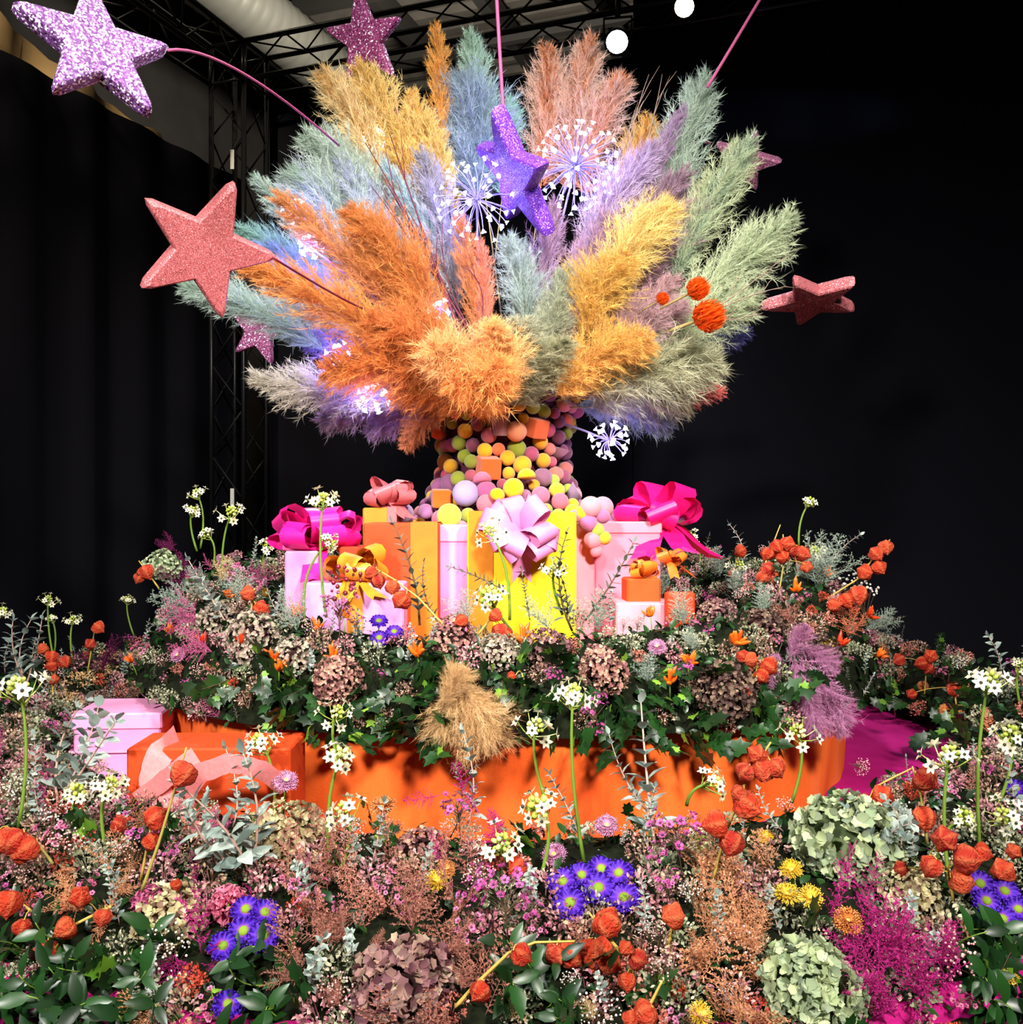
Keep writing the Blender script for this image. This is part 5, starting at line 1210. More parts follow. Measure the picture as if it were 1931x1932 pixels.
hyd(480, 1205, 54, M_HP, .013, 110, UPB, 'big ash pink hydrangea left of the upper violet daisies', True, .04)
hyd(555, 1240, 40, M_HP, .012, 90, UPB, 'ash pink hydrangea above the ivy at left', True, .04)
hyd(410, 1170, 40, M_HP, .012, 80, UPB, 'ash green hydrangea beside the pink asters', True, .03)
hyd(1440, 1180, 42, M_HK, .011, 90, UPB, 'dark greenish brown hydrangea in the right part of the upper ring', True, .03)
hyd(1350, 1160, 40, M_HB, .011, 90, UPB, 'brown hydrangea below the orange box at right', True, .02)

DG = 'violet daisies'
for i, (x, y, s, b, lb, m) in enumerate([
  (1135, 1640, 1.2, 0, 'violet daisy at the top of the front cluster', 0), (1098, 1652, 1.15, 0, 'violet daisy upper left in the front cluster', 1), (1062, 1664, 1.2, 0, 'violet daisy farthest left in the front cluster', 2),
  (1168, 1648, 1.2, 0, 'violet daisy upper right in the front cluster', 1), (1130, 1676, 1.3, 0, 'violet daisy in the middle of the front cluster', 0), (1178, 1694, 1.25, 0, 'violet daisy lowest right in the front cluster', 2), (1076, 1704, 1.25, 0, 'violet daisy lowest left in the front cluster', 1),
  (464, 1716, 1.1, 0, 'violet daisy above the carnation, left cluster', 0), (500, 1722, 1.1, 0, 'violet daisy at the right top of the left cluster', 1), (460, 1757, 1.15, 0, 'violet daisy in the middle of the left cluster', 2), (498, 1765, 1.15, 0, 'violet daisy lower right in the left cluster', 0), (421, 1785, 1.05, 0, 'violet daisy lowest in the left cluster', 1),
  (430, 1895, 1.0, 0, 'single violet daisy at the bottom left edge', 2), (1850, 1668, 1.15, 0, 'violet daisy upper left in the right edge cluster', 0), (1896, 1682, 1.15, 0, 'violet daisy upper right in the right edge cluster', 1), (1862, 1700, 1.05, 0, 'violet daisy in the middle of the right edge cluster', 2),
  (1892, 1735, 1.2, 0, 'violet daisy lowest in the right edge cluster', 0), (1922, 1716, 1.0, 0, 'violet daisy cut by the right picture edge', 1), (1918, 1488, 1.0, 0, 'pinkish violet daisy high at the right edge', 2),
  (738, 1162, 1.15, 1, 'violet daisy at the upper right of the box cluster', 0), (715, 1172, 1.0, 1, 'violet daisy at the upper left of the box cluster', 1), (716, 1204, 1.1, 1, 'violet daisy at the lower left of the box cluster', 2), (744, 1192, 1.0, 1, 'violet daisy at the lower right of the box cluster', 0)]):
    head(DAI[m], 'violet_daisy', 'daisy', DG, x, y, UPB if b else LOWB, .10 if not b else .12, s, .35, 1.0, label=lb, keep=44 if not b else 28)
AG = 'pink asters'
for (x, y, s, b, lb) in [(350, 1183, .95, 1, 'pale pink aster in the left upper ring, higher one'), (336, 1236, .85, 1, 'pale pink aster in the left upper ring, lower one'), (1240, 1221, .95, 1, 'pale pink aster on the right upper ring above the ivy'), (540, 1474, 1.05, 0, 'pink aster at the right corner of the orange box'),
  (1145, 1558, 1.0, 0, 'mauve pink aster before the drum, right of the tall stem'), (1046, 1613, .95, 0, 'mauve pink aster above the front violet daisies'), (1172, 1162, .9, 1, 'pale lilac aster under the pink gift box'), (416, 1052, .6, 1, 'small round pink aster behind the left flowers'), (1255, 1010, .01, 1, '')]:
    if lb: head(AST[int(x) % 2], 'pink_aster', 'aster', AG, x, y, UPB if b else LOWB, .09 if b else .11, s * 1.15, .3, .9, label=lb, keep=28 if b else 34)
head(CARP, 'carnation', 'carnation', 'carnations', 284, 1706, LOWB, .08, 1.45, .2, 1.0, label='plum pink carnation beside the cream hydrangea', keep=34)
head(CAR, 'carnation', 'carnation', 'carnations', 430, 1708, LOWB, .08, 1.5, .2, 1.0, label='rose pink carnation beside the left violet daisies', keep=36)
CG = 'chrysanthemums'
for (x, y, s, b, k, lb) in [(722, 1522, 1.2, 0, PMU, 'peach chrysanthemum leaning on the orange drum'), (1494, 1642, 1.1, 0, YMU, 'golden chrysanthemum left of the large green hydrangea'), (1486, 1688, 1.15, 0, YMU, 'yellow chrysanthemum below the golden one'), (1530, 1693, 1.15, 0, YMU, 'yellow chrysanthemum right of its twin, under the green hydrangea'),
  (1600, 1738, 1.1, 0, PMU, 'peach chrysanthemum left of the magenta fern'), (1785, 1340, 1.0, 0, PMU, 'orange peach chrysanthemum on the far right bed'), (1812, 1352, .9, 0, PMU, 'second orange peach chrysanthemum on the far right bed'), (1742, 1294, .9, 0, PMU, 'pale peach chrysanthemum high on the far right bed'), (1562, 1216, .8, 1, YMU, 'yellow chrysanthemum at the right of the upper ring'),
  (824, 1662, 1.0, 0, YMU, 'yellow chrysanthemum beside the big waxflower'), (1322, 1912, .9, 0, YMU, 'pale yellow chrysanthemum at the bottom edge'), (842, 1640, .8, 0, PMU, 'small peach chrysanthemum beside the big waxflower'), (1445, 1580, .8, 0, YMU, 'small yellow chrysanthemum among the front lanterns'), (1905, 1840, .8, 0, YMU, 'small yellow chrysanthemum low at the right edge'), (500, 1118, .9, 1, YMU, 'pale yellow chrysanthemum on the left upper ring')]:
    head(mult(k, int(y)), 'chrysanthemum', 'chrysanthemum', CG, x, y, UPB if b else LOWB, .08 if b else .12, s * 1.12, .3, .9, label=lb, keep=26 if b else 36)
PG = 'ornamental pepper clusters'
for (x, y, s, b, k, lb) in [(560, 1172, 1.3, 1, PEP, 'orange pepper cluster below the amber bow'), (455, 1216, 1.0, 1, PEPR, 'red orange pepper cluster right of the asters'), (516, 1246, 1.0, 1, PEP, 'orange pepper cluster above the ivy, upper left'), (527, 1266, .9, 1, PEP, 'orange pepper cluster lower in the left ivy'), (628, 1243, 1.0, 1, PEP, 'orange pepper cluster on top of the dusky globe'),
  (790, 1240, 1.2, 1, PEP, 'wide orange pepper cluster below the violet box daisies'), (986, 1216, 1.35, 1, PEP, 'bright orange pepper cluster below the yellow box'), (1385, 1216, 1.2, 1, PEP, 'orange pepper cluster right of the middle, above ivy'), (1300, 1256, 1.1, 1, PEP, 'orange pepper cluster left of the dark hydrangea'), (1264, 1290, 1.1, 1, PEP, 'light orange pepper cluster in the ivy at right'),
  (1582, 1222, 1.2, 1, PEPR, 'red pepper cluster behind the lilac fern'), (1500, 1118, 1.1, 1, PEP, 'orange pepper cluster under the upper lanterns'), (1560, 1090, 1.1, 1, PEP, 'yellow orange pepper cluster at the upper right'), (1640, 1165, 1.1, 1, PEPR, 'red pepper cluster at the right end of the upper ring'), (432, 1130, .9, 1, PEP, 'upright orange pepper cluster in the left upper ring'), (322, 1196, .9, 1, PEP, 'slim orange pepper cluster left of the aster'), (385, 1216, .9, 1, PEPR, 'red pepper cluster between the two asters'),
  (690, 1160, .9, 1, PEPR, 'red pepper cluster left of the violet box daisies'), (600, 1190, .9, 1, PEP, 'orange pepper cluster among the pink waxflowers'), (1655, 1240, .9, 1, PEP, 'orange pepper cluster hanging at the right end')]:
    head(mult(k, int(x)), 'pepper_cluster', 'peppers', PG, x, y, UPB if b else LOWB, .07, s, .7, .6, label=lb, keep=22)

# lanterns on branches; each branch is a polyline of pixels, lanterns hang from it
PHG = 'physalis lantern branches'
def physalis(bed, lant, branch, label, lift=.08, col=M_STY, dd=None):
    if dd is None: p, n = anchor(*(branch[0] if branch else lant[0][:2]), bed); dd = p.y - lift * (1.55 if bed is LOWB else 1.0)
    cs = [P(x, y, dd - 0.004 * (i % 3)) for i, (x, y, s) in enumerate(lant)]
    if len(branch) == 1: branch = [(branch[0][0] + 8, branch[0][1] + 30)] + list(branch)
    ln = [P(x, y, dd + 0.02) for (x, y) in branch]
    o = ln[0] if ln else cs[0]; root = empty('physalis_branch', Matrix.Translation(o), label, 'physalis', PHG); mb = MB()
    dense = []
    if ln:
        for i in range(len(ln) - 1): dense += [ln[i].lerp(ln[i + 1], k / 5) for k in range(5)]
        dense.append(ln[-1]); V, Fc = tube_vf([v - o for v in dense], [.0042 - .0022 * i / len(dense) for i in range(len(dense))], 5); mb.add(V, Fc, rn=R.random())
    for i, (x, y, s) in enumerate(lant):
        c = cs[i]; rad = s * 0.5 / F * dd / .5
        near = min(dense, key=lambda v: (v - c).length) if dense else c + Vector((R.uniform(-.02, .02), .03, .05))
        up_ = (near - c); up_ = up_.normalized() if up_.length > 1e-4 else Vector((0, 0, 1)); ax = (up_ * .8 + Vector((R.uniform(-.9, .9), R.uniform(-.9, .5), R.uniform(.1, .9)))).normalized()
        top = c + ax * rad * .5; V, Fc = tube_vf(curve3(near - o, top - o, (0, 0, .01), 4), .0015, 4, False); mb.add(V, Fc, rn=R.random())
        part(root, 'lantern', LANT[i % 4], frame(top - o, ax, R.uniform(0, 6), rad)); KEEP.append((x, y, s * .55, dd))
    part(root, 'stem', mb.mesh('stem', col))
    return root
physalis(UPB, [(700, 1082, 25), (714, 1098, 25), (740, 1109, 25), (757, 1133, 33)], [(838, 1180), (790, 1128), (742, 1092), (690, 1062)], 'arched physalis branch with four lanterns before the orange box', .10)
physalis(UPB, [(277, 1080, 27), (262, 1092, 18)], [(300, 1110), (262, 1058)], 'single orange lantern sticking out at the far left of the upper ring')
physalis(UPB, [(1655, 1046, 26), (1672, 1034, 26), (1660, 1072, 25), (1634, 1080, 28)], [(1560, 1130), (1620, 1092), (1658, 1040), (1680, 1018)], 'physalis branch reaching out right with four lanterns', .05)
physalis(UPB, [(1620, 1124, 34), (1598, 1134, 28), (1575, 1142, 24)], [(1560, 1160), (1610, 1110)], 'three low lanterns at the right of the upper ring')
physalis(UPB, [(1448, 1046, 24), (1468, 1032, 26), (1485, 1026, 26), (1500, 1040, 24), (1478, 1050, 26), (1517, 1045, 26), (1522, 1070, 22)], [(1470, 1120), (1480, 1060), (1478, 1008)], 'dense bunch of lanterns topping the right upper ring')
physalis(UPB, [(1450, 1076, 28), (1462, 1092, 26), (1438, 1092, 24)], [(1425, 1110), (1450, 1050), (1473, 990)], 'lanterns along a straw twig pointing up at right')
physalis(UPB, [(1397, 1040, 22), (1385, 1082, 20)], [(1388, 1110), (1390, 1030)], 'two small lanterns left of the dense lantern bunch')
physalis(UPB, [(937, 1162, 24), (945, 1192, 30), (955, 1200, 26), (870, 1172, 24)], [(900, 1200), (940, 1150)], 'dark red lanterns in front of the yellow box')
physalis(UPB, [(466, 1120, 26), (492, 1148, 26), (500, 1150, 20)], [(470, 1180), (480, 1110)], 'two orange lanterns in the left upper ring')
physalis(UPB, [(1412, 1310, 23)], [(1420, 1290), (1432, 1270)], 'round red lantern beside the dark brown hydrangea', .12)
physalis(UPB, [(1452, 1258, 32), (1438, 1276, 28), (1415, 1244, 26), (1400, 1238, 22)], [(1410, 1290), (1430, 1262), (1450, 1240)], 'orange lanterns left of the lilac fern')
physalis(UPB, [(965, 1278, 18)], [(985, 1270)], 'small coral lantern on the ivy below the centre', .08)
physalis(LOWB, [(80, 1225, 20), (97, 1240, 22), (122, 1250, 22), (97, 1256, 22), (102, 1282, 18)], [(100, 1320), (98, 1260), (82, 1210)], 'lantern branch on the far left bed')
physalis(LOWB, [(186, 1185, 22), (170, 1216, 20)], [(165, 1270), (180, 1180)], 'two lanterns rising from the dark plum fern at left')
physalis(LOWB, [(344, 1462, 46)], [(268, 1680), (300, 1590), (330, 1490), (352, 1410)], 'tall physalis stem with one lantern over the orange box', .12)
physalis(LOWB, [(296, 1543, 42), (287, 1590, 32)], [(266, 1660), (285, 1560)], 'two lanterns below the orange box', .08)
physalis(LOWB, [(225, 1557, 28)], [(232, 1590), (228, 1545)], 'lone small lantern under the pink box', .06)
physalis(LOWB, [(6, 1588, 44), (30, 1590, 46), (50, 1603, 42), (38, 1612, 34)], [(100, 1630), (62, 1580), (10, 1560)], 'clump of bright lanterns at the left picture edge', .10)
physalis(LOWB, [(14, 1706, 46), (42, 1752, 32)], [(60, 1720), (20, 1690)], 'two lanterns low at the left picture edge', .08)
physalis(LOWB, [(86, 1802, 46), (122, 1752, 38), (152, 1690, 36), (194, 1732, 30)], [(210, 1710), (150, 1740), (90, 1770)], 'red orange lanterns above the glossy leaves at bottom left', .07)
physalis(LOWB, [(331, 1670, 20)], [(335, 1690)], 'small lantern above the cream hydrangea')
physalis(LOWB, [(905, 1872, 36), (985, 1803, 38)], [(860, 1900), (900, 1855), (960, 1798), (1010, 1778), (1085, 1776)], 'long straw branch with two lanterns at the bottom centre', .10)
physalis(LOWB, [(1052, 1802, 42), (1082, 1806, 42), (1072, 1795, 34)], [(1060, 1780), (1080, 1786)], 'pair of red lanterns in the bottom centre, left clump', .09)
physalis(LOWB, [(1120, 1802, 52), (1150, 1815, 46), (1140, 1790, 40)], [(1110, 1770), (1130, 1782)], 'large red lantern clump in the bottom centre', .09)
physalis(LOWB, [(1148, 1744, 50)], [(1175, 1800), (1140, 1760), (1112, 1722)], 'big round lantern just below the front violet daisies', .11)
physalis(LOWB, [(1205, 1810, 34), (1184, 1853, 32), (1180, 1790, 26)], [(1195, 1840), (1190, 1790)], 'small lanterns right of the large red clump', .08)
physalis(LOWB, [(1268, 1728, 42), (1278, 1870, 40)], [(1262, 1780), (1275, 1715)], 'two lanterns between the peach fern and the pink dots', .08)
physalis(LOWB, [(1216, 1915, 44), (1190, 1925, 30)], [(1196, 1932), (1230, 1890), (1250, 1850)], 'lantern at the bottom edge with a bent straw stalk', .09)
physalis(LOWB, [(1348, 1555, 44), (1380, 1592, 44), (1412, 1522, 48), (1406, 1458, 34), (1440, 1456, 40), (1464, 1450, 36), (1430, 1424, 34), (1395, 1500, 32)], [(1345, 1660), (1370, 1570), (1410, 1470), (1455, 1400)], 'tall many lantern branch in front of the drum at right', .12)
physalis(LOWB, [(975, 1636, 34)], [(985, 1670), (975, 1620)], 'pale orange lantern behind the big waxflower', .02)
physalis(LOWB, [(1630, 1513, 28), (1664, 1504, 38)], [(1700, 1545), (1660, 1480), (1720, 1450)], 'two lanterns behind the large green hydrangea', .05)
physalis(LOWB, [(1748, 1472, 42), (1744, 1545, 42)], [(1750, 1590), (1738, 1500), (1722, 1446)], 'two lanterns on a dark twig at right', .07)
physalis(LOWB, [(1782, 1583, 42), (1758, 1637, 38), (1826, 1620, 48), (1816, 1662, 44), (1856, 1610, 32)], [(1800, 1700), (1790, 1640), (1740, 1616)], 'bunch of five lanterns left of the right violet daisies', .10)
physalis(LOWB, [(1892, 1645, 40), (1912, 1606, 26), (1700, 1640, 26)], [(1880, 1670), (1900, 1620)], 'lanterns above the right violet daisies', .07)
physalis(LOWB, [(1738, 1252, 22), (1756, 1238, 24), (1696, 1246, 22), (1752, 1262, 20)], [(1745, 1310), (1750, 1240)], 'red lanterns on the far right bed')
physalis(LOWB, [(1800, 1302, 24), (1845, 1350, 20), (1720, 1310, 18)], [(1805, 1330), (1800, 1290)], 'small red lanterns beside the far right chrysanthemums')

# tall white star flowers: head pixel, foot pixel, head scale
OG = 'tall white star flowers'
def orni(hx, hy, fx, fy, bed, s, label, k=0, lift=.04, sag=0.0, dd=None, stem=True, hdir=None):
    p, n = anchor(fx, fy, bed); dd = dd or (p.y - lift); f = P(fx, fy, dd + .02); h = P(hx, hy, dd); root = empty('star_flower', Matrix.Translation(f), label, 'star flower', OG)
    b = Vector((sag, 0, abs(sag) * .9)); pts = curve3((0, 0, 0), h - f, b, 9); V, Fc = tube_vf(pts, [.0052, .005, .0048, .0046, .0044, .0042, .004, .0036, .003], 7); part(root, 'stem', mk('stem', V, Fc, M_STG))
    z = Vector(hdir) if hdir else (pts[-1] - pts[-2]).normalized() + Vector((0, -.35, .3)); M = frame(h - f, z, R.uniform(0, 6), s)
    for (nm, me, m, kd, ch) in ORN[k % 4]:
        o = part(root, nm, me, M @ m, kind=kd)
        for (cn, cme, cm) in ch: part(o, cn, cme, cm)
    KEEP.append((hx, hy, 34 * s, dd)); return root
for i, q in enumerate([
  (372, 932, 378, 1035, UPB, 1.0, 'star flower tallest on the left upper ring'), (362, 964, 372, 1040, UPB, .95, 'star flower just under the tallest left one'), (437, 966, 420, 1095, UPB, 1.2, 'star flower with curved stem on the left upper ring'), (390, 1008, 402, 1070, UPB, 1.0, 'low star flower on the left upper ring'),
  (610, 945, 616, 1165, UPB, 1.25, 'tall star flower before the magenta bow'), (506, 1030, 500, 1090, UPB, 1.1, 'star flower left of the pale pink box'), (925, 1003, 962, 1170, UPB, 1.15, 'tall star flower before the yellow box with bent neck'), (926, 1128, 965, 1190, UPB, 1.5, 'wide star flower low before the yellow box'),
  (1046, 1076, 1062, 1160, UPB, 1.0, 'star flower at the right side of the yellow box'), (1306, 1015, 1320, 1075, UPB, 1.25, 'star flower right of the hot pink bow'), (1395, 1068, 1392, 1115, UPB, 1.15, 'star flower left of the dense lanterns'), (1527, 950, 1508, 1030, UPB, 1.05, 'tall star flower alone against the dark at right'),
  (1540, 1040, 1540, 1090, UPB, 1.15, 'star flower right of the dense lanterns'), (240, 1132, 253, 1200, LOWB, .9, 'star flower at the left end of the upper ring'),
  (91, 1132, 106, 1262, LOWB, .95, 'tall star flower on the far left bed'), (98, 1168, 96, 1260, LOWB, .75, 'smaller star flower under the tall one on the far left bed'), (138, 1170, 140, 1262, LOWB, .95, 'star flower right of the tall one on the far left bed'), (4, 1155, -20, 1230, LOWB, 1.0, 'star flower cut by the left picture edge'), (36, 1300, 35, 1560, LOWB, 1.5, 'largest star flower at the left edge on a long stem'),
  (142, 1500, 157, 1600, LOWB, 1.05, 'yellowish star flower below the pink box, left one'), (206, 1482, 200, 1600, LOWB, 1.05, 'star flower below the pink box, right one'), (492, 1402, 515, 1555, LOWB, 1.2, 'tall star flower at the right corner of the orange box'), (636, 1345, 640, 1440, LOWB, 1.0, 'upper tier star flower before the drum left of centre'),
  (640, 1432, 624, 1640, LOWB, 1.15, 'middle star flower before the drum left of centre'), (650, 1532, 640, 1650, LOWB, 1.1, 'lower star flower before the drum left of centre'), (1082, 1312, 1103, 1630, LOWB, 1.2, 'tallest front star flower reaching up over the drum'), (1010, 1372, 1030, 1510, LOWB, 1.2, 'white star flower under the hanging tan plume'),
  (1020, 1525, 1020, 1655, LOWB, 1.3, 'full star flower in the front centre'), (946, 1592, 984, 1665, LOWB, 1.2, 'star flower leaning left above the big waxflower'), (1346, 1478, 1296, 1520, LOWB, 1.1, 'star flower leaning right on the drum'), (1506, 1382, 1494, 1515, LOWB, 1.15, 'star flower before the right end of the drum'), (1316, 1590, 1345, 1620, LOWB, 1.0, 'drooping star flower among the front lanterns'),
  (1866, 1287, 1850, 1610, LOWB, 1.25, 'very tall star flower at the right edge'), (1908, 1388, 1880, 1530, LOWB, 1.3, 'lime centred star flower at the right edge'), (1792, 1427, 1796, 1690, LOWB, 1.2, 'long stemmed star flower at right'), (1818, 1545, 1768, 1625, LOWB, .9, 'drooping lime star flower at right'), (1896, 1540, 1890, 1600, LOWB, 1.15, 'low star flower at the right edge'), (1928, 1258, 1926, 1330, LOWB, 1.0, 'star flower at the upper right edge of the bed'), (1648, 1030, 1640, 1100, UPB, .01, '')]):
    if q[6]: orni(*q[:6], q[6], k=i, sag=(.02 if i % 3 == 0 else -.015))
orni(622, 1024, 576, 1180, UPB, .9, 'nodding star flower with arched stem before the pale pink box', 1, .05, -.035, hdir=(1, -.4, -.3))

# sprigs: foot pixel -> tip pixel
def sprig(spec, name, cat, group, foot, tip, bed, L0, desc=None, label=None, lift=.03, lean=0.0, mark=None, wmul=1.0):
    p, n = anchor(*foot, bed); dd = p.y - lift; a = P(*foot, dd + .01); b = P(*tip, dd - lean); d = b - a; s = d.length / L0
    return place(spec, name, cat, group, frame(a, d, R.uniform(0, 6.28), s), desc, mark, label)
EG = 'grey green leaf sprigs'
for i, (sp, f, t, b, lb) in enumerate([
  (EUCB[0], (470, 1650), (415, 1430), LOWB, 'big forked grey green sprig right of the orange lantern stem'), (EUC[0], (400, 1580), (372, 1500), LOWB, 'grey green sprig over the orange box'), (EUC[1], (440, 1560), (452, 1420), LOWB, 'upright grey green sprig over the orange box'),
  (EUC[2], (692, 1660), (720, 1520), LOWB, 'dense round leaf sprig before the drum at left'), (EUC[3], (670, 1640), (672, 1530), LOWB, 'second round leaf sprig before the drum at left'), (EUC[0], (1236, 1600), (1205, 1335), LOWB, 'tall grey sprig with pinkish stem standing before the drum'), (EUC[1], (1222, 1530), (1140, 1405), LOWB, 'grey sprig leaning left beside the pinkish stem'),
  (EUC[2], (1215, 1610), (1250, 1490), LOWB, 'round leaf sprig below the pinkish stem'), (EUC[0], (1100, 1600), (1052, 1465), LOWB, 'thin grey sprig left of the tallest front stem'), (EUC[1], (880, 1560), (905, 1395), LOWB, 'grey sprig rising below the hanging tan plume'), (EUCT[0], (850, 1580), (845, 1450), LOWB, 'dark small leaf sprig left of the tan plume'),
  (EUCB[1], (110, 1520), (150, 1330), LOWB, 'broad grey green bush before the pink box'), (EUC[3], (90, 1560), (95, 1440), LOWB, 'dense round leaf sprig at the left, lower one'), (EUC[0], (150, 1500), (165, 1390), LOWB, 'small grey sprig overlapping the pink box'), (EUC[2], (60, 1500), (50, 1390), LOWB, 'pale sprig near the largest star flower'),
  (EUCB[1], (1690, 1640), (1650, 1500), LOWB, 'silvery bush right of the large green hydrangea'), (EUC[3], (1720, 1620), (1715, 1520), LOWB, 'silvery round leaf sprig on the right'), (EUC[2], (1770, 1560), (1770, 1440), LOWB, 'silvery sprig behind the long stemmed star flower'), (EUC[1], (1905, 1660), (1890, 1570), LOWB, 'silvery sprig above the right violet daisies'), (EUC[3], (1925, 1560), (1915, 1420), LOWB, 'silvery sprig at the right picture edge'),
  (EUC[0], (1480, 1570), (1420, 1505), LOWB, 'grey sprig peeping left of the large green hydrangea'), (EUC[0], (10, 1270), (8, 1200), LOWB, 'grey sprig at the far left edge'), (EUCB[0], (50, 1290), (48, 1165), LOWB, 'tall grey bush on the far left bed'), (EUC[3], (75, 1290), (85, 1205), LOWB, 'grey sprig right of the tall bush on the far left bed'),
  (EUC[1], (1890, 1300), (1882, 1195), LOWB, 'grey sprig standing high on the far right bed'), (EUCT[0], (1790, 1290), (1830, 1235), LOWB, 'thin dark sprig arching on the far right bed'), (EUC[0], (1690, 1350), (1676, 1245), LOWB, 'grey sprig next to the upper ring on the right bed'), (EUCT[1], (1760, 1280), (1760, 1200), LOWB, 'dim grey sprig behind the red lanterns at far right'), (EUC[2], (1928, 1300), (1925, 1220), LOWB, 'grey sprig at the far right edge'),
  (EUC[2], (430, 1180), (350, 1060), UPB, 'silvery sprig slanting on the left upper ring'), (EUC[0], (415, 1150), (372, 1085), UPB, 'second silvery sprig on the left upper ring'), (EUC[3], (555, 1190), (520, 1095), UPB, 'silvery sprig before the pale pink box'), (EUC[1], (600, 1150), (560, 1050), UPB, 'grey sprig beside the nodding star flower'), (EUCT[0], (640, 1110), (655, 995), UPB, 'thin grey sprig over the magenta bow'),
  (EUCT[1], (792, 1180), (772, 985), UPB, 'tall sparse sprig before the tall orange box'), (EUCT[0], (830, 1180), (812, 1060), UPB, 'second sparse sprig before the orange box'), (EUCT[1], (960, 1120), (850, 1070), UPB, 'dark sprig pointing left before the yellow box'), (EUCT[0], (1080, 1190), (1085, 1005), UPB, 'tall thin sprig at the right edge of the yellow box'), (EUCT[0], (1070, 1170), (1035, 1060), UPB, 'thin sprig before the yellow box'),
  (EUCT[1], (1105, 1170), (1190, 1020), UPB, 'grey sprig slanting right across the pink box'), (EUCT[0], (1000, 1170), (985, 1075), UPB, 'thin dark sprig in front of the yellow box shade'), (EUC[0], (1265, 1150), (1300, 1075), UPB, 'grey green sprig right of the orange ruffled cube'), (EUCT[1], (1330, 1090), (1325, 1010), UPB, 'thin dark sprig behind the right star flower'), (EUC[1], (1400, 1080), (1402, 990), UPB, 'grey sprig against the dark at the right'),
  (EUC[0], (1560, 1080), (1605, 1000), UPB, 'grey sprig at the top right of the upper ring'), (EUCT[0], (1580, 1110), (1612, 1060), UPB, 'dark sprig under the top right one'), (EUCT[1], (1640, 1190), (1698, 1155), UPB, 'dark feathery sprig at the right end of the upper ring'), (EUC[3], (1220, 1290), (1225, 1225), UPB, 'rosette of grey leaves above the right ivy'), (EUC[2], (775, 1230), (770, 1180), UPB, 'grey leaf rosette right of the violet box daisies'), (EUC[3], (1150, 1180), (1160, 1110), UPB, 'grey sprig low before the pink gift box')]):
    sprig(sp, 'leaf_sprig', 'foliage', EG, f, t, b, .20 if sp in EUCB else .24, label=lb)
FG = 'feathery dyed fern fronds'
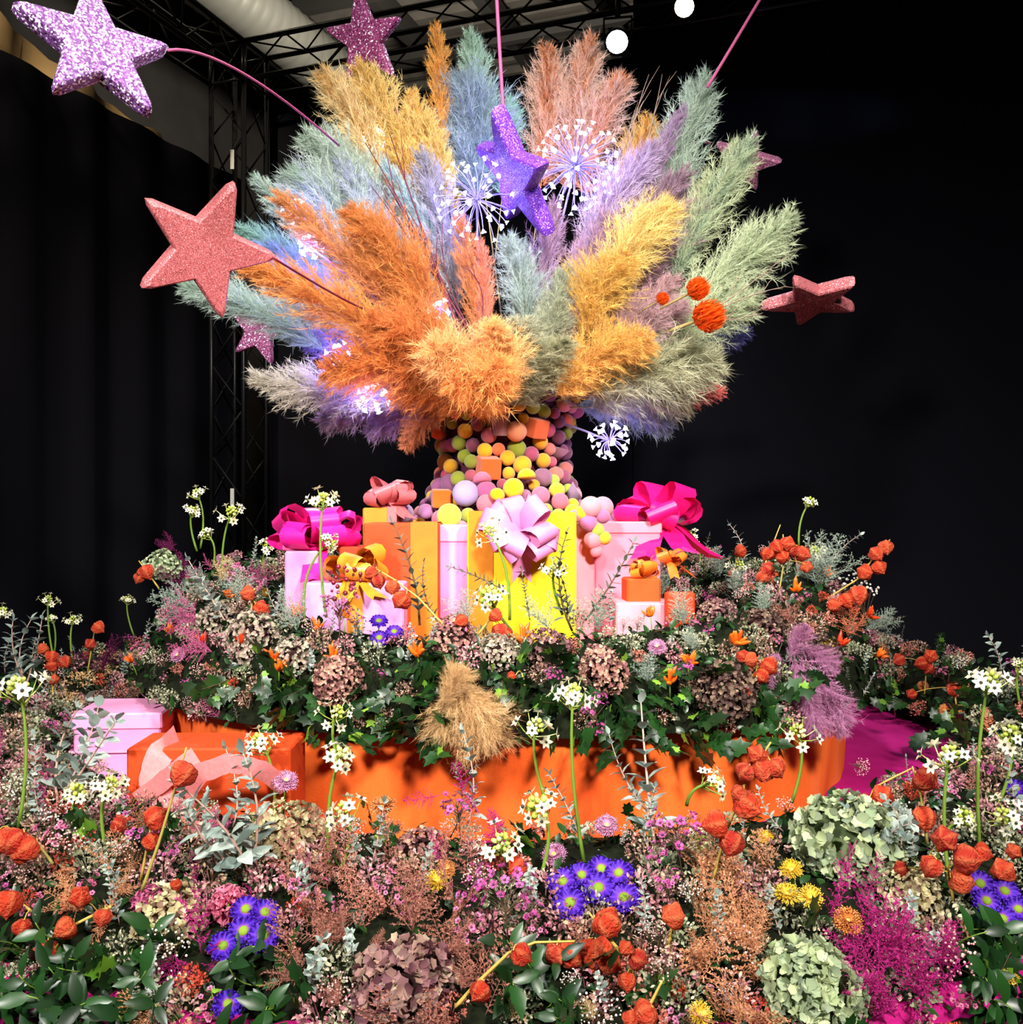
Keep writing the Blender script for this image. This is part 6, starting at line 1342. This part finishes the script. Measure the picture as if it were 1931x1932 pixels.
for (sp, f, t, b, L0, lb) in [
  (CLM[0], (1700, 1840), (1670, 1690), LOWB, .24, 'big magenta fern cloud at front right'), (CLM[1], (1660, 1870), (1600, 1770), LOWB, .24, 'lower part magenta fern beside the low green hydrangea'), (CLM[0], (1740, 1890), (1720, 1770), LOWB, .24, 'magenta fern hanging over the plinth at right'), (CLM[1], (1640, 1800), (1580, 1720), LOWB, .24, 'magenta fern spreading left under the large green hydrangea'), (CLM[0], (1780, 1830), (1790, 1740), LOWB, .24, 'magenta fern right of the big cloud'), (CLM[0], (1690, 1920), (1640, 1850), LOWB, .24, 'lowest magenta fern at front right'), (CLM[1], (330, 1800), (312, 1900), LOWB, .24, 'hanging magenta fern at the bottom left'), (FERN['magenta'][0], (380, 1800), (365, 1680), LOWB, .22, 'slim magenta frond left of the rose carnation'),
  (FERN['magenta'][1], (500, 1720), (455, 1680), LOWB, .22, 'magenta frond over the left violet daisies'), (FERN['magenta'][0], (830, 1500), (760, 1520), LOWB, .22, 'magenta frond pointing left across the drum'), (FERN['magenta'][1], (890, 1540), (870, 1440), LOWB, .22, 'magenta frond upright before the drum'), (CLM[1], (950, 1600), (925, 1530), LOWB, .24, 'dark magenta fern behind the front star flowers'), (FERN['magenta'][0], (830, 1640), (822, 1560), LOWB, .22, 'magenta frond beside the dusty hydrangea'),
  (CLP[0], (330, 1040), (285, 1025), UPB, .24, 'dark plum fern jutting left from the upper ring'), (CLP[0], (190, 1270), (170, 1195), LOWB, .24, 'dark plum fern on the left bed'), (CLI[0], (1500, 1230), (1540, 1350), UPB, .24, 'lilac fern cloud hanging over the right end of the drum'), (CLI[0], (1460, 1260), (1440, 1300), UPB, .24, 'smaller lilac fern left of the hanging one'), (FERN['lilac'][0], (1490, 1260), (1500, 1190), UPB, .22, 'lilac frond standing up from the hanging cloud'), (FERN['lilac'][1], (1545, 1300), (1580, 1390), UPB, .22, 'lowest lilac frond at the right end of the drum'),
  (CLK[0], (400, 1600), (395, 1530), LOWB, .24, 'pink fern in front of the orange box'), (CLK[0], (350, 1100), (385, 1080), UPB, .24, 'pink fern in the left upper ring'), (CLO[0], (1600, 1200), (1615, 1145), UPB, .24, 'coral fern at the right end of the upper ring'),
  (CLD[0], (780, 1760), (740, 1640), LOWB, .24, 'large dusty rose fern in the front, left of centre'), (CLD[1], (640, 1780), (600, 1700), LOWB, .24, 'dusty rose fern right of the left violet daisies'), (CLD[0], (830, 1800), (890, 1740), LOWB, .24, 'dusty rose fern left of the big waxflower'), (CLD[1], (700, 1800), (720, 1760), LOWB, .24, 'dusty rose fern above the burgundy hydrangea'), (CLD[1], (560, 1850), (520, 1800), LOWB, .24, 'dusty rose fern under the left violet daisies'), (CLD[0], (640, 1900), (610, 1860), LOWB, .24, 'dusty rose fern at the bottom edge, left'), (CLD[0], (870, 1870), (890, 1810), LOWB, .24, 'dusty rose fern right of the burgundy hydrangea'),
  (CLE[0], (1380, 1780), (1350, 1670), LOWB, .24, 'peach fern cloud right of the pink dots'), (CLE[0], (1420, 1800), (1440, 1720), LOWB, .24, 'peach fern cloud left of the yellow chrysanthemums'), (CLE[0], (1330, 1820), (1310, 1760), LOWB, .24, 'peach fern low beside the lantern pair'), (FERN['peach'][0], (1420, 1800), (1445, 1880), LOWB, .22, 'flat peach frond beside the low green hydrangea'), (CLE[0], (150, 1720), (110, 1650), LOWB, .24, 'peach fern above the left lanterns'), (CLE[0], (220, 1690), (240, 1640), LOWB, .24, 'peach fern left of the plum carnation'), (FERN['peach'][1], (200, 1720), (170, 1800), LOWB, .22, 'peach frond hanging over the glossy leaves'),
  (CLC[0], (960, 1920), (980, 1880), LOWB, .24, 'cream fern curling at the bottom centre'), (CLC[0], (1120, 1925), (1100, 1885), LOWB, .24, 'cream fern at the bottom edge under the lantern clump'), (FERN['peach'][0], (1830, 1780), (1820, 1730), LOWB, .22, 'tan frond low at the right above the plinth rim')]:
    sprig(sp, 'fern_frond', 'fern', FG, f, t, b, L0, label=lb, lift=.07)
for (sp, f, t, lb) in [(CLG[0], (1250, 1130), (1240, 1060), 'feathery silver foliage right of the orange ruffled cube'), (CLG[1], (1290, 1180), (1275, 1110), 'feathery silver foliage below the right star flower'), (CLG[0], (1225, 1290), (1215, 1235), 'feathery silver clump above the ivy at right'), (CLG[1], (1310, 1230), (1300, 1180), 'feathery silver clump left of the right peppers'), (CLG[0], (1390, 1130), (1385, 1060), 'feathery silver foliage under the small lanterns'),
  (CLG[1], (1440, 1160), (1440, 1100), 'feathery silver foliage under the straw twig'), (CLG[0], (1540, 1110), (1590, 1010), 'feathery silver foliage at the upper right against the dark'), (CLG[1], (1500, 1090), (1545, 1050), 'feathery silver foliage right of the dense lanterns'), (CLG[0], (1630, 1190), (1690, 1150), 'feathery silver foliage at the right end'), (CLG[1], (1360, 1090), (1350, 1030), 'feathery silver foliage behind the right star flower'),
  (CLG[0], (1130, 1190), (1125, 1110), 'feathery silver foliage before the salmon box'), (CLG[1], (1040, 1190), (1010, 1120), 'feathery silver foliage before the yellow box'), (CLG[0], (880, 1180), (870, 1110), 'feathery silver foliage before the amber band'), (CLG[1], (560, 1190), (545, 1110), 'feathery silver foliage before the pale pink box'), (CLG[0], (460, 1140), (450, 1070), 'feathery silver foliage in the left upper ring'), (CLG[1], (390, 1130), (340, 1080), 'feathery silver foliage at the left end'),
  (CLK[0], (380, 1180), (300, 1150), 'pink fern at the left end of the upper ring'), (CLK[0], (400, 1230), (320, 1210), 'pink fern beside the lower pink aster'), (CLP[0], (360, 1110), (285, 1075), 'plum fern under the small green hydrangea'), (CLG[0], (370, 1150), (280, 1130), 'feathery silver foliage under the left lantern'), (CLO[0], (1560, 1150), (1620, 1130), 'coral fern behind the low lanterns'), (CLD[0], (1500, 1180), (1480, 1120), 'dusty rose fern in the right upper ring'), (CLK[0], (480, 1110), (500, 1060), 'pink fern before the magenta bow'), (CLC[0], (420, 1100), (430, 1050), 'cream fern at the top of the left ring')]:
    sprig(sp, 'fern_frond', 'fern', FG, f, t, UPB, .24, label=lb, lift=.05)
# hanging tan amaranth
def soft_spec(seed, mat, slim):           # soft hanging plume on a thin stem, .24 m long
    me = plume_me(seed, .9, .06, 1.3, slim); me.name = 'plume'; me.materials[0] = mat; me.transform(Matrix.Diagonal((.24, .24, .24, 1)))
    return [('plume', me, I4, 'stuff', []), ('stem', stem_me([(0, 0, -.05), (0, 0, .1)], .002, .001, M_STB), I4, None, [])]
TPL = soft_spec(400, M_TAN, 1.9); LPL = soft_spec(401, M_FI, 1.3)
for (f, t, lb) in (((1490, 1240), (1525, 1180), 'lilac plume standing up at the right end of the upper ring'), ((1470, 1230), (1440, 1310), 'lilac plume hanging left over the ivy'), ((1500, 1250), (1520, 1340), 'lilac plume hanging in the middle of the lilac ones'), ((1530, 1270), (1590, 1390), 'longest lilac plume hanging past the drum end'), ((1520, 1300), (1545, 1395), 'lilac plume hanging beside the longest one'), ((1510, 1220), (1580, 1270), 'lilac plume spreading right')):
    sprig(LPL, 'lilac_plume', 'dried plume', 'hanging lilac plumes', f, t, UPB, .24, label=lb, lift=.10)
for (f, t, lb) in (((850, 1268), (905, 1425), 'shaggy tan plume hanging over the drum at the centre'), ((870, 1275), (850, 1400), 'second tan plume hanging over the drum'), ((840, 1330), (880, 1262), 'short tan plume at the top of the hanging ones'), ((870, 1300), (945, 1390), 'tan plume spreading right above the drum')):
    sprig(TPL, 'tan_plume', 'dried plume', 'hanging tan plumes', f, t, UPB, .24, label=lb, lift=.17)
KEEP.append((890, 1345, 62, 2.8)); KEEP.append((1530, 1310, 70, 2.8))
for (x, y, s, lb) in ((150, 1282, 1.1, 'large tan yarrow head on the left bed'), (195, 1262, 1.1, 'yellowish tan yarrow head on the left bed'), (208, 1236, .9, 'upper tan yarrow head on the left bed'), (262, 1300, .7, 'small tan yarrow head behind the pink box'), (120, 1320, 1.1, 'low olive tan yarrow head left of the pink box')):
    head(YAR[int(x) % 2], 'yarrow_head', 'yarrow', 'tan yarrow heads', x, y, LOWB, .04, s * 1.15, .9, .3, label=lb, keep=26)
WG = 'waxflower sprigs'
for (sp, f, t, b, lb) in [
  (WAX[1], (960, 1790), (945, 1650), LOWB, 'big bright pink waxflower in the front centre'), (WAX[0], (1000, 1760), (1000, 1690), LOWB, 'right part pink waxflower under the star flowers'), (WAX[1], (920, 1740), (890, 1655), LOWB, 'left part pink waxflower under the star flowers'), (WAX[1], (1290, 1670), (1272, 1545), LOWB, 'tall pink waxflower before the drum at right'), (WAX[0], (1245, 1650), (1240, 1590), LOWB, 'pink waxflower behind the front violet daisies'), (WAX[0], (1260, 1710), (1262, 1640), LOWB, 'low pink waxflower right of the violet daisies'),
  (WAX[0], (870, 1600), (860, 1495), LOWB, 'thin tall waxflower before the drum'), (WAXL[0], (590, 1760), (580, 1670), LOWB, 'rose waxflower above the dusty fern'), (WAXL[1], (560, 1710), (545, 1640), LOWB, 'rose waxflower below the speckled hydrangea'), (WAXL[0], (630, 1740), (640, 1700), LOWB, 'rose waxflower right of the dusty fern'), (WAXL[0], (640, 1220), (640, 1120), UPB, 'rose waxflower before the lilac box'), (WAXL[1], (670, 1210), (675, 1150), UPB, 'rose waxflower left of the violet box daisies'),
  (WAX[0], (720, 1300), (712, 1260), UPB, 'pink waxflower on the ivy left of centre'), (WAX[1], (1130, 1380), (1120, 1320), UPB, 'pink waxflower hanging before the drum right of centre'), (WAX[0], (1345, 1150), (1335, 1110), UPB, 'bright pink waxflower under the right star flower'), (WAX[0], (1290, 1300), (1290, 1240), UPB, 'pink waxflower left of the very dark hydrangea'), (WAXL[0], (460, 1130), (440, 1060), UPB, 'rose waxflower among the left upper flowers'), (WAXL[1], (500, 1140), (480, 1075), UPB, 'second rose waxflower among the left upper flowers'),
  (WAX[0], (1870, 1480), (1850, 1430), LOWB, 'pink waxflower on the far right'), (WAXL[0], (1925, 1480), (1910, 1440), LOWB, 'rose waxflower at the right picture edge'), (WAXL[1], (280, 1260), (262, 1200), UPB, 'rose waxflower at the left end of the upper ring')]:
    sprig(sp, 'waxflower_sprig', 'waxflower', WG, f, t, b, .155, label=lb, lift=.06)
GG = 'tiny dotted flower sprays'
for (sp, f, t, b, lb) in [(GYPP[0], (1240, 1870), (1245, 1790), LOWB, 'pink dotted spray right of the lantern clump'), (GYP[0], (1080, 1880), (1075, 1830), LOWB, 'white dotted spray below the red lanterns'), (GYPP[1], (1230, 1800), (1235, 1740), LOWB, 'pink dotted spray below the violet daisies'), (GYP[1], (1310, 1720), (1305, 1660), LOWB, 'white dotted spray by the tall waxflower'), (GYP[0], (1370, 1900), (1375, 1860), LOWB, 'white dotted spray low beside the peach frond'),
  (GYPP[0], (130, 1640), (125, 1560), LOWB, 'pink dotted spray by the left lanterns'), (GYPP[1], (30, 1680), (40, 1620), LOWB, 'pink dotted spray at the left edge'), (GYP[1], (30, 1540), (20, 1460), LOWB, 'pale dotted spray by the longest left stem'), (GYPP[0], (230, 1640), (240, 1580), LOWB, 'pink dotted spray below the pink box'), (GYPP[1], (60, 1850), (65, 1820), LOWB, 'pale dotted spray above the plinth at bottom left'), (BER[0], (690, 1120), (735, 1070), UPB, 'wine berry twig before the amber bow'), (BER[0], (640, 1190), (650, 1080), UPB, 'second wine berry twig before the amber bow'),
  (GYPP[0], (600, 1110), (520, 1110), UPB, 'pink dotted spray on the left upper ring'), (GYPP[1], (1600, 1440), (1640, 1450), LOWB, 'fine pink spray over the magenta plinth at right'), (GYP[0], (1640, 1180), (1600, 1080), UPB, 'pale dotted spray by the right lanterns')]:
    sprig(sp, 'dotted_spray', 'flower spray', GG, f, t, b, .155, label=lb, lift=.06)
# glossy and lime leaves low in front
LG = 'broad glossy leaf sprigs'
for (sp, f, t, b, lb) in [(RUS[0], (60, 1830), (110, 1880), LOWB, 'glossy dark leaf sprig at the bottom left, left one'), (RUS[1], (150, 1800), (190, 1880), LOWB, 'glossy dark leaf sprig at the bottom left, middle one'), (RUS[0], (210, 1800), (250, 1900), LOWB, 'glossy dark leaf sprig at the bottom left, right one'), (RUS[1], (20, 1770), (15, 1840), LOWB, 'glossy dark leaf sprig at the left edge'), (RUS[0], (110, 1780), (80, 1850), LOWB, 'glossy dark leaf sprig under the left lanterns'), (RUS[1], (250, 1790), (230, 1850), LOWB, 'glossy dark leaf sprig left of the hanging magenta fern'),
  (RUSL[0], (400, 1860), (430, 1925), LOWB, 'lime leaf sprig at the bottom left'), (RUSL[0], (520, 1880), (500, 1930), LOWB, 'lime leaf sprig right of the single violet daisy'), (RUS[0], (1000, 1840), (1010, 1900), LOWB, 'dark leaf sprig at the bottom centre'), (RUS[1], (950, 1860), (960, 1910), LOWB, 'dark leaf sprig left of the bottom lanterns'), (RUSL[0], (1040, 1890), (1050, 1925), LOWB, 'lime leaf sprig at the bottom centre edge'), (RUS[1], (1830, 1790), (1850, 1820), LOWB, 'dark leaf sprig over the plinth rim at right'), (RUS[0], (1880, 1790), (1890, 1840), LOWB, 'dark leaf sprig at the bottom right edge'), (RUS[0], (1330, 1870), (1350, 1930), LOWB, 'dark leaf sprig beside the peach fern')]:
    sprig(sp, 'leafy_sprig', 'foliage', LG, f, t, b, .17, label=lb, lift=.06)

def join_spec(spec, kinds):
    mb = {}; out = []; mats = {}
    for (nm, me, m, kd, ch) in spec:
        if nm not in kinds: out.append((nm, me, m, kd, ch)); continue
        b = mb.setdefault(nm, MB()); ml = mats.setdefault(nm, [])
        idx = []
        for q in me.materials:
            if q not in ml: ml.append(q)
            idx.append(ml.index(q))
        rv = R.random(); vs = [m @ v.co for v in me.vertices]; k = b.n
        b.V += [tuple(v) for v in vs]; b.n += len(vs); b.r += [rv] * len(vs); b.t += [0.0] * len(vs)
        for p in me.polygons: b.Fc.append(tuple(i + k for i in p.vertices)); b.mi.append(idx[p.material_index])
    for nm in mb: out.append((kinds[nm], mb[nm].mesh(kinds[nm], mats[nm]), I4, 'stuff', []))
    return out
EUCJ = [join_spec(q, {'leaf': 'leaves'}) for q in EUC]; EUCTJ = [join_spec(q, {'leaf': 'leaves'}) for q in EUCT]; IVYJ = [join_spec(q, {'leaf': 'leaves'}) for q in IVY]
WAXJ = [join_spec(q, {'blossom': 'blossoms'}) for q in WAX]; WAXLJ = [join_spec(q, {'blossom': 'blossoms'}) for q in WAXL]
FAR = 2.55
# ------------------------------------------------------------------ filler growing between the chosen flowers
PZ = {'green': 'dried grey green flower head', 'pink': 'dried dusty pink flower head', 'brown': 'dried brown speckled flower head', 'red': 'dried brick red flower head', 'coral': 'dried coral flower head'}
def fillers(bed, n, seed, spacing, zone, keepk=1.0, maxdepth=5.4):
    g = random.Random(seed); idx = np.nonzero(bed['face'] & (bed['px'] > -60) & (bed['px'] < 1990) & (bed['py'] < 1990) & (bed['V'][:, 1] < maxdepth))[0]
    order = np.random.default_rng(seed).permutation(idx); acc = []; cnt = 0
    for i in order:
        px, py = bed['px'][i], bed['py'][i]; p = Vector(bed['V'][i]); sp = spacing / p.y
        if any((px - a) ** 2 + (py - b) ** 2 < sp * sp for a, b in acc): continue
        if any((px - a) ** 2 + (py - b) ** 2 < (r * keepk) ** 2 for a, b, r, d in KEEP): continue
        acc.append((px, py)); nn = Vector(bed['N'][i]); zone(g, px, py, p, nn); cnt += 1
        if cnt >= n: break
    return cnt
def drop(spec, name, cat, group, p, z, s, desc): place(spec, name, cat, group, frame(p, z, R.uniform(0, 6.28), s), desc)
SN = {'green': 'grey_green_flower_head', 'pink': 'dusty_pink_flower_head', 'brown': 'brown_flower_head', 'red': 'brick_red_flower_head', 'coral': 'coral_flower_head'}
def put_statice(g, k, p, nn, s): drop(g.choice(STA[k]), SN[k], 'dried flower', 'dried ' + SN[k].replace('_', ' ') + 's', p + nn * .03, nn + Vector((0, -.3, .4)), s, PZ[k])
def put_euc(g, p, nn, s, thin=False): drop(g.choice((EUCTJ if thin else EUCJ)), 'leaf_sprig', 'foliage', EG, p, nn * .7 + Vector((g.uniform(-.5, .5), g.uniform(-.5, .1), .8)), s, 'small dark leaf sprig' if thin else 'grey green leaf sprig')
def put_fern(g, k, p, nn, s): drop(g.choice(FERN[k]), 'fern_frond', 'fern', FG, p, nn * .9 + Vector((g.uniform(-.7, .7), g.uniform(-.5, .2), .5)), s, {'dusty': 'dusty rose fern frond', 'peach': 'peach fern frond', 'magenta': 'magenta fern frond', 'plum': 'dark plum fern frond', 'lilac': 'lilac fern frond', 'coral': 'coral fern frond', 'pink': 'pink fern frond', 'cream': 'cream fern frond'}[k])
def put_wax(g, p, nn, s, light): drop(g.choice((WAXL if light else WAX) if p.y < FAR else (WAXLJ if light else WAXJ)), 'waxflower_sprig', 'waxflower', WG, p, nn + Vector((g.uniform(-.4, .4), -.2, .6)), s, 'rose waxflower sprig' if light else 'bright pink waxflower sprig')
def put_gyp(g, p, nn, s, pk): drop(g.choice(GYPP if pk else GYP), 'dotted_spray', 'flower spray', GG, p, nn + Vector((g.uniform(-.3, .3), -.3, .6)), s, 'pink dotted flower spray' if pk else 'white dotted flower spray')
def put_ivy(g, p, nn, s): drop(g.choice(IVY if p.y < FAR else IVYJ), 'ivy_trail', 'ivy', 'ivy trails', p + nn * .02, nn * .7 + Vector((g.uniform(-.6, .6), -.2, g.uniform(-.6, .3))), s, 'dark green ivy trail')
def put_pep(g, p, nn, s): drop(g.choice(PEP + PEPR), 'pepper_cluster', 'peppers', PG, p + nn * .05, nn + Vector((0, -.3, .6)), s, 'small orange pepper cluster')
def pick(g, tab):
    t = g.random() * sum(w for w, _ in tab)
    for w, f in tab:
        t -= w
        if t <= 0: return f()
    return tab[-1][1]()
def zone_low(g, px, py, p, nn):
    side = px < 330 and py < 1420 or px > 1640 and py < 1460
    top = p.y < 3.2 and math.hypot(p.x, p.y - CYD) < 2.12
    sc = g.uniform(.85, 1.2)
    if top: sc *= .6
    if px < 300 and py > 1770 or (420 < px < 560 and py > 1800) or (930 < px < 1100 and py > 1800) or (px > 1790 and py > 1760):
        pick(g, [(.5, lambda: put_ivy(g, p, nn, sc * .8)), (5, lambda: drop(g.choice(RUS), 'leafy_sprig', 'foliage', LG, p, nn + Vector((g.uniform(-.6, .6), -.4, -.1)), g.uniform(.6, .85), 'glossy dark leaf sprig')), (.6, lambda: put_statice(g, 'green', p, nn, .8))]); return
    if px > 1640 and 1300 < py < 1440 and px < 1850: pick(g, [(4, lambda: put_ivy(g, p, nn, .9)), (1, lambda: put_euc(g, p, nn, .5, True)), (1, lambda: put_statice(g, 'coral', p, nn, .8))]); return
    if top: pick(g, [(3, lambda: put_statice(g, 'green', p, nn, sc)), (2, lambda: put_statice(g, 'pink', p, nn, sc)), (2, lambda: put_statice(g, 'brown', p, nn, sc)), (1, lambda: put_ivy(g, p, nn, .5)), (1, lambda: put_gyp(g, p, nn, .45, True)), (1, lambda: put_euc(g, p, nn, .35))]); return
    t = [(3.0, lambda: put_statice(g, 'green', p, nn, sc)), (2.0, lambda: put_statice(g, 'pink', p, nn, sc)), (2.2, lambda: put_statice(g, 'brown', p, nn, sc)), (.8, lambda: put_statice(g, 'coral', p, nn, sc * .8)), (.8, lambda: put_statice(g, 'red', p, nn, sc * .6)),
         (2.2, lambda: put_euc(g, p, nn, .55 * sc)), (.8, lambda: put_gyp(g, p, nn, .7 * sc, g.random() < .6)), (1.6, lambda: put_wax(g, p, nn, .62 * sc, g.random() < .6)), (.5, lambda: put_ivy(g, p, nn, .7))]
    if 520 < px < 930 and not side: t.append((9, lambda: put_fern(g, 'dusty', p, nn, .75 * sc)))
    elif 1290 < px < 1500 and not side: t.append((9, lambda: put_fern(g, 'peach', p, nn, .75 * sc)))
    elif px < 330 and py > 1560: t.append((4, lambda: put_fern(g, 'peach', p, nn, .55 * sc)))
    elif 1560 < px < 1800 and py > 1680: t.append((7, lambda: put_fern(g, 'magenta', p, nn, .6 * sc)))
    elif side: t += [(1.5, lambda: put_euc(g, p, nn, .5 * sc, True)), (1, lambda: put_fern(g, 'plum' if px < 900 else 'coral', p, nn, .5))]
    else: t += [(1.2, lambda: put_fern(g, g.choice(('dusty', 'magenta', 'pink')), p, nn, .5 * sc))]
    pick(g, t)
def zone_up(g, px, py, p, nn):
    edge = p.z < ZD + .16 and (px < 560 or px > 1480)
    sc = g.uniform(.72, 1.0) * (.8 if edge else 1.0)
    if edge: nn = (nn * .5 + Vector((0, 0, .8))).normalized()
    f = max(0, -math.sin(math.atan2(p.y - CYD, p.x)))
    low = py > (1258 if 590 < px < 1330 else 1292)
    if low and 470 < px < 1460: pick(g, [(7, lambda: put_ivy(g, p, nn, g.uniform(.7, 1.0))), (1, lambda: put_statice(g, 'brown', p, nn, .7)), (.5, lambda: put_wax(g, p, nn, .5, False))]); return
    t = [(3.2, lambda: put_statice(g, 'green', p, nn, sc)), (2.2, lambda: put_statice(g, 'pink', p, nn, sc)), (2.4, lambda: put_statice(g, 'brown', p, nn, sc)), (.8, lambda: put_statice(g, 'coral', p, nn, sc * .7)), (.6, lambda: put_statice(g, 'red', p, nn, sc * .55)), (3.0, lambda: put_euc(g, p, nn, .50 * sc)), (1.0, lambda: put_euc(g, p, nn, .42 * sc, True)),
         (1.2, lambda: put_gyp(g, p, nn, .6 * sc, True)), (1.2, lambda: put_wax(g, p, nn, .5 * sc, g.random() < .7)), (.7, lambda: put_pep(g, p, nn, .8))]
    if px < 430: t += [(1.6, lambda: put_fern(g, 'pink', p, nn, .45)), (.8, lambda: put_fern(g, 'plum', p, nn, .45))]
    if px > 1500: t += [(1.5, lambda: put_fern(g, 'coral', p, nn, .45))]
    pick(g, t)
nl = fillers(LOWB, 1400, 21, 72, zone_low, 1.0); nu = fillers(UPB, 1200, 22, 84, zone_up, .95)
# leafy tips rising in front of the gift boxes
g2 = random.Random(31)
for k in range(64):
    px = g2.uniform(1090, 1420) if k % 2 else g2.uniform(520, 720) if k % 4 == 0 else g2.uniform(720, 1100)
    th = math.atan2(-1, (px - 965.5) / 1050.0); p = up_sec(th, g2.uniform(.25, .6)); nn = Vector((0, -.2, 1)); q = PX(p)
    if any((q[0] - a) ** 2 + (q[1] - b) ** 2 < (r * 1.5) ** 2 for a, b, r, d in KEEP): continue
    if 720 < px < 1060 and k % 3: put_statice(g2, 'brown', p, nn, .6)
    else: pick(g2, [(3, lambda: put_euc(g2, p, nn, g2.uniform(.35, .6))), (2, lambda: put_euc(g2, p, nn, g2.uniform(.4, .65), True)), (2, lambda: put_statice(g2, 'green', p + Vector((0, 0, .04)), nn, .9)), (2, lambda: put_gyp(g2, p, nn, .7, True)), (1.5, lambda: put_wax(g2, p, nn, .6, True))])
# ivy skirt along the drum rim
g_ = random.Random(9)
for k in range(46):
    th = -math.pi * (0.13 + 0.74 * (k + g_.uniform(.1, .9)) / 46); x, y = drum_pt(th, 1.035); p = Vector((x, y, ZD + g_.uniform(.02, .12))); px, py = PX(p)
    if px < 395 or 1530 < px: continue
    place(g_.choice(IVY), 'ivy_trail', 'ivy', 'ivy trails', frame(p, Vector((math.cos(th) * .5 + g_.uniform(-.5, .5), math.sin(th) * .5, g_.uniform(-.7, .1))), g_.uniform(-.5, .5), g_.uniform(.55, .85), up=(0, 1, 0)), 'ivy trail at the drum rim')

# ------------------------------------------------------------------ labels of the filler: each named from the nearest landmark
MARKS = [(1590, 1592, 'the large green hydrangea'), (1527, 1868, 'the low green hydrangea'), (1125, 1675, 'the front violet daisies'), (470, 1745, 'the left violet daisies'), (1885, 1700, 'the right violet daisies'), (430, 1895, 'the single violet daisy'), (318, 1738, 'the cream hydrangea'), (545, 1590, 'the speckled hydrangea'),
  (762, 1862, 'the big burgundy hydrangea'), (284, 1706, 'the plum carnation'), (430, 1708, 'the rose carnation'), (1670, 1770, 'the magenta fern cloud'), (400, 1450, 'the orange box'), (215, 1420, 'the pink paper box'), (945, 1700, 'the big pink waxflower'), (1148, 1744, 'the big round lantern'), (1130, 1805, 'the red lantern clump'), (170, 1270, 'the tan yarrow'), (1790, 1345, 'the orange chrysanthemums'),
  (636, 1284, 'the left dusky globe'), (1141, 1262, 'the right dusky globe'), (1370, 1305, 'the very dark hydrangea'), (728, 1182, 'the violet box daisies'), (343, 1210, 'the pale pink asters'), (1240, 1221, 'the right pink aster'), (1510, 1270, 'the lilac fern'), (885, 1340, 'the hanging tan plume'), (986, 1216, 'the bright orange peppers'), (1485, 1040, 'the dense lantern bunch'), (1655, 1050, 'the outer lantern branch'),
  (310, 1070, 'the small green hydrangea'), (480, 1205, 'the ash pink hydrangea'), (1400, 1520, 'the tall lantern branch'), (30, 1595, 'the left edge lanterns'), (86, 1802, 'the bottom left lanterns'), (36, 1300, 'the largest star flower'), (1866, 1290, 'the tallest right star flower'), (640, 1440, 'the drum star flowers'), (1820, 1625, 'the five lantern bunch'), (1722, 1690, 'the small cream hydrangea'), (790, 1608, 'the dusty pink hydrangea'), (1350, 1720, 'the peach fern cloud'), (985, 1803, 'the long straw branch'), (1210, 1915, 'the bottom edge lantern'), (1600, 1140, 'the three low lanterns'), (610, 945, 'the bow side star flower'), (1085, 1150, 'the yellow box'), (1215, 1110, 'the orange ruffled cube'), (1020, 1525, 'the full star flower'), (1272, 1590, 'the tall waxflower'), (1745, 1245, 'the red lanterns')]
def rel(dx, dy):
    r = math.hypot(dx, dy)
    if r < 22: return 'touching'
    a = math.degrees(math.atan2(-dy, dx)) % 360
    return ['right of', 'upper right of', 'above', 'upper left of', 'left of', 'lower left of', 'below', 'lower right of'][int((a + 22.5) // 45) % 8]
byl = {}
for (o, px, py, desc, mark) in FLORA:
    m = min(MARKS, key=lambda q: (q[0] - px) ** 2 + (q[1] - py) ** 2); lb = '%s %s %s' % (desc, rel(px - m[0], py - m[1]), m[2]); byl.setdefault(lb, []).append((math.hypot(px - m[0], py - m[1]), o))
ORD = ['nearest', 'second nearest', 'third nearest', 'fourth nearest', 'fifth nearest', 'sixth nearest', 'seventh nearest', 'eighth nearest', 'ninth nearest', 'tenth nearest']
for lb, l in byl.items():
    l.sort(key=lambda q: q[0])
    for i, (d, o) in enumerate(l): o['label'] = lb if len(l) == 1 else lb + ', ' + ORD[min(i, 9)]
print('fillers', nl, nu, 'objects', len(bpy.data.objects), 'tris', sum(len(m.polygons) for m in bpy.data.meshes))
